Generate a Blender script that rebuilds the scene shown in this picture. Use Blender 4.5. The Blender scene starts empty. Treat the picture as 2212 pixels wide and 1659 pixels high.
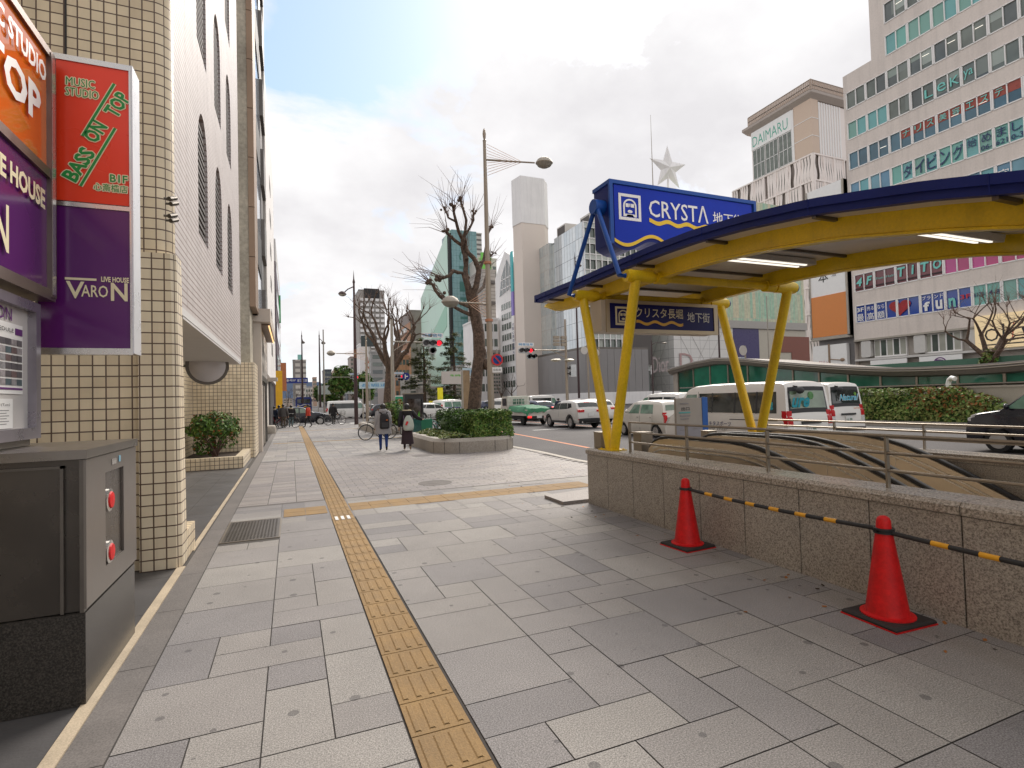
import bpy, bmesh, math, random
from mathutils import Vector, Matrix
from mathutils.geometry import tessellate_polygon
random.seed(7)
R = math.radians
SC = bpy.context.scene
COL = SC.collection
V = Vector

# ------------------------------------------------------------------ camera
F_PX, YAW, ROLL, PITCH = 535.0, R(22.5), .027, math.atan(14.8/535)
EYE = V((0, 0, 1.6))
fw = V((math.sin(YAW)*math.cos(PITCH), math.cos(YAW)*math.cos(PITCH), math.sin(PITCH)))
r0 = V((math.cos(YAW), -math.sin(YAW), 0)); u0 = r0.cross(fw)
rt = r0*math.cos(ROLL)-u0*math.sin(ROLL); up = u0*math.cos(ROLL)+r0*math.sin(ROLL)
cd = bpy.data.cameras.new('camera'); cam = bpy.data.objects.new('camera', cd); COL.objects.link(cam)
m = Matrix((rt, up, -fw)).transposed().to_4x4(); m.translation = EYE
cam.matrix_world = m
cd.sensor_width = 36; cd.lens = F_PX/1024*36; cd.clip_start = .05; cd.clip_end = 6000
SC.camera = cam

# ------------------------------------------------------------------ light
SUN_EL, SUN_AZ = R(40), R(38)          # azimuth measured from +Y (down the street) towards +X
SC.view_settings.view_transform = 'Standard'; SC.view_settings.look = 'None'
SC.view_settings.exposure = .62; SC.view_settings.gamma = 1
sd = bpy.data.lights.new('sun', 'SUN'); sd.energy = 2.3; sd.angle = R(30); sd.color = (1, .92, .83)
so = bpy.data.objects.new('sun', sd); COL.objects.link(so)
sdir = V((math.sin(SUN_AZ)*math.cos(SUN_EL), math.cos(SUN_AZ)*math.cos(SUN_EL), math.sin(SUN_EL)))
so.rotation_euler = (-sdir).to_track_quat('-Z', 'Y').to_euler()
W = bpy.data.worlds.new('World'); SC.world = W; W.use_nodes = True
SC.cycles.max_bounces = 6; SC.cycles.diffuse_bounces = 3; SC.cycles.glossy_bounces = 3
SC.cycles.transmission_bounces = 4; SC.cycles.caustics_reflective = False; SC.cycles.caustics_refractive = False


class NT:
    """small helper around a node tree"""
    def __init__(s, tree): s.t = tree; s.n = tree.nodes; s.l = tree.links
    def add(s, typ, **kw):
        n = s.n.new('ShaderNode'+typ)
        for k, v in kw.items():
            if k in n.inputs: s.put(n.inputs[k], v)
            else: setattr(n, k, v)
        return n
    def put(s, sock, v):
        if isinstance(v, bpy.types.NodeSocket): s.l.new(v, sock)
        else: sock.default_value = v
    def math(s, op, a, b=0.0, clamp=False):
        n = s.n.new('ShaderNodeMath'); n.operation = op; n.use_clamp = clamp
        s.put(n.inputs[0], a); s.put(n.inputs[1], b); return n.outputs[0]
    def mix(s, f, a, b):
        n = s.n.new('ShaderNodeMix'); n.data_type = 'RGBA'
        s.put(n.inputs[0], f); s.put(n.inputs[6], a); s.put(n.inputs[7], b); return n.outputs[2]
    def ramp(s, f, stops):
        n = s.n.new('ShaderNodeValToRGB'); s.l.new(f, n.inputs[0]); e = n.color_ramp.elements
        while len(e) < len(stops): e.new(.5)
        for el, (p, c) in zip(e, stops): el.position = p; el.color = (c, c, c, 1) if isinstance(c, (int, float)) else tuple(c)+(1,)
        return n.outputs[0]


def make_world():
    t = NT(W.node_tree); t.n.clear()
    sky = t.add('TexSky', sky_type='NISHITA', sun_disc=False, sun_elevation=SUN_EL, sun_rotation=SUN_AZ)
    tc = t.add('TexCoord'); d = tc.outputs['Generated']
    sp = t.add('SeparateXYZ', Vector=d)
    z = t.math('ADD', t.math('MAXIMUM', sp.outputs[2], 0.0), .35)
    cv = t.add('CombineXYZ', X=t.math('DIVIDE', sp.outputs[0], z), Y=t.math('DIVIDE', sp.outputs[1], z), Z=0.0)
    n1 = t.add('TexNoise', Vector=cv.outputs[0], Scale=2.3, Detail=10.0, Roughness=.6, Distortion=.4)
    n2 = t.add('TexNoise', Vector=cv.outputs[0], Scale=1.5, Detail=8.0, Roughness=.55)
    gap = None                                   # openings in the cloud deck
    for (x, y, k, a) in ((770, 20, 90, .34), (680, 90, 160, .28), (610, 110, 300, .18), (870, -60, 120, .25), (1330, -10, 400, .42), (1170, 15, 500, .35), (1430, 540, 900, .12), (640, 330, 200, .08)):
        q = fw*F_PX+rt*(x*1024/2212-512)+up*(384-y*1024/2212); q.normalize()
        dp = t.add('VectorMath', operation='DOT_PRODUCT'); t.l.new(d, dp.inputs[0]); dp.inputs[1].default_value = q
        b = t.math('MULTIPLY', t.math('POWER', t.math('MAXIMUM', dp.outputs['Value'], 0.0), float(k)), a)
        gap = b if gap is None else t.math('ADD', gap, b)
    cover = t.math('SUBTRACT', t.math('ADD', t.math('MULTIPLY', t.math('SUBTRACT', n1.outputs['Fac'], .5), 2.4), .82), gap)
    cover = t.ramp(cover, [(.34, 0), (.66, 1)])
    tone = t.ramp(n2.outputs['Fac'], [(.38, (6.9, 6.75, 6.9)), (.62, (9.3, 9.2, 9.2))])
    t2 = t.add('VectorMath', operation='SCALE'); t.l.new(sky.outputs[0], t2.inputs[0]); t2.inputs['Scale'].default_value = 1.5
    blue = t.mix(.5, t2.outputs[0], (5.4, 7.4, 9.6, 1))
    c = t.mix(cover, blue, tone)
    bg = t.add('Background', Color=c, Strength=.079)
    out = t.add('OutputWorld'); t.l.new(bg.outputs[0], out.inputs[0])


make_world()

# ------------------------------------------------------------------ measuring: a pixel of the 2212 px wide photo to a point of the world
def pt(x, y, X=None, Y=None, Z=None):
    d = fw*F_PX+rt*(x*1024/2212-512)+up*(384-y*1024/2212)
    k = X/d.x if X is not None else Y/d.y if Y is not None else (Z-EYE.z)/d.z
    return EYE+d*k

# ------------------------------------------------------------------ objects
INV = {}
def tag(o, label=None, cat=None, group=None, kind=None):
    if label: o['label'] = label
    if cat: o['category'] = cat
    if group: o['group'] = group
    if kind: o['kind'] = kind
    return o
def thing(name, label, cat, loc=(0, 0, 0), rz=0.0, group=None):
    o = bpy.data.objects.new(name, None); COL.objects.link(o)
    o.empty_display_size = .2
    o.location = loc; o.rotation_euler = (0, 0, rz)
    INV[o.name] = (Matrix.Translation(loc) @ Matrix.Rotation(rz, 4, 'Z')).inverted()
    return tag(o, label, cat, group)
def kids(o): return [c for c in o.children]
def copy_tree(o, loc=None, rz=None, label=None, parent=None):
    c = o.copy(); COL.objects.link(c)
    if parent: c.parent = parent
    if loc is not None: c.location = loc
    if rz is not None: c.rotation_euler = (0, 0, rz)
    if label: c['label'] = label
    for k in kids(o): copy_tree(k, parent=c)
    return c


class MB:
    """collects faces; build() links them as one mesh object"""
    def __init__(s): s.v = []; s.f = []; s.mi = []; s.cur = 0
    def use(s, i): s.cur = i; return s
    def add(s, vs, fs):
        o = len(s.v); s.v += [tuple(p) for p in vs]
        for f in fs: s.f.append([i+o for i in f]); s.mi.append(s.cur)
        return s
    def poly(s, pts): return s.add(pts, [range(len(pts))])
    def box(s, x0, x1, y0, y1, z0, z1):
        return s.add([(x0, y0, z0), (x1, y0, z0), (x1, y1, z0), (x0, y1, z0), (x0, y0, z1), (x1, y0, z1), (x1, y1, z1), (x0, y1, z1)],
                     [(3, 2, 1, 0), (4, 5, 6, 7), (0, 1, 5, 4), (1, 2, 6, 5), (2, 3, 7, 6), (3, 0, 4, 7)])
    def bar(s, p, q, w, h, upv=(0, 0, 1)):
        p, q = V(p), V(q); d = (q-p).normalized(); a = d.cross(V(upv))
        if a.length < 1e-4: a = d.cross(V((1, 0, 0)))
        a.normalize(); b = a.cross(d); a = a*w/2; b = b*h/2
        return s.add([p-a-b, p+a-b, p+a+b, p-a+b, q-a-b, q+a-b, q+a+b, q-a+b],
                     [(0, 1, 2, 3)[::-1], (4, 5, 6, 7), (0, 1, 5, 4), (1, 2, 6, 5), (2, 3, 7, 6), (3, 0, 4, 7)])
    def frame(s, o, u, v, n, u0, u1, v0, v1, d0, d1):
        """box in a local frame o + a*u + b*v + c*n"""
        o, u, v, n = V(o), V(u), V(v), V(n)
        P = [o+u*a+v*b+n*c for c in (d0, d1) for b in (v0, v1) for a in (u0, u1)]
        return s.add(P, [(0, 2, 3, 1), (4, 5, 7, 6), (0, 1, 5, 4), (1, 3, 7, 5), (3, 2, 6, 7), (2, 0, 4, 6)])
    def prism(s, pts, vec):
        n = len(pts); vec = V(vec); a = [V(p) for p in pts]; b = [p+vec for p in a]
        return s.add(a+b, [list(range(n))[::-1], list(range(n, 2*n))]+[(i, (i+1) % n, n+(i+1) % n, n+i) for i in range(n)])
    def holed(s, outer, holes, vec):
        """flat sheet with openings, thickened by vec"""
        loops = [[V(p) for p in outer]]+[[V(p) for p in h] for h in holes]
        tri = tessellate_polygon(loops); flat = [p for l in loops for p in l]; vec = V(vec)
        s.add(flat, [t for t in tri]); s.add([p+vec for p in flat], [t[::-1] for t in tri])
        for l in loops:
            n = len(l); s.add(l+[p+vec for p in l], [(i, (i+1) % n, n+(i+1) % n, n+i) for i in range(n)])
        return s
    def ring(s, c, a, b, n): return [c+a*math.cos(2*math.pi*i/n)+b*math.sin(2*math.pi*i/n) for i in range(n)]
    def cyl(s, p, q, r, r2=None, n=12, caps=True):
        return s.tube([p, q], [r, r if r2 is None else r2], n, caps)
    def tube(s, pts, r, n=8, caps=True):
        pts = [V(p) for p in pts]; m_ = len(pts)
        rr = [r]*m_ if isinstance(r, (int, float)) else list(r)
        prev = None; vs = []
        for i, p in enumerate(pts):
            d = pts[min(i+1, m_-1)]-pts[max(i-1, 0)]
            if d.length < 1e-9: d = V((0, 0, 1))
            d.normalize()
            if prev is None:
                a = d.cross(V((0, 0, 1)) if abs(d.z) < .9 else V((1, 0, 0))).normalized()
            else:
                a = prev-d*prev.dot(d)
                a = a.normalized() if a.length > 1e-6 else d.cross(V((1, 0, 0))).normalized()
            prev = a; b = d.cross(a)
            vs += s.ring(p, a*rr[i], b*rr[i], n)
        fs = []
        for i in range(m_-1):
            for j in range(n):
                k = (j+1) % n; fs.append((i*n+j, i*n+k, (i+1)*n+k, (i+1)*n+j))
        if caps: fs += [list(range(n))[::-1], list(range((m_-1)*n, m_*n))]
        return s.add(vs, fs)
    def lathe(s, prof, c=(0, 0, 0), n=16, ax=None):
        """profile (r, h) turned about an axis through c"""
        c = V(c); ax = V(ax or (0, 0, 1)).normalized()
        a = ax.cross(V((1, 0, 0)) if abs(ax.x) < .9 else V((0, 1, 0))).normalized(); b = ax.cross(a)
        vs = []
        for r, h in prof: vs += s.ring(c+ax*h, a*r, b*r, n)
        fs = [(i*n+j, i*n+(j+1) % n, (i+1)*n+(j+1) % n, (i+1)*n+j) for i in range(len(prof)-1) for j in range(n)]
        fs += [list(range(n))[::-1], list(range((len(prof)-1)*n, len(prof)*n))]
        return s.add(vs, fs)
    def ball(s, c, rx, ry=None, rz=None, n=10):
        ry = ry or rx; rz = rz or rx; c = V(c); h = max(4, n//2+1); vs = []
        for i in range(h+1):
            t = math.pi*i/h-math.pi/2
            for j in range(n):
                p = 2*math.pi*j/n
                vs.append(c+V((rx*math.cos(t)*math.cos(p), ry*math.cos(t)*math.sin(p), rz*math.sin(t))))
        return s.add(vs, [(i*n+j, i*n+(j+1) % n, (i+1)*n+(j+1) % n, (i+1)*n+j) for i in range(h) for j in range(n)])
    def loft(s, rings, closed=True, caps=False):
        n = len(rings[0]); vs = [p for r_ in rings for p in r_]; e = n if closed else n-1
        fs = [(i*n+j, i*n+(j+1) % n, (i+1)*n+(j+1) % n, (i+1)*n+j) for i in range(len(rings)-1) for j in range(e)]
        if caps: fs += [list(range(n))[::-1], list(range((len(rings)-1)*n, len(rings)*n))]
        return s.add(vs, fs)
    def build(s, name, mat, parent=None, smooth=None, label=None):
        inv = INV[parent.name] if parent else None
        me = bpy.data.meshes.new(name)
        vs = [inv @ V(p) for p in s.v] if inv else s.v
        me.from_pydata(vs, [], s.f)
        ms = mat if isinstance(mat, (list, tuple)) else [mat]
        for x in ms: me.materials.append(x)
        if len(ms) > 1: me.polygons.foreach_set('material_index', s.mi)
        if smooth:
            me.polygons.foreach_set('use_smooth', [True]*len(me.polygons)); me.set_sharp_from_angle(angle=R(smooth))
        me.update()
        o = bpy.data.objects.new(name, me); COL.objects.link(o)
        if parent: o.parent = parent; INV[o.name] = inv
        if label: o['label'] = label
        return o


def solo(name, mb, mat, label, cat, loc=None, group=None, kind=None, smooth=None):
    """a thing that is one mesh, with its origin at loc"""
    if loc is not None: mb.v = [tuple(V(p)-V(loc)) for p in mb.v]
    o = mb.build(name, mat, None, smooth)
    if loc is not None: o.location = loc; INV[o.name] = Matrix.Translation(loc).inverted()
    else: INV[o.name] = Matrix.Identity(4)
    return tag(o, label, cat, group, kind)
def struct(name, mb, mat, smooth=None):
    return tag(mb.build(name, mat, None, smooth), kind='structure')


def glyphs(body, bold=0.0, shear=0.0):
    c = bpy.data.curves.new('t', 'FONT'); c.body = body; c.resolution_u = 2; c.offset = bold; c.shear = shear
    c.align_x = 'LEFT'; c.fill_mode = 'FRONT'
    o = bpy.data.objects.new('t', c)
    me = o.to_mesh(); vs = [V(v.co) for v in me.vertices]; fs = [list(p.vertices) for p in me.polygons]
    o.to_mesh_clear(); bpy.data.objects.remove(o); bpy.data.curves.remove(c)
    return vs, fs
def text(body, pos, u, v, h, mat, parent, w=None, bold=0.0, shear=0.0, name='lettering', mb=None, lift=.004, out=None, ow=.006):
    """writing fitted to height h (and width w) with its lower left corner at pos, along u, up v"""
    bold = min(bold, .035 if body.isascii() else .006)
    vs, fs = glyphs(body, bold, shear)
    if not vs: return None
    if out:
        n_ = V(u).normalized().cross(V(v)).normalized(); uu_ = V(u).normalized(); vv_ = V(v).normalized()
        for k_ in range(8):
            a_ = math.pi*k_/4; text(body, V(pos)+uu_*(math.cos(a_)*ow)+vv_*(math.sin(a_)*ow), u, v, h, out, parent, w, bold, shear, 'lettering_outline', None, lift-.0012-.0001*k_)
    x0 = min(p.x for p in vs); x1 = max(p.x for p in vs); y0 = min(p.y for p in vs); y1 = max(p.y for p in vs)
    sy = h/(y1-y0); sx = w/(x1-x0) if w else sy
    u, v, pos = V(u).normalized(), V(v), V(pos); n = u.cross(v).normalized()
    P = [pos+u*((p.x-x0)*sx)+v*((p.y-y0)*sy)+n*lift for p in vs]
    if mb is not None: mb.add(P, fs); return mb
    q = MB(); q.add(P, fs)
    return q.build(name, mat, parent)

# ------------------------------------------------------------------ materials
def srgb(r, g, b):
    f = lambda c: c/255/12.92 if c <= 10 else ((c/255+.055)/1.055)**2.4
    return (f(r), f(g), f(b))
MATS = {}
def mat(name, col, rough=.6, metal=0.0, var=.12, scale=4.0, bump=0.0, bscale=60.0, emit=0.0, spec=.5, coat=0.0, detail=4.0, fine=0.0, streak=0.0):
    """principled material whose colour drifts a little, with an optional fine grain"""
    mt = bpy.data.materials.new(name); mt.use_nodes = True
    t = NT(mt.node_tree); b = t.n['Principled BSDF']
    tc = t.add('TexCoord'); p = tc.outputs['Object']
    n = t.add('TexNoise', Vector=p, Scale=scale, Detail=detail, Roughness=.6)
    k = t.ramp(n.outputs['Fac'], [(.25, 1-var), (.75, 1+var*.6)])
    c = t.add('VectorMath', operation='MULTIPLY'); t.l.new(k, c.inputs[0]); c.inputs[1].default_value = col[:3]
    co = c.outputs[0]
    if fine:
        n3 = t.add('TexNoise', Vector=p, Scale=bscale, Detail=2.0, Roughness=.7)
        k3 = t.ramp(n3.outputs['Fac'], [(.35, 1-fine), (.65, 1+fine)])
        c3 = t.add('VectorMath', operation='MULTIPLY'); t.l.new(co, c3.inputs[0]); t.l.new(k3, c3.inputs[1]); co = c3.outputs[0]
    if streak:
        sv = t.add('VectorMath', operation='MULTIPLY'); t.l.new(p, sv.inputs[0]); sv.inputs[1].default_value = (1.6, 1.6, .12)
        ns = t.add('TexNoise', Vector=sv.outputs[0], Scale=1.0, Detail=6.0, Roughness=.65); ks = t.ramp(ns.outputs['Fac'], [(.36, 1-streak), (.54, 1.0)])
        c4 = t.add('VectorMath', operation='MULTIPLY'); t.l.new(co, c4.inputs[0]); t.l.new(ks, c4.inputs[1]); co = c4.outputs[0]
    t.put(b.inputs['Base Color'], co)
    r_ = t.ramp(n.outputs['Fac'], [(.3, max(0.02, rough-.06)), (.7, min(1, rough+.06))]); t.put(b.inputs['Roughness'], r_)
    b.inputs['Metallic'].default_value = metal; b.inputs['Specular IOR Level'].default_value = spec
    b.inputs['Coat Weight'].default_value = coat; b.inputs['Coat Roughness'].default_value = .06
    if emit: t.put(b.inputs['Emission Color'], tuple(col[:3])+(1,)); b.inputs['Emission Strength'].default_value = emit
    if bump:
        n2 = t.add('TexNoise', Vector=p, Scale=bscale, Detail=3.0)
        bp = t.add('Bump', Strength=bump, Distance=.02, Height=n2.outputs['Fac']); t.put(b.inputs['Normal'], bp.outputs[0])
    MATS[name] = mt
    return mt

def face_uv(t):
    """(x+y, z): runs along any upright face"""
    tc = t.add('TexCoord'); sp = t.add('SeparateXYZ', Vector=tc.outputs['Object'])
    return t.add('CombineXYZ', X=t.math('ADD', sp.outputs[0], sp.outputs[1]), Y=sp.outputs[2], Z=0.0).outputs[0]

def tile_mat(name, c1, c2, joint, bw, bh, gap, offset=0.0, rough=.4, bump=.5, flat=False, var=.12, metal=0.0):
    mt = bpy.data.materials.new(name); mt.use_nodes = True
    t = NT(mt.node_tree); b = t.n['Principled BSDF']
    p = t.add('TexCoord').outputs['Object'] if flat else face_uv(t)
    br = t.add('TexBrick', Vector=p, Scale=1.0, offset=offset, offset_frequency=2, squash=1.0)
    br.inputs['Color1'].default_value = c1+(1,); br.inputs['Color2'].default_value = c2+(1,); br.inputs['Mortar'].default_value = joint+(1,)
    br.inputs['Mortar Size'].default_value = gap; br.inputs['Mortar Smooth'].default_value = .15; br.inputs['Bias'].default_value = 0
    br.inputs['Brick Width'].default_value = bw; br.inputs['Row Height'].default_value = bh
    n = t.add('TexNoise', Vector=p, Scale=1.3, Detail=6.0, Roughness=.65)
    k = t.ramp(n.outputs['Fac'], [(.25, 1-var), (.75, 1+var*.5)])
    c = t.add('VectorMath', operation='MULTIPLY'); t.l.new(br.outputs['Color'], c.inputs[0]); t.l.new(k, c.inputs[1])
    sv = t.add('VectorMath', operation='MULTIPLY'); t.l.new(p, sv.inputs[0]); sv.inputs[1].default_value = (5.0, .35, 1.0)
    ns = t.add('TexNoise', Vector=sv.outputs[0], Scale=1.0, Detail=5.0, Roughness=.6); ks = t.ramp(ns.outputs['Fac'], [(.35, 1-var*.9), (.55, 1.0)])
    cs2 = t.add('VectorMath', operation='MULTIPLY'); t.l.new(c.outputs[0], cs2.inputs[0]); t.l.new(ks, cs2.inputs[1])
    t.put(b.inputs['Base Color'], cs2.outputs[0]); b.inputs['Roughness'].default_value = rough; b.inputs['Metallic'].default_value = metal
    if bump:
        bp = t.add('Bump', Strength=bump, Distance=.01); bp.invert = True; t.l.new(br.outputs['Fac'], bp.inputs['Height']); t.put(b.inputs['Normal'], bp.outputs[0])
    MATS[name] = mt
    return mt

def granite(name, base, dark, light, scale=90.0, rough=.55, island=0.0, seam=0.0):
    """speckled stone; island > 0 gives every separate slab its own tone"""
    mt = bpy.data.materials.new(name); mt.use_nodes = True
    t = NT(mt.node_tree); b = t.n['Principled BSDF']; p = t.add('TexCoord').outputs['Object']
    n = t.add('TexNoise', Vector=p, Scale=scale, Detail=3.0, Roughness=.75)
    g = t.ramp(n.outputs['Fac'], [(.36, dark), (.5, base), (.64, light)])
    n2 = t.add('TexNoise', Vector=p, Scale=1.1, Detail=7.0, Roughness=.65)
    k = t.ramp(n2.outputs['Fac'], [(.3, .84), (.7, 1.07)])
    c = t.add('VectorMath', operation='MULTIPLY'); t.l.new(g, c.inputs[0]); t.l.new(k, c.inputs[1]); co = c.outputs[0]
    if island:
        ge = t.add('NewGeometry')
        tone = t.ramp(ge.outputs['Random Per Island'], [(0, (1-island*1.1, 1-island*1.12, 1-island*.98)), (.35, (1-island*.3, 1-island*.35, 1-island*.3)), (.7, (1.02, 1.0, .97)), (1, (1+island*.75, 1+island*.72, 1+island*.55))])
        c2 = t.add('VectorMath', operation='MULTIPLY'); t.l.new(co, c2.inputs[0]); t.l.new(tone, c2.inputs[1]); co = c2.outputs[0]
        # trodden gum and drips
        vo = t.add('TexVoronoi', voronoi_dimensions='2D', Vector=p, Scale=3.3, Randomness=1.0)
        sz = t.add('SeparateColor', Color=vo.outputs['Color'])
        rad = t.math('MULTIPLY', t.math('POWER', sz.outputs[0], 2.2), .10)
        spot = t.math('LESS_THAN', vo.outputs['Distance'], rad)
        co = t.mix(t.math('MULTIPLY', spot, .55), co, (.055, .052, .055, 1))
    t.put(b.inputs['Base Color'], co); b.inputs['Roughness'].default_value = rough
    bp = t.add('Bump', Strength=.15, Distance=.004, Height=n.outputs['Fac']); t.put(b.inputs['Normal'], bp.outputs[0])
    MATS[name] = mt
    return mt

def glass(name, col, rough=.05, var=.3, scale=.35, spec=.8, emit=0.0):
    """opaque dark or tinted pane that mirrors the street"""
    return mat(name, col, rough=rough, var=var, scale=scale, spec=spec, emit=emit, detail=2.0)

paving = granite('paving', (.272, .260, .250), (.150, .143, .138), (.43, .412, .397), 135, .68, island=.24)
setts = granite('setts', (.29, .265, .252), (.18, .165, .158), (.42, .385, .37), 110, .6, island=.16)
kerbstone = granite('kerbstone', (.40, .36, .30), (.28, .25, .21), (.52, .48, .42), 80, .65)
wallstone = granite('wall_granite', (.385, .355, .315), (.15, .135, .12), (.56, .52, .465), 88, .42)
wallcap = granite('cap_granite', (.36, .32, .275), (.15, .13, .11), (.56, .51, .45), 60, .22)
planterstone = granite('planter_granite', (.36, .32, .27), (.25, .22, .19), (.47, .43, .37), 60, .6)
blackstone = granite('black_granite', (.036, .032, .028), (.016, .014, .012), (.065, .058, .05), 110, .2)
asphalt = mat('asphalt', (.090, .083, .083), .85, var=.2, scale=.5, bump=.25, bscale=160, fine=.25)
entryslate = mat('entry_slate', (.085, .082, .083), .5, var=.2, scale=2, bump=.1)
joint = mat('joint_dirt', (.075, .068, .062), .95, var=.3, scale=3)
tactile_m = mat('tactile', (.325, .208, .088), .78, var=.25, scale=3, bump=.2, bscale=90, fine=.12)
creamstrip = mat('cream_strip', (.52, .43, .31), .75, var=.25, scale=3, fine=.15, bscale=120)
gutter = mat('gutter_concrete', (.17, .155, .145), .8, var=.22, scale=2.5, fine=.25, bscale=110)
orangepaint = mat('orange_road_paint', (.62, .20, .07), .7, var=.3, scale=3, fine=.2)
whitepaint = mat('white_road_paint', (.62, .62, .60), .7, var=.3, scale=2, fine=.2)
ground_m = mat('ground', (.14, .13, .125), .9, var=.15, scale=.05)
cream_tile = tile_mat('cream_tile', (.88, .75, .54), (.74, .615, .43), (.125, .075, .052), .107, .107, .0066, bump=.5, rough=.35)
cream_tile_b = tile_mat('cream_tile_corner', (.86, .75, .56), (.80, .68, .50), (.13, .08, .055), .107, .107, .0066, bump=.5, rough=.35)
rib_tile = tile_mat('white_rib_tile', (.58, .53, .515), (.54, .49, .475), (.30, .225, .20), 1.9, .075, .009, offset=.5, bump=.8, rough=.5)
soffit_w = mat('soffit_white', (.62, .61, .60), .7, var=.05)
steel = mat('brushed_steel', (.30, .26, .21), .42, .8, var=.15, scale=6, bump=.03, bscale=200)
steel_lt = mat('bright_steel', (.66, .64, .61), .25, .85, var=.12, scale=5)
steel_dk = mat('dark_steel', (.16, .145, .13), .4, .8, var=.15)
bronze = mat('bronze_panel', (.32, .22, .15), .45, .3, var=.15, scale=.8)
dark = mat('dark', (.018, .017, .018), .55)
black_rubber = mat('black_rubber', (.022, .022, .024), .6, var=.2)
louver = mat('louver', (.10, .088, .082), .6, var=.15)
red_panel = mat('red_sign_face', srgb(240, 64, 32), .3, var=.04, scale=1)
orange_panel = mat('orange_sign_face', srgb(226, 112, 28), .12, var=.1, scale=1, coat=.5)
purple_panel = mat('purple_sign_face', (.105, .012, .135), .22, var=.08, scale=1, coat=.2)
green_ink = mat('green_ink', srgb(16, 145, 62), .4, var=.05)
cream_ink = mat('cream_ink', srgb(240, 228, 190), .4, var=.05)
white_ink = mat('white_ink', (.88, .87, .85), .4, var=.04)
black_ink = mat('black_ink', (.02, .02, .022), .5, var=.05)
purple_ink = mat('purple_ink', (.12, .02, .17), .45, var=.05)
grey_ink = mat('grey_ink', (.25, .24, .25), .5)
blue_paint = mat('blue_paint', (.010, .022, .17), .5, var=.2, scale=1.5, spec=.25, streak=.2)
blue_bright = mat('blue_pipe_paint', (.008, .075, .36), .4, var=.1, scale=2, spec=.35)
blue_face = mat('blue_sign_face', (.003, .032, .44), .35, var=.2, scale=.7, spec=.2)
blue_face2 = mat('navy_sign_face', (.006, .006, .12), .35, var=.2, scale=.8, spec=.2)
yellow_paint = mat('yellow_paint', (.86, .59, .010), .42, var=.22, scale=2.2, coat=.1, bump=.05, bscale=40, fine=.06, streak=.14)
yellow_ink = mat('yellow_ink', (.85, .55, .02), .4, var=.05)
soffit = mat('canopy_soffit', (.74, .69, .64), .4, .0, var=.2, scale=.7)
lamp_lit = mat('lit_tube', (1, .93, .82), .5, var=.02, emit=.75)
cone_red = mat('cone_red', (.66, .010, .012), .5, var=.28, scale=9, fine=.07, bscale=45, spec=.35)
cone_base = mat('cone_base', (.03, .026, .025), .75, var=.25)
bar_yellow = mat('bar_yellow', (.78, .38, .02), .45, var=.12, scale=20)
red_ink = mat('red_ink', (.62, .02, .02), .4, var=.1)
white_paint = mat('white_plaster', (.87, .845, .83), .6, var=.06, scale=.4, streak=.08)
offwhite = mat('offwhite_panel', (.66, .62, .57), .55, var=.07, scale=.5)
leaf_a = mat('leaf_green', (.10, .21, .032), .5, var=.45, scale=5, spec=.35)
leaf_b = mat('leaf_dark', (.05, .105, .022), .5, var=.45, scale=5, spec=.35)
leaf_c = mat('leaf_olive', (.20, .215, .06), .55, var=.4, scale=5, spec=.3)
leaf_r = mat('leaf_rust', (.30, .12, .035), .55, var=.4, scale=4, spec=.3)
leaf_y = mat('leaf_pale', (.21, .28, .065), .5, var=.35, scale=5, spec=.35)
soil = mat('soil', (.05, .035, .025), .95, var=.3, scale=8)
bark = mat('bark', (.125, .085, .062), .9, var=.55, scale=7, bump=1.0, bscale=14, fine=.25)
twig = mat('twig', (.19, .12, .095), .85, var=.3)
pole_beige = mat('pole_beige', (.36, .30, .235), .42, .35, var=.15, scale=1.5)
pole_brown = mat('pole_brown', (.060, .032, .032), .5, .1, var=.2, scale=1.5)
pole_grey = mat('pole_grey', (.42, .38, .32), .5, .2, var=.15)
orange_cable = mat('orange_cable', (.80, .38, .14), .5)
lampglass = mat('lamp_glass', (.30, .28, .24), .15, var=.2)
sig_red = mat('signal_red_lit', (1, .012, .03), .4, var=.02, emit=.9)
sig_dark = mat('signal_lens_dark', (.07, .055, .06), .3, var=.2)
sig_green = mat('signal_green_lit', (.0, .8, .35), .4, var=.02, emit=.9)
car_white = mat('car_white', (.80, .78, .74), .32, var=.02, scale=1.2, coat=.35)
car_cream = mat('car_cream', (.68, .645, .58), .32, var=.02, scale=1.2, coat=.35)
car_silver = mat('car_silver', (.60, .585, .555), .34, .0, var=.02, coat=.3)
car_black = mat('car_black', (.008, .008, .016), .25, var=.1, coat=.35)
car_blue = mat('car_blue', (.03, .04, .09), .25, var=.1, coat=.8)
car_grey = mat('car_grey', (.22, .22, .24), .32, .0, var=.04, coat=.4)
car_red = mat('car_red', (.40, .02, .02), .28, var=.1, coat=.7)
cargl = glass('car_glass', (.035, .042, .040), .05, var=.5, scale=2)
cargl_g = glass('car_glass_green', (.15, .27, .20), .06, var=.5, scale=2.5)
plastic = mat('black_plastic', (.03, .03, .032), .6, var=.15)
tyre_m = mat('tyre', (.016, .016, .017), .85)
rim_m = mat('rim_alloy', (.48, .47, .46), .3, .8, var=.15)
tail_red = mat('tail_light_red', (.52, .004, .008), .3, var=.15, scale=15, spec=.3)
brake_lit = mat('brake_light_lit', (1, .03, .03), .3, var=.02, emit=.8)
lens_clear = mat('clear_lens', (.62, .62, .62), .12, var=.15, scale=20, coat=.6)
plate_w = mat('plate_white', (.72, .72, .70), .4, var=.05)
plate_y = mat('plate_yellow', (.80, .52, .02), .4, var=.05)
green_tarp = mat('green_tarp', (.035, .20, .095), .7, var=.3, scale=3, bump=.4, bscale=6)
skin_m = mat('skin', (.52, .32, .23), .55, var=.08)
hair_m = mat('black_hair', (.014, .011, .011), .45, var=.3, scale=14)

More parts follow.
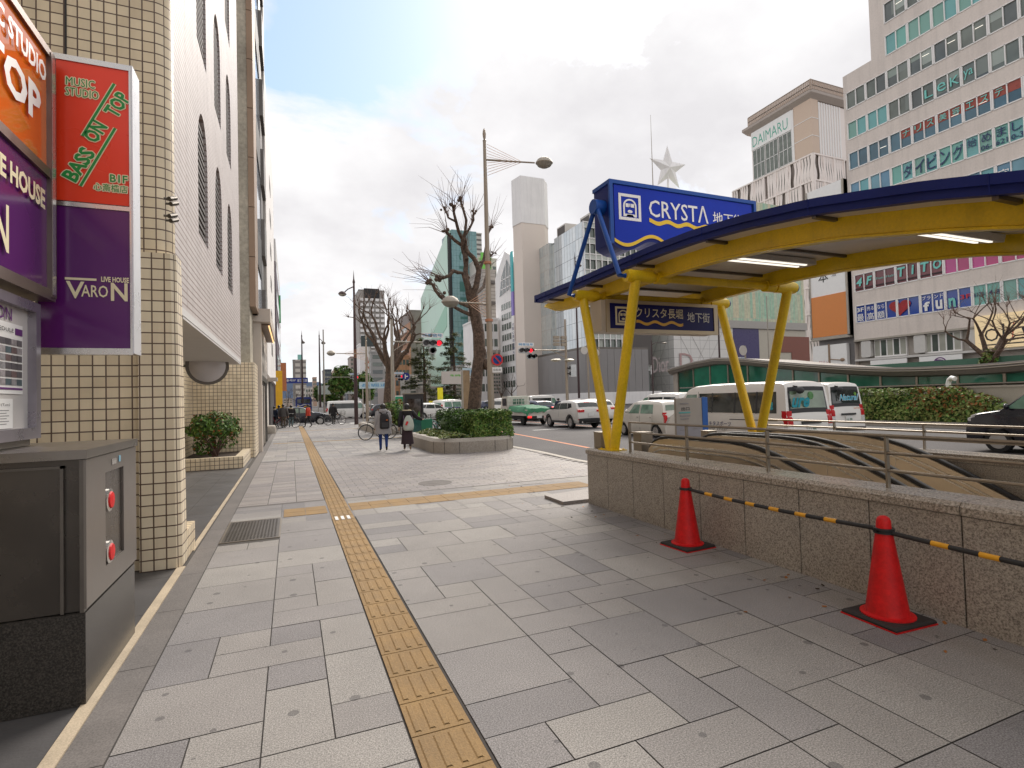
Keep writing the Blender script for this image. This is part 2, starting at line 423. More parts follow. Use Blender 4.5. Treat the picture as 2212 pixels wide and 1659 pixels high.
# ------------------------------------------------------------------ ground, road, pavement
ROADZ = -.12
g = MB()                                      # one sheet to the horizon with the stair well cut out of it
for (a, b, c_, d) in ((-3000, 4.5, -3000, 5000), (7.0, 3000, -3000, 5000), (4.5, 7.0, 4.45, 5000), (4.5, 7.0, -3000, -3.0)):
    g.poly([(a, c_, -.15), (b, c_, -.15), (b, d, -.15), (a, d, -.15)])
struct('ground', g, ground_m)
KERB = [(8.1, -6), (8.1, 7.2), (7.6, 8.7), (6.85, 10.3), (6.8, 12.2), (6.95, 14.5), (6.95, 41.5), (6.2, 43.2), (4.2, 44.2), (-1.2, 44.2)]
rd = MB()
rd.poly([(x, y, ROADZ) for x, y in KERB[:2]]+[(46, 7.2, ROADZ), (46, -6, ROADZ)])
rd.poly([(x, y, ROADZ) for x, y in KERB[1:7]]+[(46, 41.5, ROADZ), (46, 7.2, ROADZ)])
rd.poly([(x, y, ROADZ) for x, y in KERB[6:]]+[(-160, 44.2, ROADZ), (-160, 900, ROADZ), (200, 900, ROADZ), (200, 41.5, ROADZ)])
struct('road', rd, asphalt)
base = MB()
def strip_base(x0, x1, y0, y1): base.poly([(x0, y0, -.006), (x1, y0, -.006), (x1, y1, -.006), (x0, y1, -.006)])
strip_base(-6, 4.3, -6, 7.2); strip_base(-6, 6.95, 14.5, 41.5); strip_base(-6, 4.2, 41.5, 44.2)
base.poly([(x, y, -.006) for x, y in [(-6, 7.2)]+[KERB[1], KERB[2], KERB[3], KERB[4], KERB[5]]+[(-6, 14.5)]])
base.poly([(4.2, 41.5, -.006), (6.95, 41.5, -.006), (6.2, 43.2, -.006), (4.2, 44.2, -.006)])
base.poly([(7.0, 4.45, -.006), (8.1, 4.45, -.006), (8.1, 7.2, -.006), (7.0, 7.2, -.006)]); base.poly([(7.4, -6, -.006), (8.1, -6, -.006), (8.1, 4.45, -.006), (7.4, 4.45, -.006)])
base.poly([(4.3, 4.45, -.006), (7.0, 4.45, -.006), (7.0, 7.2, -.006), (4.3, 7.2, -.006)])
struct('pavement_joints', base, joint)
k = MB()
for (x0, y0), (x1, y1) in zip(KERB, KERB[1:]):
    n = max(1, int(math.hypot(x1-x0, y1-y0)/1.0)); d = V((x1-x0, y1-y0, 0)); nrm = V((d.y, -d.x, 0)).normalized()
    for i in range(n):
        p = V((x0, y0, 0))+d*(i/n); q = V((x0, y0, 0))+d*((i+1)/n)-d.normalized()*.006
        a = nrm*-.18
        P = [p, q, q+a, p+a]
        k.prism([(v.x, v.y, -.15) for v in P], (0, 0, .153))
struct('kerb', k, kerbstone)

SLABS = MB()
def pave(mb, x0, y0, cx, cy, nx, ny, gap, keep, sizes, zj=.0015):
    """random ashlar of whole cells"""
    used = set()
    for j in range(ny):
        for i in range(nx):
            if (i, j) in used: continue
            for (w, h) in random.sample(sizes, len(sizes))+[(1, 1)]:
                cells = [(i+a, j+b) for a in range(w) for b in range(h)]
                if any(c in used or c[0] >= nx or c[1] >= ny for c in cells): continue
                break
            used.update(cells)
            a, b = x0+i*cx, y0+j*cy; c, d = a+w*cx, b+h*cy
            if not keep((a+c)/2, (b+d)/2): continue
            z = random.uniform(-zj, zj)*.5
            mb.poly([(a+gap, b+gap, z), (c-gap, b+gap, z), (c-gap, d-gap, z), (a+gap, d-gap, z)])
SZ = [(2, 2), (2, 2), (2, 1), (2, 1), (1, 2), (1, 1), (1, 1), (2, 1)]
def inside(x, y):
    if y < 7.2: return x < 4.4
    for (xa, ya), (xb, yb) in zip(KERB[1:6], KERB[2:7]):
        if ya <= y <= yb: return x < xa+(xb-xa)*(y-ya)/(yb-ya)-.30
    return x < 6.65
no_cross = lambda x, y: not (8.35 < y < 8.97 and -.12 < x < 5.2)
pave(SLABS, -.80, -3.05, .325, .305, 4, 41, .0035, lambda x, y: not (8.35 < y < 8.97 and x > -.15) and not (7.15 < y < 8.35 and x < -.15), SZ)
pave(SLABS, .82, -3.05, .3175, .305, 24, 41, .0035, lambda x, y: inside(x, y) and no_cross(x, y), SZ)
pave(SLABS, -.80, 16.6, .325, .305, 4, 90, .0035, lambda x, y: True, SZ)
pave(SLABS, .82, 16.6, .3175, .305, 19, 90, .0035, lambda x, y: inside(x, y), SZ)
for jy, (ya, yb) in enumerate([(7.15-.155, 7.15)]): pass
SLABS.poly([(-.80, 8.35, 0), (-.153, 8.35, 0), (-.153, 8.96, 0), (-.80, 8.96, 0)])
SLABS.poly([(-.15, 7.9, -.0035), (4.4, 7.9, -.0035), (6.9, 9.47, -.0035), (-.15, 9.47, -.0035)])
struct('pavement', SLABS, paving)
st = MB()
pave(st, -.80, 9.55, .433, .155, 3, 45, .004, lambda x, y: True, [(1, 1), (1, 1), (1, 1), (1, 2)])
for row in range(46):                          # narrow setts laid askew in front of the driveway
    y = 9.52+row*.155; x = .82-(row % 2)*.16
    while x < 8:
        w = .33
        if inside(x+w/2, y+.07) and x > .6: st.poly([(max(x, .82)+.004, y+.004, 0), (x+w-.004, y+.004, 0), (x+w-.004, y+.151, 0), (max(x, .82)+.004, y+.151, 0)])
        x += w
struct('driveway_setts', st, setts)
dl = MB(); dl.poly([(-.80, 9.46, .001), (8.0, 9.46, .001), (8.0, 9.53, .001), (-.80, 9.53, .001)]); struct('expansion_joint', dl, gutter)
gt = MB()
y = -6.0
while y < 43.6:
    L = 1.0; gt.poly([(-1.0, y, -.002), (-.806, y, -.002), (-.806, y+L-.006, -.002), (-1.0, y+L-.006, -.002)]); y += L
struct('gutter', gt, gutter)
cs = MB(); cs.box(-1.075, -1.003, -6, 6.3, -.1, .006); cs.box(-1.07, -1.02, 6.95, 15.3, -.1, .005); struct('boundary_strip', cs, creamstrip)
en = MB()
for y0 in range(-6, 19):
    for i in range(8):
        x0 = -1.08-.4*(i+1)
        en.poly([(x0+.003, y0+.003, -.003), (x0+.397, y0+.003, -.003), (x0+.397, y0+.997, -.003), (x0+.003, y0+.997, -.003)])
struct('entry_paving', en, entryslate)

# guiding blocks for blind walkers: bars on the line, studs where lines meet
tc = MB()
def tac_tile(x, y, along, w=.3, bars=True):
    tc.box(x+.003, x+w-.003, y+.003, y+w-.003, -.004, .002)
    if not bars: return
    for i in range(4):
        c = .043+i*.0713
        if along == 'y': tc.loft([[V((x+c-.017, y+.025, .002)), V((x+c-.010, y+.035, .0065)), V((x+c+.010, y+.035, .0065)), V((x+c+.017, y+.025, .002))],
                                  [V((x+c-.017, y+.275, .002)), V((x+c-.010, y+.265, .0065)), V((x+c+.010, y+.265, .0065)), V((x+c+.017, y+.275, .002))]], closed=False)
        else: tc.loft([[V((x+.025, y+c-.017, .002)), V((x+.035, y+c-.010, .0065)), V((x+.035, y+c+.010, .0065)), V((x+.025, y+c+.017, .002))],
                       [V((x+.275, y+c-.017, .002)), V((x+.265, y+c-.010, .0065)), V((x+.265, y+c+.010, .0065)), V((x+.275, y+c+.017, .002))]], closed=False)
y = -2.55
while y < 42:
    tac_tile(.505, y, 'y', bars=y < 24); y += .3025
for xx in [-.12+.3*i for i in range(2)]+[.82+.3*i for i in range(14)]:
    for yy in (8.355, 8.658): tac_tile(xx, yy, 'x', bars=False)
for yy in (24.2, 34.8):
    for i in range(-4, 18):
        if i in (0,): continue
        tac_tile(.505+.302*i, yy, 'x', bars=False)
struct('tactile_paving', tc, tactile_m)
rf = MB()
for i in range(3): rf.box(.545+.08*i, .585+.08*i, 7.75, 7.98, .003, .010)
struct('paving_reflectors', rf, white_ink)

# road paint
mk = MB()
def lane(pts, w, z=ROADZ+.004):
    for p, q in zip(pts, pts[1:]):
        p = V(p+(0,)); q = V(q+(0,)); n = (q-p).cross(V((0, 0, 1))).normalized()*w/2
        mk.poly([(v.x, v.y, z) for v in (p-n, q-n, q+n, p+n)])
lane([(9.2, -6), (9.25, 15.7), (9.9, 22), (10.6, 30), (11.0, 40)], .16); lane([(20.63, -6), (20.63, 40)], .2); lane([(16.1, 20), (16.1, 40)], .14)
struct('orange_lane_lines', mk, orangepaint)
mk = MB(); lane([(15.2, 34), (15.2, 38)], .15); lane([(12.0, 26.2), (14.6, 26.3)], .3)
for i in range(9): lane([(-.5+i*.9, 45.3), (-.5+i*.9, 48.8)], .42)
lane([(8.0, 43.5), (19.5, 43.5)], .4)
lane([(24.3, -6), (24.3, 36)], .12)
struct('white_road_markings', mk, whitepaint)

# manhole lids, each a thing let into the paving
mh = MB(); mh.box(-.78, -.16, 7.16, 8.34, -.02, .002)
for i in range(15):
    for j in range(28):
        x0, y0 = -.755+i*.0385, 7.20+j*.0395
        if (i+j) % 2: mh.box(x0, x0+.026, y0, y0+.012, .002, .0055)
        else: mh.box(x0+.007, x0+.019, y0-.006, y0+.020, .002, .0055)
lid = thing('manhole_cover', 'rectangular chequered steel cover in the pavement beside the tan guiding blocks', 'manhole cover', (-.47, 7.75, 0))
mh.build('lid', steel_dk, lid)
fr = MB()
for a in ((-.80, -.78, 7.14, 8.36), (-.16, -.14, 7.14, 8.36)): fr.box(*a, -.02, .003)
for a in ((-.78, -.16, 7.14, 7.16), (-.78, -.16, 8.34, 8.36)): fr.box(*a, -.02, .003)
fr.build('frame', steel, lid)
for nm, lb, (px, py), r_ in (('manhole_cover', 'round dark drain cover among the narrow setts of the driveway', (940, 1043), .33),
                             ('manhole_cover', 'round cast cover flush with paving in front of the stone planter', (912, 984), .3)):
    c = pt(px, py, Z=0); mm = MB(); mm.lathe([(r_, -.02), (r_, .003), (r_-.03, .003), (r_-.035, .001), (r_*.4, .001), (r_*.38, .004), (0.001, .004)], (c.x, c.y, 0), 24)
    solo(nm, mm, gutter, lb, 'manhole cover', (c.x, c.y, 0))
gr = MB(); c = pt(638, 953, Z=0)
gr.box(c.x-.25, c.x+.25, c.y-.2, c.y+.2, -.02, .004); solo('drain_cover', gr, gutter, 'small grey square cover beside the guiding blocks near the shop front', 'drain cover', (c.x, c.y, 0))

# far hills closing the street, the blue haze of distance put into their colour
hl = MB(); pts = []
for i in range(41):
    x = -900+i*60; pts.append((x, 2600, 40+62*math.exp(-((x+80)/420)**2)+14*math.sin(i*.9)+8*math.sin(i*2.3)))
hl.loft([[V((x, 2600, -2)) for x, y, z in pts], [V(p) for p in pts], [V((x, 2900, z*.6)) for x, y, z in pts], [V((x, 3000, -2)) for x, y, z in pts]], closed=False)
struct('hills', hl, mat('hill_haze_blue', (.16, .22, .33), .9, var=.15, scale=.01), smooth=60)

# ------------------------------------------------------------------ tiled office building on the left
FX = -1.1                                      # street face of the left-hand buildings
ob = thing('office_building', 'cream tiled office building with white ribbed storeys and arched windows over a recessed entry', 'building', (-2, 10, 0))
w = MB()
w.poly([(-6, 6.35, 0), (-1.25, 6.35, 0), (-1.25, 6.35, 40), (-6, 6.35, 40)])           # gable wall towards us
arc = [V((-1.25+.15*math.sin(a), 6.5-.15*math.cos(a), 0)) for a in [math.pi/2*i/8 for i in range(9)]]
w.loft([[p+V((0, 0, 2.72)) for p in arc], [p+V((0, 0, 40)) for p in arc]], closed=False)
w.poly([(-6, -8, 0), (-6, 6.35, 0), (-6, 6.35, 40), (-6, -8, 40)])
w.box(-6, -1.25, 6.36, 6.92, 0, 2.715)                                                 # return wall behind the pier
w.box(-3.2, -2.7, 6.93, 18.4, 0, 2.71)                                                 # back of the recess
w.box(-2.695, -1.12, 18.4, 18.7, 0, 2.95)                                              # end of the recess
w.build('tiled_wall', cream_tile, ob, smooth=30)
e = MB(); e.lathe([(.07, 0), (.07, 2.95)], (-1.10, 18.47, 0), 14); e.box(-1.12, -1.031, 18.47, 20.2, 0, 2.95)
e.build('corner_pier', cream_tile_b, ob, smooth=30)
p = MB()                                       # pier with chamfered outer edge
P = [(-1.385, 6.27), (-1.075, 6.27), (-1.03, 6.315), (-1.03, 6.58), (-1.385, 6.58)]
p.loft([[V((x-(.03 if x > -1.2 and z > 1 else 0), y, z)) for x, y in P] for z in (0, 3.16)], caps=True); p.build('pier', cream_tile_b, ob)
p = MB(); p.box(-1.24, -1.035, 6.585, 7.12, 0, .30); p.build('pier_base', cream_tile, ob)
# ribbed facade with arched openings
def arch(y, z0, z1, hw=.62):
    L = [(FX, y-hw, z0), (FX, y+hw, z0)]; a = []
    for i in range(0, 13):
        t = i/12; ang = math.pi*t
        a.append((FX, y+hw*math.cos(ang), z1-.75+.75*math.sin(ang)**.8))
    return L+a
holes = []; WIN = [(yc, .45, 3.93+2.66*k_, 5.72+2.66*k_) for k_ in range(9) for yc in (8.55, 10.36, 12.17)]
for (yc, hw, z0, z1) in WIN:
    if z1-z0 > 1: holes.append([(FX, y, z) for _, y, z in arch(yc, z0, z1, hw)])
f = MB(); f.holed([(FX, 6.5, 2.72), (FX, 14.4, 2.66), (FX, 14.4, 40), (FX, 6.5, 40)], holes, (-.09, 0, 0))
f.poly([(FX, 14.4, 2.66), (-3.2, 14.4, 2.66), (-3.2, 14.4, 40), (FX, 14.4, 40)])
f.build('ribbed_facade', rib_tile, ob)
for (yc, hw, z0, z1) in WIN:
    h = arch(yc, z0, z1, hw); q = MB(); q.poly([(FX-.07, y, z) for _, y, z in h]); wn = q.build('window', louver, ob)
    q = MB(); z = z0+.1
    while z < z1-.12:
        t = max(0, (z-(z1-.75))/.75); wv = hw*max(.15, math.sqrt(max(0, 1-t**2.4)))-.03
        q.box(FX-.075, FX-.03, yc-wv, yc+wv, z, z+.045); z += .10
    q.build('louver', louver, wn)
c = MB(); c.box(-2.695, FX-.002, 6.93, 14.39, 2.60, 2.70); c.box(-1.16, FX+.004, 6.6, 14.38, 2.63, 2.715)
c.build('soffit', soffit_w, ob)
c = MB(); c.box(-2.694, -2.66, 13.2, 15.0, 1.35, 1.65); c.build('name_plate', mat('plaque_bronze', (.16, .14, .12), .4, .6), ob)
for (x, y) in ((-1.06, 12.0), (-1.06, 12.6)): pass
for i, (xp, yp) in enumerate(((380, 431), (383, 442), (380, 468), (383, 478))):
    q = pt(xp, yp, X=FX+.1); s = MB(); s.cyl((FX, q.y, q.z), (FX+.07, q.y, q.z), .012, n=8); s.cyl((FX+.05, q.y-.03, q.z-.01), (FX+.09, q.y+.05, q.z+.03), .022, n=8); s.build('spotlight', steel_dk, ob)
j = MB(); j.box(-1.98, -1.965, 6.343, 6.352, 2.9, 40); j.build('movement_joint', dark, ob)

# things of the entry
pl = thing('planter_box', 'low cream tiled planter across the recessed entry', 'planter', (-1.9, 16.6, 0))
q = MB(); q.box(-2.69, -1.16, 15.55, 15.75, 0, .30); q.box(-1.36, -1.16, 15.75, 18.39, 0, .30); q.build('wall', cream_tile_b, pl)
q = MB(); q.poly([(-2.69, 15.75, .22), (-1.36, 15.75, .22), (-1.36, 18.39, .22), (-2.69, 18.39, .22)]); q.build('soil', soil, pl)

def leaves(mb, n, point, size, up_bias=.3, flat=.6):
    """many small two-triangle leaves; point() gives (position, outward normal)"""
    for _ in range(n):
        c, nr = point()
        nr = (nr+V((random.gauss(0, .6), random.gauss(0, .6), random.gauss(up_bias, .5)))).normalized()
        a = nr.cross(V((random.gauss(0, 1), random.gauss(0, 1), random.gauss(0, 1)))).normalized(); b = nr.cross(a)
        s = size*random.uniform(.6, 1.3); a = a*s; b = b*s*.5; fold = nr*s*.18
        mb.cur = random.choice(mb.pal)
        mb.add([c-a, c-b+fold, c+a, c+b+fold], [(0, 1, 2, 3)])
def blob_point(c, rx, ry, rz, inner=.55, cut=-.9):
    c = V(c)
    def f():
        while True:
            d = V((random.gauss(0, 1), random.gauss(0, 1), random.gauss(0, 1))).normalized()
            if d.z > cut: break
        lump = 1+.14*math.sin(d.x*5+c.x)*math.cos(d.y*6+c.y)+.10*math.sin(d.z*7+d.x*4)
        k = random.uniform(inner, 1.0)**.5*lump
        return c+V((d.x*rx, d.y*ry, d.z*rz))*k, d
    return f
def box_point(x0, x1, y0, y1, z0, z1, jit=.05):
    def f():
        s = random.random(); x = random.uniform(x0, x1); y = random.uniform(y0, y1); z = random.uniform(z0, z1)
        if s < .34: z = z1; n = V((0, 0, 1))
        elif s < .5: x = x0; n = V((-1, 0, 0))
        elif s < .62: x = x1; n = V((1, 0, 0))
        elif s < .88: y = y0; n = V((0, -1, 0))
        else: y = y1; n = V((0, 1, 0))
        wob = .05*math.sin(x*5+y*3)+.05*math.sin(z*7+y*4)
        return V((x, y, z))-n*(abs(random.gauss(0, jit*2))+wob), n
    return f
def plant(name, label, cat, base, pts, size, mats, stems=0, group=None, pal=None, core=None, stemh=.5, spread=.5):
    t = thing(name, label, cat, base, group=group)
    q = MB(); q.pal = pal or list(range(len(mats)))
    for n, f in pts: leaves(q, n, f, size)
    q.build('foliage', mats, t)
    if core:
        q = MB()
        for c_ in core: q.ball(*c_)
        q.build('inner_branches', leaf_b, t)
    if stems:
        q = MB()
        for i in range(stems):
            a = random.uniform(0, 6.28); r_ = random.uniform(.3, 1)*spread; b = V(base)
            q.tube([b+V((random.uniform(-.06, .06), random.uniform(-.06, .06), 0)), b+V((r_*.5*math.cos(a), r_*.5*math.sin(a), stemh*.6)), b+V((r_*math.cos(a), r_*math.sin(a), stemh))], [.018, .012, .006], 5)
        q.build('stem', twig, t)
    return t
plant('shrub', 'rounded evergreen shrub with bare twigs showing low on its right, in the tiled planter', 'shrub', (-1.95, 16.9, .22),
      [(2300, blob_point((-1.98, 16.9, 1.02), .66, .6, .42, .35, -.6)), (260, blob_point((-2.2, 16.9, .55), .3, .3, .3)), (150, blob_point((-1.7, 16.9, .65), .35, .3, .25))], .055, [leaf_b, leaf_a, leaf_y, leaf_r], 26, pal=[0, 0, 0, 1, 1, 1, 2, 3] if False else [0, 0, 1, 1, 1, 1, 2, 0, 1, 3], stemh=.62, spread=.62)
mr = thing('traffic_mirror', 'round convex mirror hanging under the soffit of the recessed entry', 'mirror', (-2.0, 13.5, 2.6))
cm = pt(448, 790, Y=13.5)
q = MB(); ax = (V((.25, -.95, -.12))).normalized()
q.lathe([(.001, .10), (.12, .095), (.25, .07), (.36, .03), (.40, 0), (.38, -.02), (.001, -.03)], cm, 28, ax); q.build('mirror_face', mat('mirror_glass', (.62, .60, .61), .38, .35, var=.05), mr, smooth=40)
q = MB(); q.lathe([(.40, -.02), (.425, -.02), (.425, .03), (.40, .03)], cm, 28, ax); q.build('rim', steel_dk, mr)
q = MB(); q.tube([cm-ax*.05, cm+V((0, .1, .3)), (cm.x, cm.y+.1, 2.60)], .025); q.bar((cm.x-.3, cm.y+.1, 2.585), (cm.x+.35, cm.y+.1, 2.585), .06, .03); q.build('bracket', steel_dk, mr)

# ------------------------------------------------------------------ hydrant cabinet with the poster case on it
cb = thing('hydrant_cabinet', 'dark steel and black stone cabinet with two red capped fire hose connections', 'cabinet', (-1.5, 4.2, 0))
CX = -1.055
q = MB(); q.box(-4, CX-.002, 3.66, 4.64, .50, 1.33); q.build('body', mat('smoked_steel', (.105, .093, .082), .26, .75, var=.2, scale=2.5), cb)
q = MB()                                       # steel face with the opening for the valves
q.holed([(CX, 3.62, .52), (CX, 4.64, .52), (CX, 4.64, 1.33), (CX, 3.62, 1.33)], [[(CX, 3.95, .66), (CX, 4.33, .66), (CX, 4.33, 1.22), (CX, 3.95, 1.22)]], (.012, 0, 0))
q.build('side_plate', mat('satin_steel', (.24, .215, .195), .34, .7, var=.12, scale=3), cb)
q = MB(); q.box(-4, CX+.004, 3.63, 4.62, 0, .495); q.build('plinth', blackstone, cb)
q = MB(); q.box(-4, CX+.02, 3.60, 4.66, 1.335, 1.385); q.build('top_plate', mat('top_steel', (.27, .245, .22), .3, .85, var=.15), cb)
q = MB(); q.box(-1.165, -1.15, 3.64, 3.66, .5, 1.30); q.box(-4, -1.15, 3.64, 3.66, 1.285, 1.30); q.box(-1.075, -1.056, 3.625, 3.66, .5, 1.33); q.build('corner_trim', steel_dk, cb)
q = MB(); q.box(CX-.10, CX-.09, 3.95, 4.33, .66, 1.22); q.box(CX-.09, CX, 4.32, 4.33, .66, 1.22); q.box(CX-.09, CX, 3.95, 4.33, .66, .67); q.build('recess', steel_dk, cb)
q = MB(); q.box(CX-.088, CX-.07, 3.96, 4.10, 1.08, 1.215); q.box(CX-.088, CX-.07, 3.96, 4.10, .80, .98); q.build('instruction_plate', mat('plate_red', (.55, .05, .03), .35), cb)
for z in (1.04, .72):
    vv = MB(); vv.lathe([(.05, -.10), (.05, 0), (.072, .0), (.072, .03), (.058, .034)], (CX-.02, 4.05, z), 18, (1, 0, 0)); vo = vv.build('valve', steel_lt, cb, smooth=40)
    vv = MB(); vv.lathe([(.056, .030), (.048, .042), (.001, .046)], (CX-.02, 4.05, z), 18, (1, 0, 0)); vv.build('cap', cone_red, vo)
q = MB(); q.box(CX+.013, CX+.016, 4.07, 4.16, 1.255, 1.29); q.build('label', steel_lt, cb)
q = MB(); q.box(CX+.013, CX+.016, 4.22, 4.25, 1.26, 1.30); q.build('sticker', mat('sticker_blue', (.2, .45, .6), .4), cb)

PX = -1.52
pc = thing('poster_case', 'white glazed poster case with a gig schedule standing on the hydrant cabinet', 'display case', (PX, 3.6, 1.39))
q = MB(); q.box(-1.75, PX-.03, 2.6, 4.36, 1.46, 2.27); q.build('back_panel', mat('poster_backing', (.60, .57, .55), .35, var=.05), pc)
q = MB()
for a in ((4.335, 4.40, 1.43, 2.30), (2.6, 4.335, 1.43, 1.50), (2.6, 4.335, 2.24, 2.30)): q.box(PX-.06, PX+.015, *a)
q.build('frame', mat('case_frame', (.36, .33, .37), .3, .7, var=.1), pc)
q = MB(); q.box(-1.72, PX-.02, 2.6, 4.34, 1.388, 1.43); q.build('base', steel_dk, pc)
py = lambda px, py_: pt(px, py_, X=PX-.02)
tY, uY = V((0, 1, 0)), V((0, 0, 1))
q = MB(); q.frame((PX-.028, 0, 0), (0, 1, 0), (0, 0, 1), (1, 0, 0), 3.4, 4.25, 1.71, 2.135, 0, .004); ps = q.build('poster', white_ink, pc)
cols = [mat('photo_%d' % i, c, .5, var=.6, scale=22) for i, c in enumerate([(.10, .09, .10), (.30, .29, .30), (.16, .10, .10), (.36, .33, .34), (.08, .12, .14)])]
q = MB()
for r_ in range(6):
    for c_ in range(11):
        q.use(random.randrange(5)); q.frame((PX-.023, 0, 0), (0, 1, 0), (0, 0, 1), (1, 0, 0), 3.47+c_*.07, 3.534+c_*.07, 1.762+r_*.048, 1.80+r_*.048, 0, .002)
q.build('photo_grid', cols, ps)
q = MB(); q.frame((PX-.023, 0, 0), (0, 1, 0), (0, 0, 1), (1, 0, 0), 4.15, 4.24, 2.07, 2.11, 0, .002); q.frame((PX-.023, 0, 0), (0, 1, 0), (0, 0, 1), (1, 0, 0), 3.45, 4.24, 1.735, 1.747, 0, .002); q.build('month_panel', purple_ink, ps)
text('EVENT SCHEDULE', (PX-.022, 3.62, 2.078), tY, uY, .024, black_ink, ps, w=.50)
for i in range(7): pass
q = MB(); q.frame((PX-.028, 0, 0), (0, 1, 0), (0, 0, 1), (1, 0, 0), 3.4, 4.12, 1.505, 1.68, 0, .004); nt = q.build('notice', white_ink, pc)
text('.21(Tue)', (PX-.022, 3.90, 1.635), tY, uY, .018, black_ink, nt, w=.17)
q = MB(); [q.frame((PX-.023, 0, 0), (0, 1, 0), (0, 0, 1), (1, 0, 0), 3.86, 4.04+.03*(i % 2), 1.53+i*.016, 1.534+i*.016, 0, .001) for i in range(6)]; q.build('small_print', grey_ink, nt)
text('VARON', (PX-.027, 3.70, 2.148), tY, uY, .075, purple_ink, pc, w=.41, bold=.006)

# ------------------------------------------------------------------ hanging signs
ls = thing('wall_sign', 'wide orange and purple music studio sign board above the poster case', 'sign', (-1.6, 3.5, 2.35))
SX = -1.48
TOPZ, MIDZ, BOTZ = 4.02, 3.19, 2.36
q = MB(); q.box(SX-.16, SX-.02, 1.5, 4.50, BOTZ, TOPZ); q.build('box', steel_dk, ls)
for nm, ma, z0, z1 in (('orange_panel', orange_panel, MIDZ+.03, TOPZ-.03), ('purple_panel', purple_panel, BOTZ+.05, MIDZ-.03)):
    q = MB(); q.box(SX-.02, SX-.006, 1.5, 4.45, z0, z1); q.build(nm, ma, ls)
q = MB()
for a in ((1.5, 4.52, TOPZ-.03, TOPZ+.02), (1.5, 4.52, MIDZ-.03, MIDZ+.03), (1.5, 4.52, BOTZ-.02, BOTZ+.05), (4.44, 4.52, BOTZ, TOPZ)): q.box(SX-.17, SX+.012+.002*a[0], *a)
q.build('frame', mat('sign_frame', (.22, .17, .15), .35, .7, var=.15), ls)
q = MB(); q.box(SX-.02, SX+.022, 4.455, 4.505, BOTZ+.02, TOPZ-.02); q.build('edge_strip', steel_lt, ls)
def word(body, p0, p1, h, ma, par, X0, bold, sh=0):
    a = pt(*p0, X=X0); b = pt(*p1, X=X0)
    text(body, a, (0, b.y-a.y, b.z-a.z), (0, 0, 1), h, ma, par, w=(b-a).length, bold=bold, lift=.012, shear=sh)
def yspan(body, ya, yb, z0, z1, ma, par, X0, bold):
    text(body, (X0, ya, z0), (0, 1, 0), (0, 0, 1), z1-z0, ma, par, w=yb-ya, bold=bold, lift=.01)
yspan('MUSIC STUDIO', 3.42, 4.39, 3.77, 3.90, white_ink, ls, SX, .03)
yspan('TOP', 3.60, 4.31, 3.44, 3.68, white_ink, ls, SX, .05)
yspan('LIVE HOUSE', 3.58, 4.37, 2.92, 3.05, cream_ink, ls, SX, .045)
yspan('VARON', 2.9, 3.88, 2.50, 2.78, cream_ink, ls, SX, .01)

SY = 4.60
rs = thing('projecting_sign', 'tall red over purple light box sign with green lettering hung out from the tiled wall', 'sign', (-1.3, 4.7, 2.0))
q = MB(); q.box(-1.595, -1.05, SY+.006, SY+.18, 2.0, 4.10); q.build('box', steel_lt, rs)
q = MB(); q.box(-1.555, -1.058, SY-.004, SY+.006, 3.07, 4.065); q.build('red_panel', red_panel, rs)
q = MB(); q.box(-1.585, -1.058, SY-.004, SY+.006, 2.035, 3.03); q.build('purple_panel', purple_panel, rs)
q = MB()
for a in ((-1.60, -1.045, 4.065, 4.105), (-1.60, -1.058, 3.03, 3.06), (-1.60, -1.045, 1.99, 2.035), (-1.058, -1.046, 2.035, 4.065), (-1.60, -1.586, 2.035, 3.03)): q.box(a[0], a[1], SY-.012, SY+.02, a[2], a[3])
q.build('frame', steel_lt, rs)
q = MB(); q.box(-1.049, -1.037, SY-.006, SY+.19, 2.0, 4.11); q.build('side_plate', mat('side_white', (.74, .74, .76), .3, .3, var=.05), rs)
ux, uz = V((1, 0, 0)), V((0, 0, 1))
def ftext(body, px, py_, w_, h_, ma, bold, rot=0.0, out=None, sh=0, Y0=SY-.005):
    """lettering on the front of the red sign; px,py = lower left corner in the photo"""
    a = pt(px, py_, Y=Y0); u = V((math.cos(rot), 0, math.sin(rot))); v = V((-math.sin(rot), 0, math.cos(rot)))
    text(body, a, u, v, h_, ma, rs, w=w_, bold=bold, shear=sh, lift=.005, out=out, ow=.0065)
ftext('MUSIC', 143, 183, .165, .058, green_ink, .0, out=cream_ink); ftext('STUDIO', 142, 205, .19, .058, green_ink, .0, out=cream_ink)
a0 = pt(153, 400, Y=SY); a1 = pt(283, 222, Y=SY); dv = a1-a0; rot = math.atan2(dv.z, dv.x)
rot = 1.09; ftext('BASS', 165, 396, .255, .098, green_ink, .05, rot, cream_ink); ftext('ON', 209, 312, .150, .098, green_ink, .05, rot, cream_ink); ftext('TOP', 254, 257, .185, .098, green_ink, .05, rot, cream_ink)
for (x0, y0, x1, y1) in ((178, 294, 247, 181), (174, 402, 249, 277)):
    a = pt(x0, y0, Y=SY-.008); b = pt(x1, y1, Y=SY-.008)
    q = MB(); q.bar(a, b, .03, .002, (0, 1, 0)); q.bar(a, b, .001, .030, (0, 1, 0)); q = MB(); n = V((-(b-a).z, 0, (b-a).x)).normalized()
    q.poly([a-n*.014, b-n*.014, b+n*.014, a+n*.014]); q.build('outline', cream_ink, rs)
    q = MB(); o = V((0, -.002, 0)); q.poly([a-n*.008+o, b-n*.008+o, b+n*.008+o, a+n*.008+o]); q.build('stripe', green_ink, rs)
ftext('B1F', 238, 393, .105, .055, green_ink, .02, out=cream_ink); ftext('心斎橋店', 203, 411, .20, .055, green_ink, .025, out=cream_ink)
ftext('LIVE HOUSE', 219, 609, .165, .038, cream_ink, .035)
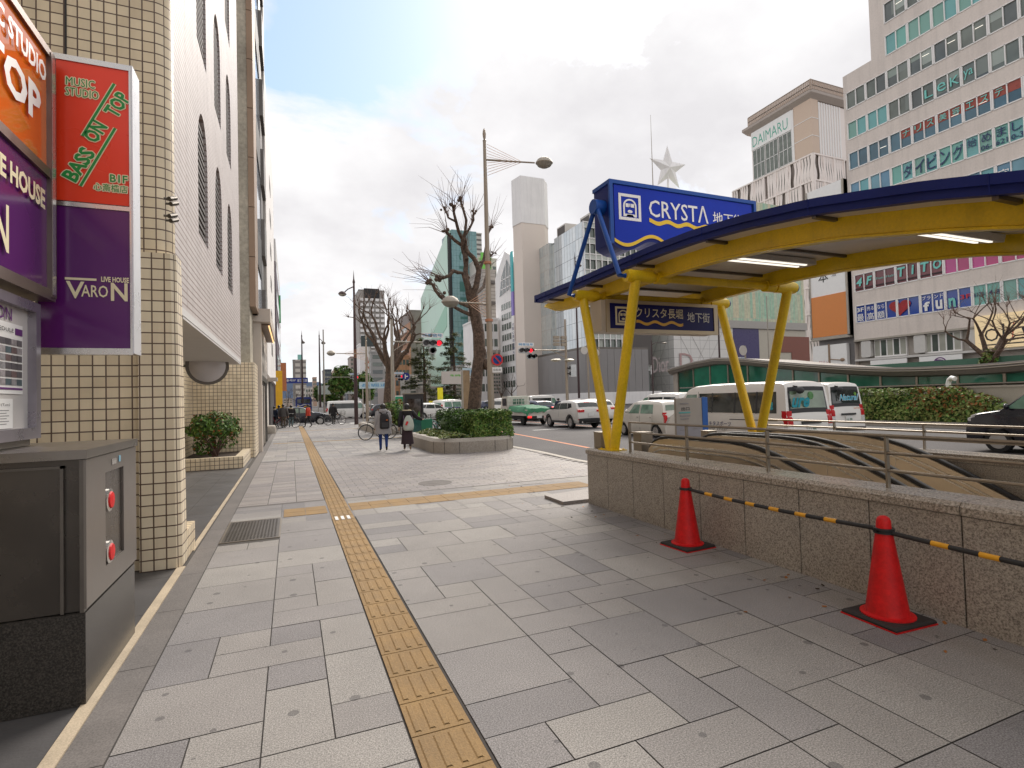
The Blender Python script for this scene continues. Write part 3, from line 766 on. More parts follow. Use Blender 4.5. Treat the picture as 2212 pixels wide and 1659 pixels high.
q = MB(); a = pt(140, 601, Y=SY-.008); q.box(a.x, a.x+.18, SY-.008, SY-.006, a.z-.008, a.z+.008); q.build('stripe', cream_ink, rs)
ftext('V', 143, 644, .105, .12, cream_ink, .015); ftext('ARO', 176, 641, .155, .085, cream_ink, .01); ftext('N', 240, 650, .10, .13, cream_ink, .02)
q = MB(); q.tube([(-2.2, SY+.1, 3.9), (-1.3, SY+.1, 3.9)], .03); q.tube([(-2.2, SY+.1, 2.3), (-1.3, SY+.1, 2.3)], .03); q.build('bracket', steel_dk, rs)

# ------------------------------------------------------------------ stair well of the underground mall
nw = thing('entrance_wall', 'low speckled granite wall around the underground entrance, behind the red cones', 'wall', (4.28, 3, 0))
q = MB(); q.box(4.145, 4.44, -2.99, 7.03, -3.2, .74); q.build('core', dark, nw)
q = MB(); ys = [7.055, 6.5, 5.9, 5.28, 4.66, 4.04, 3.42, 2.80, 2.18, 1.56, .94, .32, -.3, -.92, -1.54, -2.3, -3]
for a, b in zip(ys, ys[1:]): q.box(4.115, 4.145, b+.0055, a-.0055, 0, .738)
q.box(4.15, 4.44, 7.03, 7.06, 0, .738); q.build('cladding', wallstone, nw); q = MB(); q.box(4.44, 4.47, -3, 7.03, -3.2, .738); q.build('inner_face', wallstone, nw)
q = MB()
for a, b in zip(ys[::2], ys[2::2]+[-3]):
    if a-b > .05: q.prism([(4.10, b+.003, .745), (4.48, b+.003, .745), (4.48, b+.003, .80), (4.46, b+.003, .83), (4.125, b+.003, .83), (4.10, b+.003, .80)], (0, a-b-.006+(.02 if a > 7 else 0), 0))
q.build('coping', wallcap, nw)
fwall = thing('entrance_wall', 'low granite wall on the road side of the underground entrance, behind the escalators', 'wall', (7.2, 2, 0))
q = MB(); q.box(7.03, 7.37, -3, 7.05, -3.2, .74); q.build('core', wallstone, fwall)
q = MB(); q.box(7.0, 7.40, -3, 7.07, .745, .83); q.build('coping', wallcap, fwall)
ew = thing('stair_well', 'dark sloping well holding the escalators down to the underground mall', 'stairwell', (5.7, 1, -2))
q = MB(); q.box(4.47, 7.03, -3.2, -3.0, -3.2, .1); q.poly([(4.47, 4.44, -.02), (7.03, 4.44, -.02), (7.03, -3, -3.2), (4.47, -3, -3.2)]); q.build('slope', steel_dk, ew)
q = MB(); q.box(4.5, 7.0, 4.46, 6.95, -.003, .004); q.build('landing_plate', steel_dk, ew)

HR = [(6.46, .76), (6.42, .86), (6.32, .95), (6.18, 1.0), (6.0, 1.02), (5.4, 1.025), (4.9, 1.025), (4.7, 1.015), (4.45, .975), (4.2, .905), (3.9, .79), (3.6, .655), (3.25, .485), (-1.2, -1.99)]
def escalator(x0, x1, label):
    t = thing('escalator', label, 'escalator', ((x0+x1)/2, 5, 0), group='escalators down to the mall')
    for x in (x0, x1):
        q = MB(); P = [(x-.05, y, z-.03) for y, z in HR]+[(x-.05, -1.2, -3.0), (x-.05, 4.3, .01), (x-.05, 6.46, .01)]
        q.prism(P, (.10, 0, 0)); b = q.build('balustrade', mat('balustrade_steel', (.72, .61, .47), .42, .55, var=.2, scale=1.5), t)
        q = MB()
        for (dz, e_) in ((.10, .058), (.16, .062)): 
            for sx in (-1, 1): q.loft([[V((x+sx*.05, y, z-dz)), V((x+sx*e_, y, z-dz-.004)), V((x+sx*e_, y, z-dz-.022)), V((x+sx*.05, y, z-dz-.026))] for y, z in HR[2:]], caps=True)
        for yj in (5.2, 4.3): q.box(x-.0515, x+.0515, yj, yj+.006, .02, .85)
        q.build('trim', steel_lt, b)
        q = MB(); q.loft([[V((x+a_, y, z+b_)) for a_, b_ in ((-.036, -.022), (-.042, -.004), (-.03, .014), (0, .02), (.03, .014), (.042, -.004), (.036, -.022))] for y, z in HR], caps=True); q.build('handrail', black_rubber, t, smooth=60)
    q = MB(); y = 4.45; z = 0
    while y > -1.0: q.box(x0+.06, x1-.06, y-.34, y, z-.45, z-.01); y -= .36; z -= .2
    q.build('steps', steel_dk, t)
    return t
escalator(4.82, 5.70, 'escalator nearest the pavement, with brushed steel balustrades')
escalator(5.98, 6.90, 'escalator beside the road side wall, with brushed steel balustrades')
def railing(x, ys_, zs, r, label, y1, y0, zb):
    t = thing('railing', label, 'railing', (x, (y0+y1)/2, zb))
    for z in zs: q = MB(); q.tube([(x, y1, z), (x, y0, z)], r); q.build('rail', steel, t)
    for y in ys_: q = MB(); q.bar((x, y, zb), (x, y, zs[0]-.005), .036, .016, (0, 1, 0)); q.build('post', steel, t)
    return t
railing(4.28, (6.17, 5.03, 3.88, 2.75, 1.6, .45, -.7), (1.235, 1.10, .965), .013, 'three bar steel railing on the granite wall behind the cones', 6.19, -2.9, .83)
railing(7.34, (6.66, 5.45, 4.25, 3.05, 1.85, .65, -.6), (1.14, 1.05, .95), .013, 'three bar steel railing on the wall next to the road', 6.68, -2.9, .83)
for (x, y, w_, z0, z1, lb) in ((4.33, 6.93, .20, .831, 1.07, 'small brushed steel box on the end of the granite wall by the yellow V column'), (4.82, 6.62, .20, 0, 1.06, 'brushed steel post at the head of the near escalator'), (6.28, 6.85, .17, 0, 1.0, 'brushed steel post beside the notice board between the escalators')):
    q = MB(); q.box(x-w_/2, x+w_/2, y-w_/2, y+w_/2, z0, z1-.012); q.box(x-w_/2-.006, x+w_/2+.006, y-w_/2-.006, y+w_/2+.006, z1-.012, z1); q.box(x-w_/2-.004, x-w_/2+.05, y-w_/2-.004, y-w_/2, z0+.02, z1-.06)
    solo('steel_post', q, steel, lb, 'steel box' if z0 else 'post', (x, y, z0))
q = MB(); q.prism([(3.72, 7.12, 0), (4.8, 7.12, 0), (4.8, 7.95, 0), (3.72, 7.75, 0)], (0, 0, .05)); solo('stone_sill', q, setts, 'thin stone sill on the paving at the open end of the granite wall', 'sill', (4.2, 7.5, 0))

nb = thing('notice_board', 'grey notice board with a blue edge, between the escalators and a white van', 'notice board', (7.4, 8.5, 0))
a = pt(1468, 862, Y=8.5); b = pt(1522, 858, Y=8.5)
q = MB(); q.box(7.0, 7.64, 8.5, 8.56, .10, 1.52); q.build('panel', mat('board_grey', (.36, .33, .30), .5, var=.08), nb)
q = MB(); q.box(6.99, 7.645, 8.494, 8.50, .10, .98); q.build('lower_panel', mat('board_lilac', (.27, .265, .30), .5, var=.08), nb)
q = MB(); q.box(7.642, 7.78, 8.49, 8.57, .10, 1.53); q.build('blue_edge', mat('board_blue', (.01, .10, .40), .4), nb)
q = MB()
for (x0, x1, z) in ((7.10, 7.3, 1.40), (7.08, 7.34, 1.16), (7.1, 7.3, 1.1), (7.08, 7.25, .88), (7.4, 7.5, .9), (7.08, 7.2, .7), (7.45, 7.6, .68), (7.08, 7.3, .6), (7.35, 7.5, .55)): q.box(x0, x1, 8.489, 8.4935, z, z+.022)
q.build('small_print', grey_ink, nb)
q = MB(); q.box(7.06, 7.34, 8.493, 8.4985, 1.22, 1.25); q.build('teal_rule', mat('teal_ink', (.10, .36, .36), .5), nb)
text('出口', (7.12, 8.495, 1.275), (1, 0, 0), (0, 0, 1), .07, black_ink, nb, w=.2, bold=.02)
q = MB(); q.box(7.02, 7.06, 8.51, 8.55, 0, .1); q.box(7.6, 7.64, 8.51, 8.55, 0, .1); q.build('foot', steel_dk, nb)

# ------------------------------------------------------------------ canopy
RP = [(9.03, 3.51), (8.2, 3.50), (7.46, 3.485), (6.8, 3.487), (6.23, 3.49), (5.5, 3.485), (4.8, 3.46), (4.1, 3.395), (3.33, 3.29), (2.4, 3.09), (1.84, 2.94), (1.2, 2.73), (.5, 2.47), (-.2, 2.17), (-.9, 1.82)]
RP = [(y, z) for y, z in RP]
def zr(y):
    for (a, za), (b, zb) in zip(RP, RP[1:]):
        if b <= y <= a: return zb+(za-zb)*(y-b)/(a-b)
    return RP[0][1] if y > RP[0][0] else RP[-1][1]
cp = thing('entrance_canopy', 'arched canopy with a blue edge on yellow beams and V columns over the entrance', 'canopy', (5.7, 5, 0))
YS = [9.03-.2*i for i in range(50) if 9.03-.2*i > -.95]
x0, x1 = 4.32, 6.98
q = MB(); q.loft([[V((x0, y, zr(y)-.115)), V((x1, y, zr(y)-.115)), V((x1, y, zr(y)-.01)), V((x0, y, zr(y)-.01))] for y in YS], caps=True); q.build('roof', soffit, cp, smooth=30)
q = MB()
for sx, xe in ((-1, x0), (1, x1)):
    for (d0, d1, o) in ((0.0, .062, .03), (.060, .125, .0)):
        xa, xb = xe+sx*(o+.0), xe+sx*(o+.03)
        q.loft([[V((xa-sx*.06, y, zr(y)-d0+.012)), V((xb, y, zr(y)-d0+.012)), V((xb, y, zr(y)-d1)), V((xa-sx*.06, y, zr(y)-d1))] for y in YS], caps=True)
q.box(x0-.05, x1+.05, 9.03, 9.10, 3.40, 3.53)
q.build('fascia', blue_paint, cp, smooth=30)
q = MB()
for y in [8.6-1.32*i for i in range(8)]:
    if y < -.8: break
    for sx, xe in ((-1, x0-.062), (1, x1+.062)): r__ = MB(); r__.box(xe-.002, xe+.002, y, y+.006, zr(y)-.13, zr(y)+.013); r__.build('fascia_joint', blue_paint, cp)
    r__ = MB(); r__.box(x0+.02, x1-.02, y-.01, y+.03, zr(y)-.15, zr(y)-.116); r__.build('soffit_rib', steel_dk, cp)
for xb in (4.66, 6.64):                        # curved box beams with a snubbed tip
    q = MB(); yb = [9.36, 8.9, 8.3]+[8.0-.25*i for i in range(36) if 8.0-.25*i > -.9]
    rings = []
    for y in yb:
        t_, bt = zr(min(y, 9.0))-.085, zr(min(y, 9.0))-.085-.235
        if y > 9.2: bt = t_-.05
        elif y > 8.8: bt = t_-.20
        w_ = .055
        rings.append([V((xb-w_, y, bt)), V((xb+w_, y, bt)), V((xb+w_, y, bt+.02)), V((xb+.035, y, bt+.03)), V((xb+.035, y, t_)), V((xb-.035, y, t_)), V((xb-.035, y, bt+.03)), V((xb-w_, y, bt+.02))])
    q.loft(rings, caps=True); q.build('beam', yellow_paint, cp, smooth=25)
for (xv, sg) in ((4.25, -1), (7.02, 1)):
    for yt in (7.26, 5.88):
        q = MB(); q.cyl((xv, 6.57+(.05 if yt > 6.5 else -.05), .70 if False else .831), (xv, yt, 3.13), .070, n=16)
        q.build('column', yellow_paint, cp, smooth=40)
for yt in (7.26, 5.88):
    q = MB(); q.cyl((4.40, yt, 3.18), (6.90, yt, 3.18), .058, n=14)
    for xa, xb in ((4.10, 4.14), (4.14, 4.50), (6.76, 7.14), (7.14, 7.17)): q.cyl((xa, yt, 3.18), (xb, yt, 3.18), .088 if xb-xa > .1 else .080, n=18)
    for xb in (4.66, 6.64): q.cyl((xb-.09, yt, 3.18), (xb+.09, yt, 3.18), .085, n=16)
    q.build('cross_tube', yellow_paint, cp, smooth=40)
for xv in (4.25, 7.02):
    q = MB(); q.box(xv-.13, xv+.13, 6.40, 6.74, .8305, .842)
    for dx in (-.10, .10):
        for dy in (-.13, .13): q.lathe([(.016, .012), (.016, .026), (.001, .028)], (xv+dx, 6.57+dy, .83), 6)
    q.build('base_plate', yellow_paint, cp)
for yt in (7.26, 5.88):
    q = MB(); q.cyl((7.17, yt, 3.18), (7.21, yt, 3.18), .06, n=12); q.build('end_cap', blue_bright, cp)
for (yc, xc) in ((5.05, 5.7), (3.05, 5.75), (1.2, 5.6)):
    q = MB(); z = zr(yc)-.13; s_ = (zr(yc+.1)-zr(yc-.1))/.2
    q.frame((xc, yc, z), (1, 0, 0), V((0, 1, s_)).normalized(), (0, -s_, 1), -.75, .75, -.11, .11, -.07, .0); lf = q.build('light_fitting', mat('fitting_white', (.6, .59, .57), .4), cp)
    for dy in (-.06, .06): q = MB(); q.frame((xc, yc, z), (1, 0, 0), V((0, 1, s_)).normalized(), (0, -s_, 1), -.70, .62, dy-.018, dy+.018, -.082, -.071); q.build('tube_lamp', lamp_lit, lf)

# ------------------------------------------------------------------ signs of the mall
def wave(x0_, x1_, n, f): return [(x0_+(x1_-x0_)*i/n, f(x0_+(x1_-x0_)*i/n)) for i in range(n+1)]
def ribbon(pts2, w_, mp, ma, par, name='wave'):
    q = MB(); up_ = [mp(x, z+w_/2) for x, z in pts2]; dn = [mp(x, z-w_/2) for x, z in pts2]
    q.loft([up_, dn], closed=False); return q.build(name, ma, par)
def emblem(par, x0_, z0, s, Y_, ink, face):
    """square frame with the front of a train"""
    P = lambda a, b, d=0: (x0_+a*s, Y_-d, z0+b*s)
    q = MB(); q.holed([P(0, 0), P(1, 0), P(1, 1), P(0, 1)], [[P(.11, .11), P(.89, .11), P(.89, .89), P(.11, .89)]], (0, -.003, 0))
    arc_o = [P(.5+.30*math.cos(t), .55+.27*math.sin(t)) for t in [math.pi*i/12 for i in range(13)]]
    arc_i = [P(.5+.23*math.cos(t), .55+.21*math.sin(t)) for t in [math.pi*i/12 for i in range(13)]]
    q.holed(arc_o+[P(.20, .14), P(.80, .14)], [arc_i+[P(.27, .24), P(.73, .24)]], (0, -.003, 0))
    for a in ((.31, .50, .45, .64), (.55, .50, .69, .64), (.475, .52, .525, .64)): q.poly([P(a[0], a[1], .003), P(a[2], a[1], .003), P(a[2], a[3], .003), P(a[0], a[3], .003)])
    q.poly([P(.5+.11*math.cos(t), .34+.06*math.sin(t), .003) for t in [math.pi*i/8 for i in range(16)]])
    q.poly([P(.32, .14, .003), P(.68, .14, .003), P(.62, .22, .003), P(.38, .22, .003)])
    q.build('emblem', ink, par)
cs_ = thing('roof_sign', 'long blue box sign with yellow waves, carried above the canopy on blue legs', 'sign', (5.6, 6.57, 3.18))
zb = lambda x: 3.77+.085*math.sin((x-4.22)*2*math.pi/.95+math.pi)-.02*(x-4.2) if x > 4.0 else 3.8
bot = [(x, zb(x)) for x in [4.22+i*.065 for i in range(43)]]
SXR = bot[-1][0]; FY = 6.36
P = [(x, FY+.02, z) for x, z in bot]+[(SXR, FY+.02, 4.66), (4.22, FY+.02, 4.66)]
q = MB(); q.prism(P, (0, .42, 0)); q.build('box', blue_paint, cs_)
P = [(x, FY+.012, z+.05) for x, z in bot if 4.26 < x < SXR-.04]; P += [(P[-1][0], FY+.012, 4.61), (P[0][0], FY+.012, 4.61)]
q = MB(); q.prism(P, (0, .02, 0)); q.build('face', blue_face, cs_)
q = MB(); q.box(4.20, SXR+.02, FY-.008, FY+.45, 4.62, 4.675); q.box(4.20, 4.255, FY-.008, FY+.03, 3.76, 4.62); q.box(SXR-.03, SXR+.02, FY-.008, FY+.45, 3.7, 4.62); q.build('frame', blue_bright, cs_)
q = MB(); q.cyl((4.05, 6.57, 4.33), (4.24, 6.57, 4.33), .105, n=20); q.build('pipe', blue_bright, cs_, smooth=40)
for yt in (7.26, 5.88):
    q = MB(); q.tube([(4.09, yt, 3.18), (4.0, yt, 3.18), (4.10, 6.57+(yt-6.57)*.06, 4.30)], .034, 10); q.build('leg', blue_bright, cs_, smooth=40)
mp = lambda x, z: V((x, FY+.006, z))
ribbon(wave(4.27, SXR-.05, 60, lambda x: zb(x)+.075), .05, mp, yellow_ink, cs_)
e0 = pt(1338, 473, Y=FY); e1 = pt(1384, 417, Y=FY); emblem(cs_, e0.x, e0.z, (e1.x-e0.x), FY+.009, white_ink, blue_face)
a = pt(1403, 465, Y=FY); b = pt(1531, 478, Y=FY); text('CRYSTΛ', (a.x, FY+.010, a.z-.015), ux, uz, .265, white_ink, cs_, w=b.x-a.x, bold=.035)
a2 = pt(1541, 480, Y=FY); text('地下街', (a2.x, FY+.010, a.z-.0), ux, uz, .19, white_ink, cs_, w=.62, bold=.02)
ribbon(wave(a.x, b.x-.02, 40, lambda x: a.z-.085+.022*math.sin((x-a.x)*2*math.pi/.36+2)), .06, mp, yellow_ink, cs_)

ms = thing('hanging_sign', 'navy light box sign hung under the canopy with the mall name in Japanese', 'sign', (5.6, 7.1, 3.1))
q = MB(); q.box(4.42, 6.70, 7.02, 7.34, 2.60, 3.085); q.build('box', mat('sign_cream', (.56, .50, .43), .45, var=.06), ms)
q = MB(); q.box(4.56, 6.62, 7.008, 7.02, 2.645, 3.04); q.build('face', blue_face2, ms)
q = MB(); 
for a_ in ((4.50, 6.70, 2.585, 2.645), (4.50, 6.70, 3.04, 3.095), (4.50, 4.56, 2.645, 3.04), (6.62, 6.70, 2.645, 3.04)): q.box(a_[0], a_[1], 6.995, 7.03, a_[2], a_[3])
q.build('frame', mat('sign_rim', (.46, .38, .27), .4, .4), ms)
q = MB(); q.box(4.9, 4.94, 7.2, 7.24, 3.08, 3.14); q.box(6.2, 6.24, 7.2, 7.24, 3.08, 3.14); q.build('hanger', steel_dk, ms)
cream2 = mat('sign_cream_ink', (.78, .70, .50), .5, var=.05)
emblem(ms, 4.665, 2.70, .29, 7.006, cream2, blue_face2)
text('クリスタ長堀', (5.04, 7.005, 2.83), ux, uz, .16, cream2, ms, w=.93, bold=.012); text('地下街', (6.06, 7.005, 2.785), ux, uz, .165, mat('sign_pale_ink', (.72, .72, .72), .5), ms, w=.47, bold=.015)
ribbon(wave(5.05, 5.97, 40, lambda x: 2.75+.022*math.sin((x-5)*2*math.pi/.33)), .045, lambda x, z: V((x, 7.004, z)), mat('sign_amber', (.80, .45, .04), .45), ms)

# ------------------------------------------------------------------ cones and bars
cn = thing('traffic_cone', 'red traffic cone on a black rubber base at the far end of the striped bar', 'traffic cone', (3.84, 4.56, 0), R(4), group='red cones along the granite wall')
q = MB(); c0 = cn.location
q.lathe([(.165, .03), (.165, .042), (.135, .05), (.128, .075), (.046, .64), (.044, .68), (.036, .70), (.02, .712), (.001, .714)], c0, 28); q.build('cone', cone_red, cn, smooth=35)
q = MB(); 
def rot4(c, h, a): return [(c[0]+x*math.cos(a)-y*math.sin(a), c[1]+x*math.sin(a)+y*math.cos(a)) for x, y in ((-h, -h), (h, -h), (h, h), (-h, h))]
q.loft([[V((x, y, z)) for x, y in rot4(c0, h, R(4))] for h, z in ((.195, .010), (.195, .022), (.185, .034))], caps=True); q.build('base', cone_base, cn)
q = MB(); q.prism([(x, y, 0) for x, y in rot4(c0, .2, R(4))], (0, 0, .009)); q.build('base_rim', cone_red, cn)
cn2 = copy_tree(cn, (3.82, 2.50, 0), R(-3), 'red traffic cone on a black rubber base, nearest the camera where two striped bars meet')
def barrier(p, q_, label):
    p, q_ = V(p), V(q_); t = thing('cone_bar', label, 'barrier bar', p, group='striped bars between the cones')
    d = (q_-p).normalized(); L = (q_-p).length
    m_ = MB(); sag = lambda f_: V((0, 0, -.022*4*f_*(1-f_))); m_.tube([p+(q_-p)*(i/10)+sag(i/10) for i in range(11)], .0165, 12)
    for e_ in (p, q_): m_.lathe([(.052, -.012), (.064, -.012), (.064, .012), (.052, .012)], e_-d*.0, 18)
    m_.build('rod', black_rubber, t, smooth=40)
    s = .30
    while s < L-.22: m_ = MB(); m_.cyl(p+d*s+sag(s/L), p+d*(s+.10)+sag((s+.1)/L), .0178, n=12); m_.build('yellow_band', bar_yellow, t, smooth=40); s += .262
barrier((3.84, 4.56, .605), (3.82, 2.50, .617), 'black and yellow striped bar linking the two red cones')
barrier((3.82, 2.50, .605), (3.84, .45, .600), 'black and yellow striped bar running out of the picture from the nearest cone')

# ------------------------------------------------------------------ planters, trees and lamps on the pavement
def rrect(x0, x1, y0, y1, r, n=6):
    P = []
    for (cx, cy, a0) in ((x1-r, y0+r, -90), (x1-r, y1-r, 0), (x0+r, y1-r, 90), (x0+r, y0+r, 180)):
        for i in range(n+1): a = R(a0+90*i/n); P.append((cx+r*math.cos(a), cy+r*math.sin(a)))
    return P
def stone_planter(x0, x1, y0, y1, h, label, r=.9):
    t = thing('stone_planter', label, 'planter', ((x0+x1)/2, (y0+y1)/2, 0), group='stone planters on the pavement')
    O = rrect(x0, x1, y0, y1, r); I = rrect(x0+.34, x1-.34, y0+.34, y1-.34, max(.2, r-.34)); M_ = rrect(x0+.10, x1-.10, y0+.10, y1-.10, max(.2, r-.1)); n = len(O)
    q = MB(); q.loft([[V((x, y, z)) for x, y in L] for L, z in ((O, 0), (O, h-.09), (M_, h), (I, h), (I, h-.14))]); q.build('kerb', planterstone, t, smooth=35)
    q = MB()
    for i in range(0, n, 2):
        a, b = O[i], O[(i+1) % n]; d = (V((b[0]-a[0], b[1]-a[1], 0)) or V((1, 0, 0))).normalized()
        q.bar((a[0], a[1], .0), (a[0], a[1], h-.085), .012, .012, d)
    q.build('joint', joint, t)
    q = MB(); q.poly([(x, y, h-.13) for x, y in I]); q.build('soil', soil, t)
    return t
stone_planter(4.02, 6.72, 15.55, 20.6, .43, 'rounded stone planter with a clipped hedge and low ground cover, in front of the bicycles')
stone_planter(3.9, 6.3, 26.5, 35.5, .40, 'rounded stone planter farther along the pavement, behind the two walking women')
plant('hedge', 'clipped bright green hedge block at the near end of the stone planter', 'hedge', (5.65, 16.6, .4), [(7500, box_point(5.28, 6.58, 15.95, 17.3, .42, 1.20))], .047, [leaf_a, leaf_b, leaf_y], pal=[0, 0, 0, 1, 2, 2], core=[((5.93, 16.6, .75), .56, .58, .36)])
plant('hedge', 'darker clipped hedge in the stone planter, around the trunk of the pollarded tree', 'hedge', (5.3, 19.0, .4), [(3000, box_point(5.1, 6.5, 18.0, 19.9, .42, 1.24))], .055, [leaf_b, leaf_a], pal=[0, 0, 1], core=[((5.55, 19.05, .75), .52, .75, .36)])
gc = MB(); gc.pal = [0, 0, 1, 2]
def gpt():
    x = random.uniform(4.25, 5.35); y = random.uniform(15.85, 20.2); return V((x, y, .33+.22*math.sin((x-4.1)*2.6)*random.uniform(.5, 1)+.05*math.sin(y*4))), V((0, -.3, .6))
leaves(gc, 3600, gpt, .055, .5); solo('ground_cover', gc, [leaf_c, leaf_b, leaf_y], None, None, (4.6, 18, .3), kind='stuff')
plant('bush', 'green bush in the far stone planter behind the walking women', 'bush', (5.2, 28.0, .3), [(2200, blob_point((5.15, 28.0, .95), 1.0, 1.1, .75))], .075, [leaf_a, leaf_b, leaf_y], pal=[0, 0, 1, 2], core=[((5.15, 28, .9), .6, .7, .5)])
plant('bush', 'bare brownish bush at the near end of the far stone planter', 'bush', (4.4, 27.2, .3), [(700, blob_point((4.4, 27.3, .8), .6, .6, .6, .2))], .05, [leaf_r, leaf_c, soil], 24, pal=[0, 1, 2, 2], stemh=1.0, spread=.6)

fl = MB(); fl.pal = [0, 1]
for _ in range(150):
    x = random.choice((random.uniform(3.0, 6.0), random.uniform(3.6, 4.1))); y = random.uniform(7.5, 15.4) if x > 4.2 else random.uniform(1.5, 15.4)
    if x > 4.1 and y < 7.3: continue
    a = random.uniform(0, 6.28); s_ = random.uniform(.012, .028); c_ = V((x, y, .004)); u_ = V((math.cos(a), math.sin(a), .15))*s_; w_ = V((-math.sin(a), math.cos(a), .2))*s_*.6
    fl.cur = random.choice(fl.pal); fl.add([c_-u_, c_-w_, c_+u_, c_+w_], [(0, 1, 2, 3)])
solo('fallen_leaves', fl, [leaf_r, soil], None, None, (4, 8, 0), kind='stuff')

def branch(mb, p, d, L, r, depth, wob=.25, kink=3, knob=True, split=(2, 3), spread=.75, up_=.25, tw=None):
    """a limb that forks; pollard knuckles at its ends with thin whips"""
    pts = [p.copy()]; rr = [r]
    for i in range(kink):
        d = (d+V((random.gauss(0, wob), random.gauss(0, wob), random.gauss(0, wob)+up_*.35))).normalized()
        p = p+d*(L/kink); pts.append(p.copy()); rr.append(r*(1-.36*(i+1)/kink))
    mb.tube(pts, rr, 7 if r > .03 else 5)
    if depth == 0:
        if knob: mb.ball(p, r*1.5, r*1.5, r*1.3, 6)
        if tw is not None:
            for _ in range(random.randint(6, 10)):
                e = (d*.7+V((random.gauss(0, .5), random.gauss(0, .5), random.gauss(.55, .4)))).normalized(); l2 = random.uniform(.3, .95)
                m1 = p+e*l2*.5+V((0, 0, .05)); m2 = p+e*l2+V((random.gauss(0, .12), random.gauss(0, .12), random.gauss(0, .1)))
                tw.tube([p, m1, m2], [.009, .006, .0025], 4)
        return
    if knob: mb.ball(p, rr[-1]*1.25, rr[-1]*1.25, rr[-1]*1.25, 7)
    for k_ in range(random.randint(*split)):
        a = random.uniform(0, 6.28); side = d.cross(V((math.cos(a), math.sin(a), .3))).normalized()
        nd = (d*(1-spread*.5)+side*spread*random.uniform(.6, 1.1)).normalized()
        branch(mb, p, nd, L*random.uniform(.62, .9), rr[-1]*random.uniform(.6, .8), depth-1, wob, kink, knob, split, spread, up_, tw)
def limb(mb, tw, pts, r0_, r1, whips=5):
    n = len(pts); fine = []
    for i in range(n-1):
        for s in (0, .5): fine.append(pts[i]*(1-s)+pts[i+1]*s+(V((random.gauss(0, .03), random.gauss(0, .05), random.gauss(0, .03))) if s else V((0, 0, 0))))
    fine.append(pts[-1]); k_ = len(fine)
    r0_ *= .85; r1 *= .85; mb.tube(fine, [r0_+(r1-r0_)*i/(k_-1) for i in range(k_)], 8)
    for p in fine[2::2]: mb.ball(p+V((random.gauss(0, .03), random.gauss(0, .03), 0)), r1*1.45, r1*1.45, r1*1.2, 6)
    e = pts[-1]; d = (pts[-1]-pts[-2]).normalized()
    for _ in range(3): mb.ball(e+V((random.gauss(0, .05), random.gauss(0, .05), random.gauss(0, .05))), r1*1.6, r1*1.6, r1*1.6, 6)
    for _ in range(whips+5):
        v = (d+V((random.gauss(0, .45), random.gauss(0, .5), random.gauss(.3, .35)))).normalized(); l2 = random.uniform(.5, 1.6)
        s0 = e-d*random.uniform(0, .4)
        tw.tube([s0, s0+v*l2*.5+V((0, 0, .06)), s0+v*l2+V((random.gauss(0, .15), 0, random.gauss(0, .12)))], [.011, .007, .0025], 4)
TY = 18.8
def T(x, y, dy=0.0): return pt(x, y, Y=TY+dy)
tr = thing('plane_tree', 'large pollarded bare plane tree with a furrowed trunk beside the tall beige lamp post', 'tree', T(1022, 905))
q = MB(); tw = MB()
trunk = [T(1022, 930), T(1025, 870), T(1030, 810), T(1036, 770), T(1034, 720), T(1024, 665), T(1018, 630)]
rings = []; rad = [.27, .235, .22, .225, .21, .205, .225]
for (p, r_) in zip(trunk, rad):
    rings.append([p+V((math.cos(t)*r_*(1+.10*math.cos(5*t)+.05*math.sin(9*t)), math.sin(t)*r_*(1+.1*math.cos(5*t)), 0)) for t in [2*math.pi*i/24 for i in range(24)]])
q.loft(rings, caps=True); kb = T(1050, 787, -.1); q.ball(kb, .16, .16, .22, 10); q.ball(T(1044, 760, -.1), .12, .12, .2, 8)
q.build('trunk', bark, tr, smooth=50)
q = MB(); tw = MB()
for (pp, a, b, wh) in (([(1018, 640), (1006, 600), (1008, 560, .3), (998, 530, .2), (975, 512, .1), (962, 500, 0)], .14, .05, 8), ([(1008, 560), (1000, 520, .3), (985, 478), (978, 445)], .10, .05, 7), ([(998, 535), (1005, 500, -.3), (1000, 450, -.4), (995, 430, -.4)], .075, .045, 7),
                       ([(1000, 515), (1016, 490), (1022, 462)], .06, .04, 6), ([(1020, 640), (1032, 600), (1030, 570), (1010, 545), (1004, 520)], .15, .08, 2), ([(1030, 600), (1045, 560, .6), (1052, 520, .9), (1060, 490, 1.0)], .08, .045, 6), ([(1028, 570), (1055, 560, .2), (1065, 548, .3)], .05, .03, 4),
                       ([(1014, 650), (1000, 590), (980, 585, -.2), (958, 600, -.3), (945, 600, -.3)], .10, .06, 8), ([(1018, 665), (975, 648, -.2), (955, 640, -.2)], .08, .05, 5), ([(1016, 680), (985, 665), (950, 640, -.4), (935, 615, -.5), (925, 610, -.5)], .085, .055, 9),
                       ([(1012, 600), (1004, 570, .8), (1002, 548, 1.2)], .07, .05, 4), ([(985, 478), (968, 470), (960, 452)], .05, .035, 6), ([(1022, 640), (1044, 620, .8), (1052, 590, 1.4), (1056, 575, 1.6)], .08, .05, 4)):
    limb(q, tw, [T(*c) for c in pp], a, b, wh)
q.build('limb', bark, tr, smooth=50); tw.build('twigs', twig, tr)

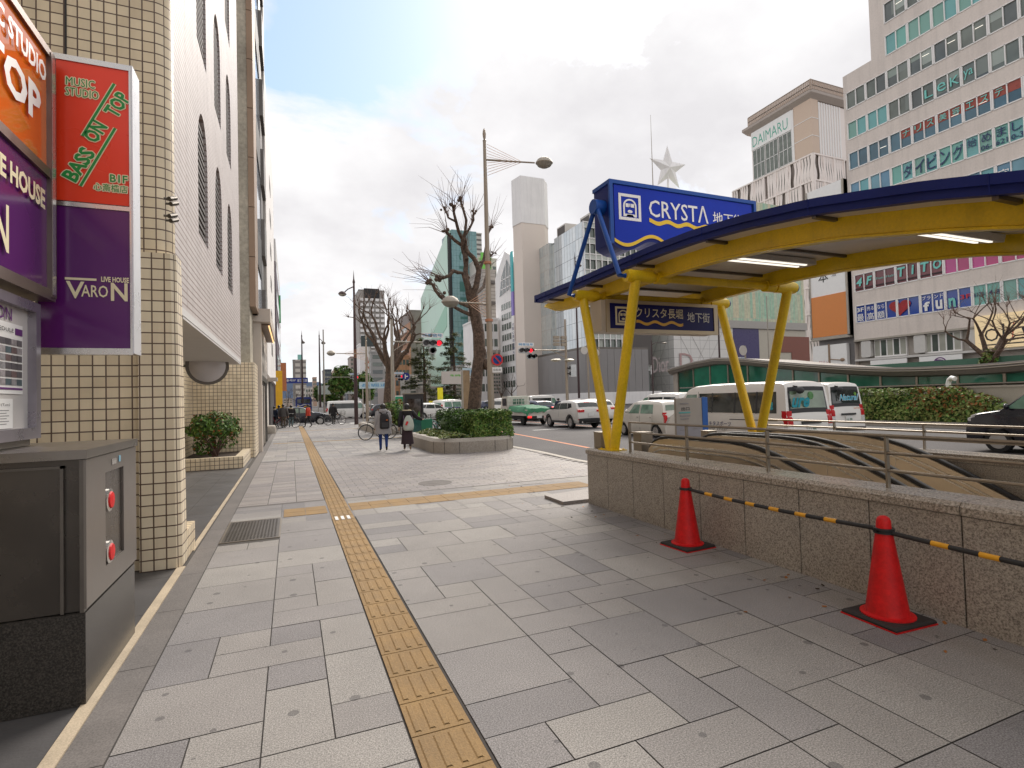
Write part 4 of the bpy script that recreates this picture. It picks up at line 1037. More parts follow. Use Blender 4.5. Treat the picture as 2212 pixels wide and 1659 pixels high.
def bare_tree(name, label, base, h, r_, seed, nb=5, group=None, spread=.7, depth=2, first=.42, knobs=False):
    random.seed(seed); t = thing(name, label, 'tree', base, group=group); b = V(base); q = MB()
    p1 = b+V((random.gauss(0, .05)*h*.1, 0, h*first*.5)); p2 = b+V((random.gauss(0, .1)*h*.2, 0, h*first))
    q.tube([b, b+V((0, 0, h*.12)), p1, p2], [r_*1.25, r_, r_*.9, r_*.85], 12); q.build('trunk', bark, t, smooth=50)
    q = MB(); tw = MB()
    for i in range(nb):
        a = 6.28*i/nb+random.uniform(-.4, .4); d = V((math.cos(a)*.62, math.sin(a)*.62, 1)).normalized()
        branch(q, p2-V((0, 0, random.uniform(0, .12)*h)), d, h*.26, r_*(.68 if knobs else .55), depth, .22 if knobs else .16, 4 if knobs else 3, True, (2, 3), spread, .22, tw)
    q.build('limb', bark, t, smooth=50); tw.build('twigs', twig, t)
    return t
b2 = pt(838, 905, Y=31.5); bare_tree('plane_tree', 'bare pollarded tree rising from the far stone planter beside the dark lamp post', (b2.x, 31.5, .3), 7.2, .27, 21, 5, spread=.5, first=.47, knobs=True)

def lamp_head(mb, gl, c, d, s=1.0):
    d = V(d).normalized(); c = V(c); n = 16
    for (prof, m_) in (([(.001, .16), (.10, .145), (.20, .09), (.25, .02), (.26, 0), (.24, -.02)], mb), ([(.235, -.02), (.19, -.08), (.10, -.12), (.001, -.135)], gl)):
        vs = []; 
        for r_, h in prof: vs += [c+d*(r_*1.2*s*math.cos(2*math.pi*i/n))+d.cross(V((0, 0, 1)))*(r_*s*math.sin(2*math.pi*i/n))+V((0, 0, h*s*1.35)) for i in range(n)]
        m_.add(vs, [(i*n+j, i*n+(j+1) % n, (i+1)*n+(j+1) % n, (i+1)*n+j) for i in range(len(prof)-1) for j in range(n)])
def cable_lamp(name, label, base, h, arms, ma=pole_beige, r_=.10, cable=orange_cable, rings_=()):
    """post with lamp arms braced by fans of coloured cable; arm = (height, direction, length, rise)"""
    t = thing(name, label, 'street lamp', base); b = V(base); q = MB()
    q.tube([b, b+V((0, 0, h*.35)), b+V((0, 0, h))], [r_*1.15, r_, r_*.55], 16); q.lathe([(r_*.62, 0), (r_*.66, .02), (r_*.3, .06), (r_*.5, .14), (r_*.62, .25), (r_*.45, .38), (.001, .47)], b+V((0, 0, h)), 14)
    q.build('post', ma, t, smooth=40)
    for (ah, d, L, rise, nc, sp) in arms:
        d = V(d).normalized(); a = b+V((0, 0, ah)); e = a+d*L+V((0, 0, rise)); q = MB()
        q.tube([a, a+d*L*.5+V((0, 0, rise*.55)), e], [.035, .03, .028], 8); ar = q.build('arm', ma, t, smooth=40)
        q = MB(); gl = MB(); lamp_head(q, gl, e+d*.34, d); hd = q.build('lamp_head', pole_grey, ar if False else t, smooth=50); gl.build('lens', lampglass, hd, smooth=50)
        q = MB()
        for s in range(nc):
            f_ = (s+1)/nc
            for sg in (1, -1): q.tube([a+V((0, 0, sg*sp*f_))+d*r_*.8, a+(e-a)*(.35+.40*f_)], .0075, 4)
        q.build('stay_cable', cable, t)
    for z in rings_: q = MB(); q.lathe([(r_*.9, -.05), (r_*1.35, -.04), (r_*1.35, .04), (r_*.9, .05)], b+V((0, 0, z)), 14); q.build('collar', mat('collar_copper', (.50, .22, .12), .5), t)
    return t
LB = pt(1062, 905, Y=17.2)
zz = lambda x, y: pt(x, y, Y=17.2).z
cable_lamp('street_lamp', 'tall beige lamp post by the planter, with one high and one lower lamp', (LB.x, 17.2, .30), zz(1045, 305)-.30,
           [(zz(1048, 345)-.3, (.96, -.25, 0), 1.75, -.05, 5, .55), (zz(1058, 657)-.3, (-1, .05, 0), 1.0, .02, 4, .45)], rings_=(zz(1055, 568)-.3, zz(1056, 692)-.3), cable=mat('cable_pale', (.70, .40, .25), .5))
ns = thing('no_parking_sign', 'round blue and red no parking sign on the tall beige lamp post', 'road sign', (LB.x+.25, 17.1, 2.6))
c = pt(1074, 777, Y=17.05); n_ = V((-.12, -1, 0)).normalized()
q = MB(); q.lathe([(.001, 0), (.20, 0), (.205, .01)], c, 28, n_); q.build('disc', red_ink, ns)
q = MB(); q.lathe([(.001, .012), (.148, .012)], c, 28, n_); q.build('blue_field', mat('sign_blue', (.01, .10, .45), .4), ns)
q = MB(); uu = V((n_.y, -n_.x, 0))*-1; q.bar(c+n_*.018-uu*.10+V((0, 0, .11)), c+n_*.018+uu*.10-V((0, 0, .11)), .003, .045, n_.cross(V((0, 0, 1)))); q.build('slash', red_ink, ns)
c2 = pt(1074, 799, Y=17.05); q = MB(); q.frame(c2, uu, (0, 0, 1), n_, -.17, .17, -.09, .09, 0, .01); q.build('plate', white_ink, ns)
text('自転車', c2-uu*.13-V((0, 0, .04))+n_*.011, uu, uz, .085, grey_ink, ns, w=.26, bold=.01)
q = MB(); q.tube([c-n_*.02+V((0, 0, .36)), c-n_*.02-V((0, 0, .5))], .02); q.tube([c-n_*.03, (LB.x, 17.2, c.z)], .018); q.build('bracket', pole_grey, ns)

def hook_lamp(px, pyb, pyt, Y_, label, side, s=1.0):
    b = pt(px, pyb, Y=Y_); b.z = max(b.z, ROADZ); tp = pt(px, pyt, Y=Y_); t = thing('street_lamp', label, 'street lamp', (b.x, Y_, b.z), group='dark brown lamp posts'); h = tp.z-b.z
    q = MB(); q.tube([(b.x, Y_, b.z), (b.x, Y_, b.z+h*.3), (b.x, Y_, b.z+h)], [.15*s, .13*s, .07*s], 12); q.lathe([(.09, 0), (.10, .1), (.05, .3), (.001, 1.0*s)], (b.x, Y_, b.z+h), 10); q.build('post', pole_brown, t, smooth=40)
    q = MB(); e = V((b.x+side*.85*s, Y_-.2, b.z+h-.9*s)); q.tube([(b.x, Y_, b.z+h-.25*s), (b.x+side*.45*s, Y_-.1, b.z+h-.5*s), e], .045*s, 6); q.build('arm', pole_brown, t)
    q = MB(); gl = MB(); lamp_head(q, gl, e, (side, -.2, 0), 1.0*s); hd = q.build('lamp_head', pole_brown, t, smooth=50); gl.build('lens', lampglass, hd)
hook_lamp(770, 917, 612, 41.3, 'dark brown lamp post on the kerb between the walking women and the dark coated cyclist', -1)
hook_lamp(654, 872, 727, 92, 'slender brown lamp post beyond the crossing, left of the pair', .2, 1.1)
hook_lamp(692, 880, 727, 84, 'slender brown lamp post beyond the crossing, right of the pair', .6, 1.1)
hook_lamp(1251, 860, 560, 60, 'dark brown lamp post beyond the cars, left of the yellow V column', .6, 1.0)
hook_lamp(1555, 790, 560, 62, 'dark brown lamp post seen above the glazed station entrance between the yellow columns', -.6, 1.0)
for (px, Y_, z1, az, L, lb) in ((794, 40, (757, 763), (-1, 0, 0), 1.5, 'beige lamp post with a lamp over the pavement left of the far bare tree'), ):
    b = pt(px, 905, Y=Y_); a = pt(px, 764, Y=Y_); tp = pt(790, 737, Y=Y_)
    cable_lamp('street_lamp', lb, (b.x, Y_, 0), tp.z, [(a.z, az, 2.1, 0.0, 4, .5)], r_=.11)

# ------------------------------------------------------------------ vehicles
def lerp_list(L, t):
    for (a, va), (b, vb) in zip(L, L[1:]):
        if a <= t <= b: return va+(vb-va)*(t-a)/(b-a) if b > a else vb
    return L[0][1] if t < L[0][0] else L[-1][1]
def dense(ch, step=.10):
    out = [ch[0]]
    for (a, za), (b, zb_) in zip(ch, ch[1:]):
        n = max(1, int(math.hypot(b-a, zb_-za)/step))
        out += [(a+(b-a)*i/n, za+(zb_-za)*i/n) for i in range(1, n+1)]
    return out
class Car:
    """body lofted over its side outline; faces +Y; windows, lamps and trim are patches set on the same surface"""
    def __init__(s, name, label, cat, loc, rz, W_, chain, prof, wheels, wr, paint, belt, z_low=.22, taper=.10, group=None, clad=None):
        s.t = thing(name, label, cat, (0, 0, 0), 0, group); s.W = W_/2; s.chain = dense(chain); s.prof = prof; s.wh = wheels; s.wr = wr; s.belt = belt; s.z0 = z_low; s.tp = taper
        s.L = max(abs(c[0]) for c in chain); s.loc = loc; s.rz = rz
        rings = []
        ch = s.chain
        for i, (y, zt) in enumerate(ch):
            zb_ = s.bottom(y); zb_ = min(zb_, zt-.02); H = []
            K = 9; pl = s.plan(y)
            H.append((0, zb_)); H.append((s.hw(zb_)*pl*.97, zb_))
            for k_ in range(1, K+1): z = zb_+.015+(zt-.045-zb_)*k_/K; H.append((s.hw(z)*pl, z))
            xw = s.hw(zt)*pl
            H += [(xw*.955, zt-.008), (xw*.80, zt+.006), (xw*.45, zt+.02), (0, zt+.026)]
            rings.append([V((x, y, z)) for x, z in H]+[V((-x, y, z)) for x, z in H[1:-1][::-1]])
        q = MB(); q.loft(rings, caps=True); s.body = q.build('body', paint, s.t, smooth=38)
        for yw in wheels:
            for sx in (-1, 1): s.wheel(sx, yw)
        if clad:
            q = MB()
            for yw in wheels:
                for sx in (-1, 1):
                    P = [(sx*(s.hw(.4)*s.plan(yw)+.012), yw+(wr+.10)*math.cos(a), wr+(wr+.10)*math.sin(a)) for a in [R(-20+220*i/16) for i in range(17)]]
                    I = [(sx*(s.hw(.4)*s.plan(yw)+.012), yw+(wr+.02)*math.cos(a), wr+(wr+.02)*math.sin(a)) for a in [R(-20+220*i/16) for i in range(17)]]
                    q.loft([[V(p) for p in P], [V(p) for p in I]], closed=False)
            for sx in (-1, 1): x = s.hw(.3)+.012; q.box(min(sx*x, sx*(x-.03)), max(sx*x, sx*(x-.03)), wheels[1]+wr+.06, wheels[0]-wr-.06, z_low, z_low+.14)
            q.build('cladding', clad, s.t)
    def hw(s, z): return s.W*lerp_list(s.prof, z)
    def plan(s, y): return 1-s.tp*(abs(y)/s.L)**5
    def bottom(s, y):
        z = s.z0
        for yw in s.wh:
            d = abs(y-yw); r_ = s.wr+.05
            if d < r_: z = max(z, s.wr+math.sqrt(r_*r_-d*d))
        return z
    def top(s, y):
        return max((z for (a, z) in s.chain if abs(a-y) < .12), default=1)
    def wheel(s, sx, yw):
        x = sx*(s.hw(.35)*s.plan(yw)-.015); r_ = s.wr; q = MB()
        q.lathe([(r_*.62, -.20), (r_*.94, -.20), (r_, -.17), (r_, -.04), (r_*.95, -.005), (r_*.66, .0), (r_*.64, -.02)], (x, yw, r_), 22, (sx, 0, 0)); w_ = q.build('wheel', tyre_m, s.t, smooth=40)
        q = MB(); q.lathe([(r_*.65, -.01), (r_*.60, -.035), (r_*.2, -.03), (r_*.15, -.01), (.001, -.008)], (x, yw, r_), 18, (sx, 0, 0)); q.build('rim', rim_m, w_, smooth=40)
        q = MB()
        for i in range(5):
            a = 2*math.pi*(i+.5)/5; c = V((x-sx*.026, yw+r_*.40*math.cos(a), r_+r_*.40*math.sin(a))); q.lathe([(.001, 0), (r_*.13, 0)], c, 8, (sx, 0, 0))
        q.build('rim_hole', dark, w_)
    def side(s, name, ma, P, sx=None, off=.007, par=None):
        """patch on the flank: P = (y, z) of lower front, lower rear, upper rear, upper front"""
        for g in ((-1, 1) if sx is None else (sx,)):
            q = MB(); rows = []
            for j in range(5):
                v = j/4; row = []
                for i in range(7):
                    u = i/6; y = (P[0][0]*(1-u)+P[1][0]*u)*(1-v)+(P[3][0]*(1-u)+P[2][0]*u)*v; z = (P[0][1]*(1-u)+P[1][1]*u)*(1-v)+(P[3][1]*(1-u)+P[2][1]*u)*v
                    row.append(V((g*(s.hw(z)*s.plan(y)+off), y, z)))
                rows.append(row)
            q.loft(rows, closed=False); o = q.build(name, ma, par or s.t, smooth=60)
        return o
    def lid(s, name, ma, z0, z1, f0, rear=True, off=.012, f1=None, rise=.0):
        """patch on front or rear face between two heights, over the middle f0 of the width"""
        f1 = f0 if f1 is None else f1
        ch = [c for c in s.chain if z0-.001 <= c[1] <= z1+.001 and ((c[0] < 0) == rear)]
        ch.sort(key=lambda c: c[1]); q = MB(); rows = []
        for i, (y, z) in enumerate(ch):
            a, b = ch[max(0, i-1)], ch[min(len(ch)-1, i+1)]; d = V((0, b[0]-a[0], b[1]-a[1])).normalized(); n = V((0, -d.z, d.y)) if rear else V((0, d.z, -d.y))
            t = i/max(1, len(ch)-1); f_ = f0+(f1-f0)*t; xw = s.hw(z)*s.plan(y)*f_
            rows.append([V((xw*k_/3, y, z+.02*(1-(k_/3*f_)**2)))+n*off for k_ in range(-3, 4)])
        if len(rows) > 1: q.loft(rows, closed=False); return q.build(name, ma, s.t, smooth=60)
    def rear_y(s, z): return min(s.chain, key=lambda c: abs(c[1]-z)+(10 if c[0] > 0 else 0))[0]
    def front_y(s, z): return min(s.chain, key=lambda c: abs(c[1]-z)+(10 if c[0] < 0 else 0))[0]
    def lamp(s, name, ma, z0, z1, w_, rear=True, inset=.0, depth=.14, wrap=.010):
        for g in (-1, 1):
            q = MB(); rings = []
            for i in range(6):
                z = z0+(z1-z0)*i/5; y = (s.rear_y if rear else s.front_y)(z); x = s.hw(z)*s.plan(y); e = -1 if rear else 1
                ya = y+e*.016; yb = y-e*depth; P = [(g*(x-inset-w_), ya), (g*(x-inset-.02), ya), (g*(x-inset+wrap), ya-e*.03), (g*(x-inset+wrap), yb), (g*(x-.05-inset), yb), (g*(x-inset-w_), yb)]
                rings.append([V((a, b, z)) for a, b in P])
            q.loft(rings, caps=True); q.build(name, ma, s.t, smooth=45)
    def box(s, name, ma, x0, x1, y0, y1, z0, z1, par=None):
        q = MB(); q.box(x0, x1, y0, y1, z0, z1); return q.build(name, ma, par or s.t)
    def plate(s, ma, z, body=None, w_=.33, h=.165, col=None):
        y = s.rear_y(z)-.03; o = s.box('number_plate', ma, -w_/2, w_/2, y, y+.02, z-h/2, z+h/2)
        if body: text(body, (-.13, y-.002, z-.06), (1, 0, 0), (0, 0, 1), .07, col or mat('plate_ink', (.02, .12, .06), .5), o, w=.26, bold=.02)
        return o
    def mirrors(s, y, z, ma):
        for g in (-1, 1):
            q = MB(); x = s.hw(z)*s.plan(y); q.ball((g*(x+.11), y, z+.05), .10, .055, .075, 8); q.bar((g*(x-.02), y, z), (g*(x+.1), y, z+.02), .03, .03); q.build('mirror', ma, s.t, smooth=60)
    def done(s):
        s.t.location = s.loc; s.t.rotation_euler = (0, 0, s.rz)
        return s.t

VANCH = [(2.40, .30), (2.42, .55), (2.40, .80), (2.28, .98), (2.02, 1.10), (1.55, 1.62), (1.32, 1.86), (1.05, 1.95), (.4, 1.985), (-1.2, 1.985), (-2.0, 1.97), (-2.16, 1.93), (-2.22, 1.82), (-2.30, 1.15), (-2.34, .98), (-2.36, .60), (-2.36, .34)]
VANPR = [(.2, .95), (.5, .995), (1.0, 1.0), (1.15, .985), (1.75, .90), (1.9, .86), (2.0, .78)]
def van(label, loc, rz=0.0, glassm=cargl, sign=None, group='white delivery vans', paint=car_white, bands=None):
    c = Car('delivery_van', label, 'van', loc, rz, 1.70, VANCH, VANPR, (1.62, -1.18), .31, paint, 1.15, .24, .06, group)
    c.side('front_window', cargl_g, [(1.72, 1.16), (.92, 1.14), (.92, 1.70), (1.36, 1.70)])
    o = c.side('side_window', glassm, [(.74, 1.16), (-2.02, 1.16), (-1.98, 1.72), (.82, 1.72)], 1); w_ = c.side('side_window', glassm, [(.74, 1.16), (-2.02, 1.16), (-1.98, 1.72), (.82, 1.72)], -1)
    for y in (.25, -.62, -1.38): c.side('window_divider', plastic, [(y+.025, 1.15), (y-.025, 1.15), (y-.025, 1.73), (y+.025, 1.73)], off=.011, par=w_)
    c.lid('windscreen', cargl, 1.12, 1.80, .86, rear=False); rw = c.lid('rear_window', glassm, 1.18, 1.78, .84, f1=.86)
    c.lid('rear_trim', plastic, 1.13, 1.83, .88, off=.006, f1=.90)
    c.lamp('tail_light', tail_red, .86, 1.22, .17); c.lamp('tail_light_lens', lens_clear, .70, .84, .165)
    c.lamp('headlight', lens_clear, .72, .96, .3, rear=False)
    for g in (1, -1): c.side('door_seam', plastic, [(.86, .40), (.845, .40), (.845, 1.78), (.86, 1.78)], g, .004); c.side('slide_rail', plastic, [(-.45, .965), (-2.05, .965), (-2.05, .985), (-.45, .985)], g, .006); c.side('door_handle', plastic, [(.78, .98), (.70, .98), (.70, 1.10), (.78, 1.10)], g, .014)
    y = c.rear_y(.92); c.box('tailgate_grip', plastic, -.34, .34, y-.045, y, .88, .94)
    c.plate(plate_w, .76, '11 98'); c.lid('rear_bumper', plastic if bands else paint, .34, .50, .97, off=.05)
    c.mirrors(1.55, 1.18, plastic)
    q = MB(); q.tube([(-.40, c.rear_y(1.80)+.05, 1.86), (-.42, c.rear_y(1.8)-.10, 1.84)], .02); q.ball((-.36, c.rear_y(1.8)-.14, 1.74), .15, .06, .09, 8); q.build('rear_mirror', plastic, c.t, smooth=60)
    y = c.rear_y(1.9); c.box('high_brake_light', tail_red, -.10, .10, y-.02, y+.02, 1.86, 1.89)
    return c, w_, rw
teal = mat('teal_lettering', (.02, .33, .42), .4, var=.05); sky_ink = mat('sky_lettering', (.10, .50, .68), .4, var=.05); navy_ink = mat('navy_lettering', (.02, .025, .12), .45)
vangl = glass('van_clear_window', (.20, .27, .19), .06, var=.45, scale=1.6)
c, w_, rw = van('white van with teal lettering on its rear windows, waiting behind the right yellow V column', (12.35, 12.15, ROADZ), 0, cargl)
c.lid('clear_glass', vangl, 1.20, 1.76, .80, off=.016, f1=.82)
vx = c.rear_y(1.4)-.03
text('ure', (-.62, c.rear_y(1.38)-.045, 1.30), (1, 0, 0), (0, -.06, 1), .26, teal, rw, w=.62, bold=.03, shear=.25)
q = MB(); q.lathe([(.001, 0), (.10, 0)], (.12, c.rear_y(1.62)-.03, 1.60), 16, (0, -1, .1)); q.build('sticker', mat('sticker_green', (.16, .42, .14), .4), rw)
xs = -(c.hw(1.4)+.012); nS = (-1, 0, .2)
text('N', (xs-.002, -1.45, 1.24), (0, -1, 0), (.14, 0, 1), .38, teal, w_, w=.26, bold=.03, shear=.2); text('a', (xs-.002, -1.72, 1.24), (0, -1, 0), (.14, 0, 1), .22, teal, w_, w=.2, bold=.03, shear=.2)
xs = -(c.hw(.8)+.006)
text('ワキタスポーツ', (xs, .50, .78), (0, -1, 0), (0, 0, 1), .13, navy_ink, c.t, w=1.0, bold=.02)
text('株式会社', (xs, .78, .80), (0, -1, 0), (0, 0, 1), .07, navy_ink, c.t, w=.24); text('Training Wear', (xs, .72, .62), (0, -1, 0), (0, 0, 1), .12, grey_ink, c.t, w=1.1, shear=.3)
text('HIACE', (-.72, c.rear_y(.98)-.025, .98), (1, 0, 0), (0, 0, 1), .04, steel_lt, c.t, w=.26)
c.done()
c, w_, rw = van('white van with a pale blue logo on its dark rear window', (17.2, 14.6, ROADZ), 0, cargl, bands=True)
y = c.rear_y(1.4)-.035
text('Natural', (-.40, y-.03, 1.36), (1, 0, 0), (0, -.06, 1), .22, white_ink, rw, w=.92, bold=.06, shear=.2); text('Natural', (-.38, y-.035, 1.37), (1, 0, 0), (0, -.06, 1), .20, sky_ink, rw, w=.88, bold=.02, shear=.2)
q = MB(); q.lathe([(.001, 0), (.06, 0)], (.48, c.rear_y(1.62)-.03, 1.58), 14, (0, -1, .1)); q.build('sticker', mat('sticker_lime', (.30, .62, .10), .4), rw)
text('NATURAL', (.32, c.rear_y(1.08)-.02, 1.07), (1, 0, 0), (0, 0, 1), .05, mat('orange_ink', (.75, .25, .08), .5), c.t, w=.36)
c.done()

KCH = [(1.70, .28), (1.70, .55), (1.60, .78), (1.15, .98), (.98, 1.02), (.45, 1.40), (.20, 1.475), (-.5, 1.50), (-1.2, 1.475), (-1.40, 1.42), (-1.52, 1.30), (-1.62, .98), (-1.68, .86), (-1.70, .50), (-1.68, .28)]
KPR = [(.2, .95), (.5, 1.0), (.85, .985), (1.0, .96), (1.35, .84), (1.5, .74)]
c = Car('small_car', 'cream small car with tall red tail lights and a yellow number plate', 'car', (14.1, 18.7, ROADZ), 0, 1.48, KCH, KPR, (1.1, -1.12), .27, car_cream, .95, .20, .10)
c.side('side_window', cargl_g, [(.62, .97), (-.10, .97), (-.10, 1.34), (.30, 1.34)]); c.side('side_window', cargl_g, [(-.20, .97), (-1.02, .97), (-.96, 1.34), (-.20, 1.34)])
c.lid('windscreen', cargl, 1.03, 1.40, .86, rear=False); c.lid('rear_window', vangl, .99, 1.38, .82); c.lid('rear_shelf', mat('tissue_white', (.7, .72, .7), .6, var=.2, scale=9), 1.02, 1.16, .6, off=.016)
c.lamp('tail_light', tail_red, .62, 1.02, .13); c.lamp('headlight', lens_clear, .6, .8, .3, rear=False); c.plate(plate_y, .47, '22 09', col=black_ink)
for g in (1, -1):
    c.side('door_seam', plastic, [(-.14, .3), (-.155, .3), (-.155, 1.36), (-.14, 1.36)], g, .004); c.side('door_seam', plastic, [(-.98, .5), (-.99, .5), (-.99, .98), (-.98, .98)], g, .004)
    for y in (.05, -.80): c.side('door_handle', steel_lt, [(y, .80), (y-.12, .80), (y-.12, .83), (y, .83)], g, .014)
text('ALTO', (-.50, c.rear_y(.72)-.03, .70), (1, 0, 0), (0, 0, 1), .035, grey_ink, c.t, w=.22)
c.lid('rear_seam', grey_ink, .545, .56, .9, off=.008); c.mirrors(.62, 1.0, car_cream); c.done()

SCH = [(2.13, .34), (2.14, .60), (2.05, .82), (1.6, .98), (1.05, 1.06), (.35, 1.42), (.0, 1.52), (-.6, 1.55), (-1.3, 1.50), (-1.66, 1.44), (-1.72, 1.38), (-2.0, 1.08), (-2.08, .98), (-2.13, .70), (-2.13, .40), (-2.08, .32)]
SPR = [(.2, .95), (.5, 1.0), (.85, .985), (1.05, .95), (1.4, .80), (1.55, .70)]
def suv(label, loc, paint, tail=tail_red, clad=plastic, rz=0.0, brake=None):
    c = Car('hatchback', label, 'car', loc, rz, 1.76, SCH, SPR, (1.30, -1.27), .34, paint, 1.05, .30, .12, clad=clad)
    c.side('side_window', cargl, [(.92, 1.06), (.02, 1.05), (.02, 1.39), (.42, 1.36)]); c.side('side_window', cargl, [(-.05, 1.05), (-.98, 1.08), (-.80, 1.40), (-.05, 1.39)]); c.side('quarter_window', cargl, [(-1.02, 1.08), (-1.42, 1.16), (-1.26, 1.37), (-.86, 1.40)])
    c.lid('windscreen', cargl, 1.08, 1.46, .86, rear=False); c.lid('rear_window', cargl, 1.12, 1.40, .84, f1=.86)
    c.lamp('tail_light', tail, .90, 1.05, .38, depth=.30); c.lamp('headlight', lens_clear, .70, .86, .4, rear=False, depth=.3)
    if clad: c.lid('rear_bumper', clad, .32, .56, .98, off=.02); c.lamp('reflector', tail_red, .48, .54, .22, depth=.02)
    c.plate(plate_w, .76); y = c.rear_y(1.43); c.box('high_brake_light', brake or tail_red, -.16, .16, y-.03, y+.04, 1.425, 1.46)
    for g in (1, -1): c.side('door_seam', plastic, [(-.0, .4), (-.015, .4), (-.015, 1.40), (0, 1.40)], g, .004); c.side('door_handle', paint, [(-.78, .88), (-.92, .88), (-.92, .91), (-.78, .91)], g, .016)
    for x in (-.55, .55):
        if clad: q = MB(); q.cyl((x, -2.17, .36), (x, -2.0, .36), .045, n=10); q.build('exhaust', steel_lt, c.t)
    c.mirrors(.78, 1.06, plastic if clad else paint)
    return c
suv('silver crossover with black wheel arch cladding, left of the left yellow V column', (15.0, 27.3, ROADZ), car_silver, brake=brake_lit).done()
suv('white saloon half hidden between the silver crossover and the left yellow V column', (18.3, 31.0, ROADZ), car_white, clad=None, brake=brake_lit).done()
suv('dark blue car beyond the silver crossover, near the foot of the beige signal post', (17.6, 38.5, ROADZ), car_blue, clad=None, tail=brake_lit, rz=R(10)).done()
suv('white car seen between the yellow V legs, beyond the white saloon', (21.4, 36.0, ROADZ), car_white, clad=None).done()
WCH = [(2.3, .3), (2.32, .6), (2.2, .85), (1.9, 1.0), (1.5, 1.08), (.75, 1.62), (.4, 1.76), (-.4, 1.82), (-1.6, 1.80), (-2.05, 1.74), (-2.15, 1.62), (-2.25, 1.1), (-2.3, .95), (-2.32, .6), (-2.3, .3)]
WPR = [(.2, .95), (.5, 1.0), (.95, .99), (1.1, .96), (1.65, .80), (1.82, .70)]
def wagon(label, loc, paint, rz=0.0, gl=cargl, lit=None, group=None, name='people_carrier'):
    c = Car(name, label, 'car', loc, rz, 1.72, WCH, WPR, (1.42, -1.4), .32, paint, 1.1, .24, .10, group)
    c.side('front_window', cargl_g, [(1.25, 1.10), (.42, 1.08), (.42, 1.60), (.72, 1.56)]); c.side('side_window', gl, [(.32, 1.08), (-.85, 1.08), (-.85, 1.60), (.32, 1.60)]); c.side('rear_quarter', gl, [(-.95, 1.08), (-1.95, 1.12), (-1.85, 1.58), (-.95, 1.60)])
    c.lid('windscreen', cargl, 1.12, 1.66, .86, rear=False); c.lid('rear_window', gl, 1.12, 1.60, .84)
    c.lamp('tail_light', tail_red, .9, 1.35, .14); c.lamp('headlight', lens_clear, .72, .92, .4, rear=False, depth=.3); c.plate(plate_w, .75)
    y = c.rear_y(1.70); c.box('high_brake_light', lit or tail_red, -.12, .12, y-.03, y+.05, 1.70, 1.735); c.mirrors(1.1, 1.1, paint)
    for g in (1, -1): c.side('door_seam', plastic, [(.37, .4), (.355, .4), (.355, 1.62), (.37, 1.62)], g, .004)
    return c
wagon('white people carrier partly hidden by the cream small car and the notice board', (19.3, 24.5, ROADZ), car_white, lit=brake_lit).done()
BCH = [(1.70, .34), (1.72, .60), (1.66, .85), (1.50, 1.0), (.95, 1.10), (.35, 1.60), (.1, 1.74), (-.5, 1.78), (-1.3, 1.76), (-1.55, 1.70), (-1.62, 1.55), (-1.68, 1.0), (-1.70, .6), (-1.68, .34)]
c = Car('dark_car', 'nearly black compact car cut off by the right edge of the picture', 'car', (17.5, 6.95, ROADZ), 0, 1.60, BCH, [(.2, .96), (.5, 1.0), (1.0, .985), (1.1, .96), (1.6, .84), (1.8, .74)], (1.02, -1.1), .30, car_black, 1.1, .22, .08)
c.side('front_window', cargl_g, [(.80, 1.14), (-.05, 1.12), (-.05, 1.58), (.38, 1.55)]); c.side('side_window', cargl, [(-.12, 1.12), (-1.2, 1.12), (-1.2, 1.58), (-.12, 1.58)]); c.lid('windscreen', cargl, 1.14, 1.66, .86, rear=False)
c.lamp('headlight', lens_clear, .80, .98, .34, rear=False, depth=.26); c.lamp('tail_light', tail_red, .8, 1.2, .14); c.mirrors(.75, 1.14, car_black); c.done()

# flat bed truck under a green tarpaulin
TX, TYY = 14.5, 33.0
t = thing('flatbed_truck', 'white flatbed truck with its load under a green tarpaulin', 'truck', (0, 0, 0))
q = MB(); prof = [(2.35, .45), (2.38, .9), (2.2, 1.15), (1.95, 1.85), (1.8, 1.92), (.95, 1.92), (.9, .5)]
q.loft([[V((x*sx, y, z)) for y, z in prof] for x, sx in ((.80, -1), (.84, -.985), (.84, .985), (.80, 1))], caps=True); q.build('cab', car_cream, t, smooth=30)
q = MB(); q.box(-.42, -.03, .885, .899, 1.32, 1.70); q.box(.03, .42, .885, .899, 1.32, 1.70); q.build('rear_window', cargl_g, t)
for g in (-1, 1): q = MB(); q.box(g*.835-.004, g*.835+.004, 1.15, 1.85, 1.25, 1.75); q.build('side_window', cargl, t)
q = MB(); q.box(-.80, .80, -2.3, .85, .62, .72); q.box(-.82, .82, -2.36, -2.30, .60, 1.0); 
for g in (-1, 1): q.box(g*.82-.02, g*.82+.02, -2.3, .85, .62, 1.0)
q.build('bed', car_cream, t)
q = MB()
for x in (-.6, -.2, .2, .6): q.cyl((x, .83, .7), (x, .83, 1.85), .02)
for z in (1.3, 1.55, 1.85): q.cyl((-.75, .83, z), (.75, .83, z), .02)
q.build('headboard', car_cream, t)
q = MB(); rows = []
for i in range(14):
    y = .75-i*.245; row = []
    for j in range(11):
        x = -.95+j*.19; e = abs(x)/.95; z = 1.26+.05*math.sin(i*.7)*math.cos(j*.6)-.10*e*e-.16*max(0, (i-9)/4)+.018*math.sin(i*2.3+j*1.7)
        row.append(V((x, y, z)))
    row[0] = V((-.93, y, row[1].z-.34+.03*math.sin(i*2.1))); row[-1] = V((.93, y, row[-2].z-.34+.03*math.sin(i*1.7)))
    rows.append(row)
rows.append([p+V((0, -.06, -.25+.05*math.sin(k_*2.5))) for k_, p in enumerate(rows[-1])])
q.loft(rows, closed=False); q.build('tarpaulin', green_tarp, t, smooth=60)
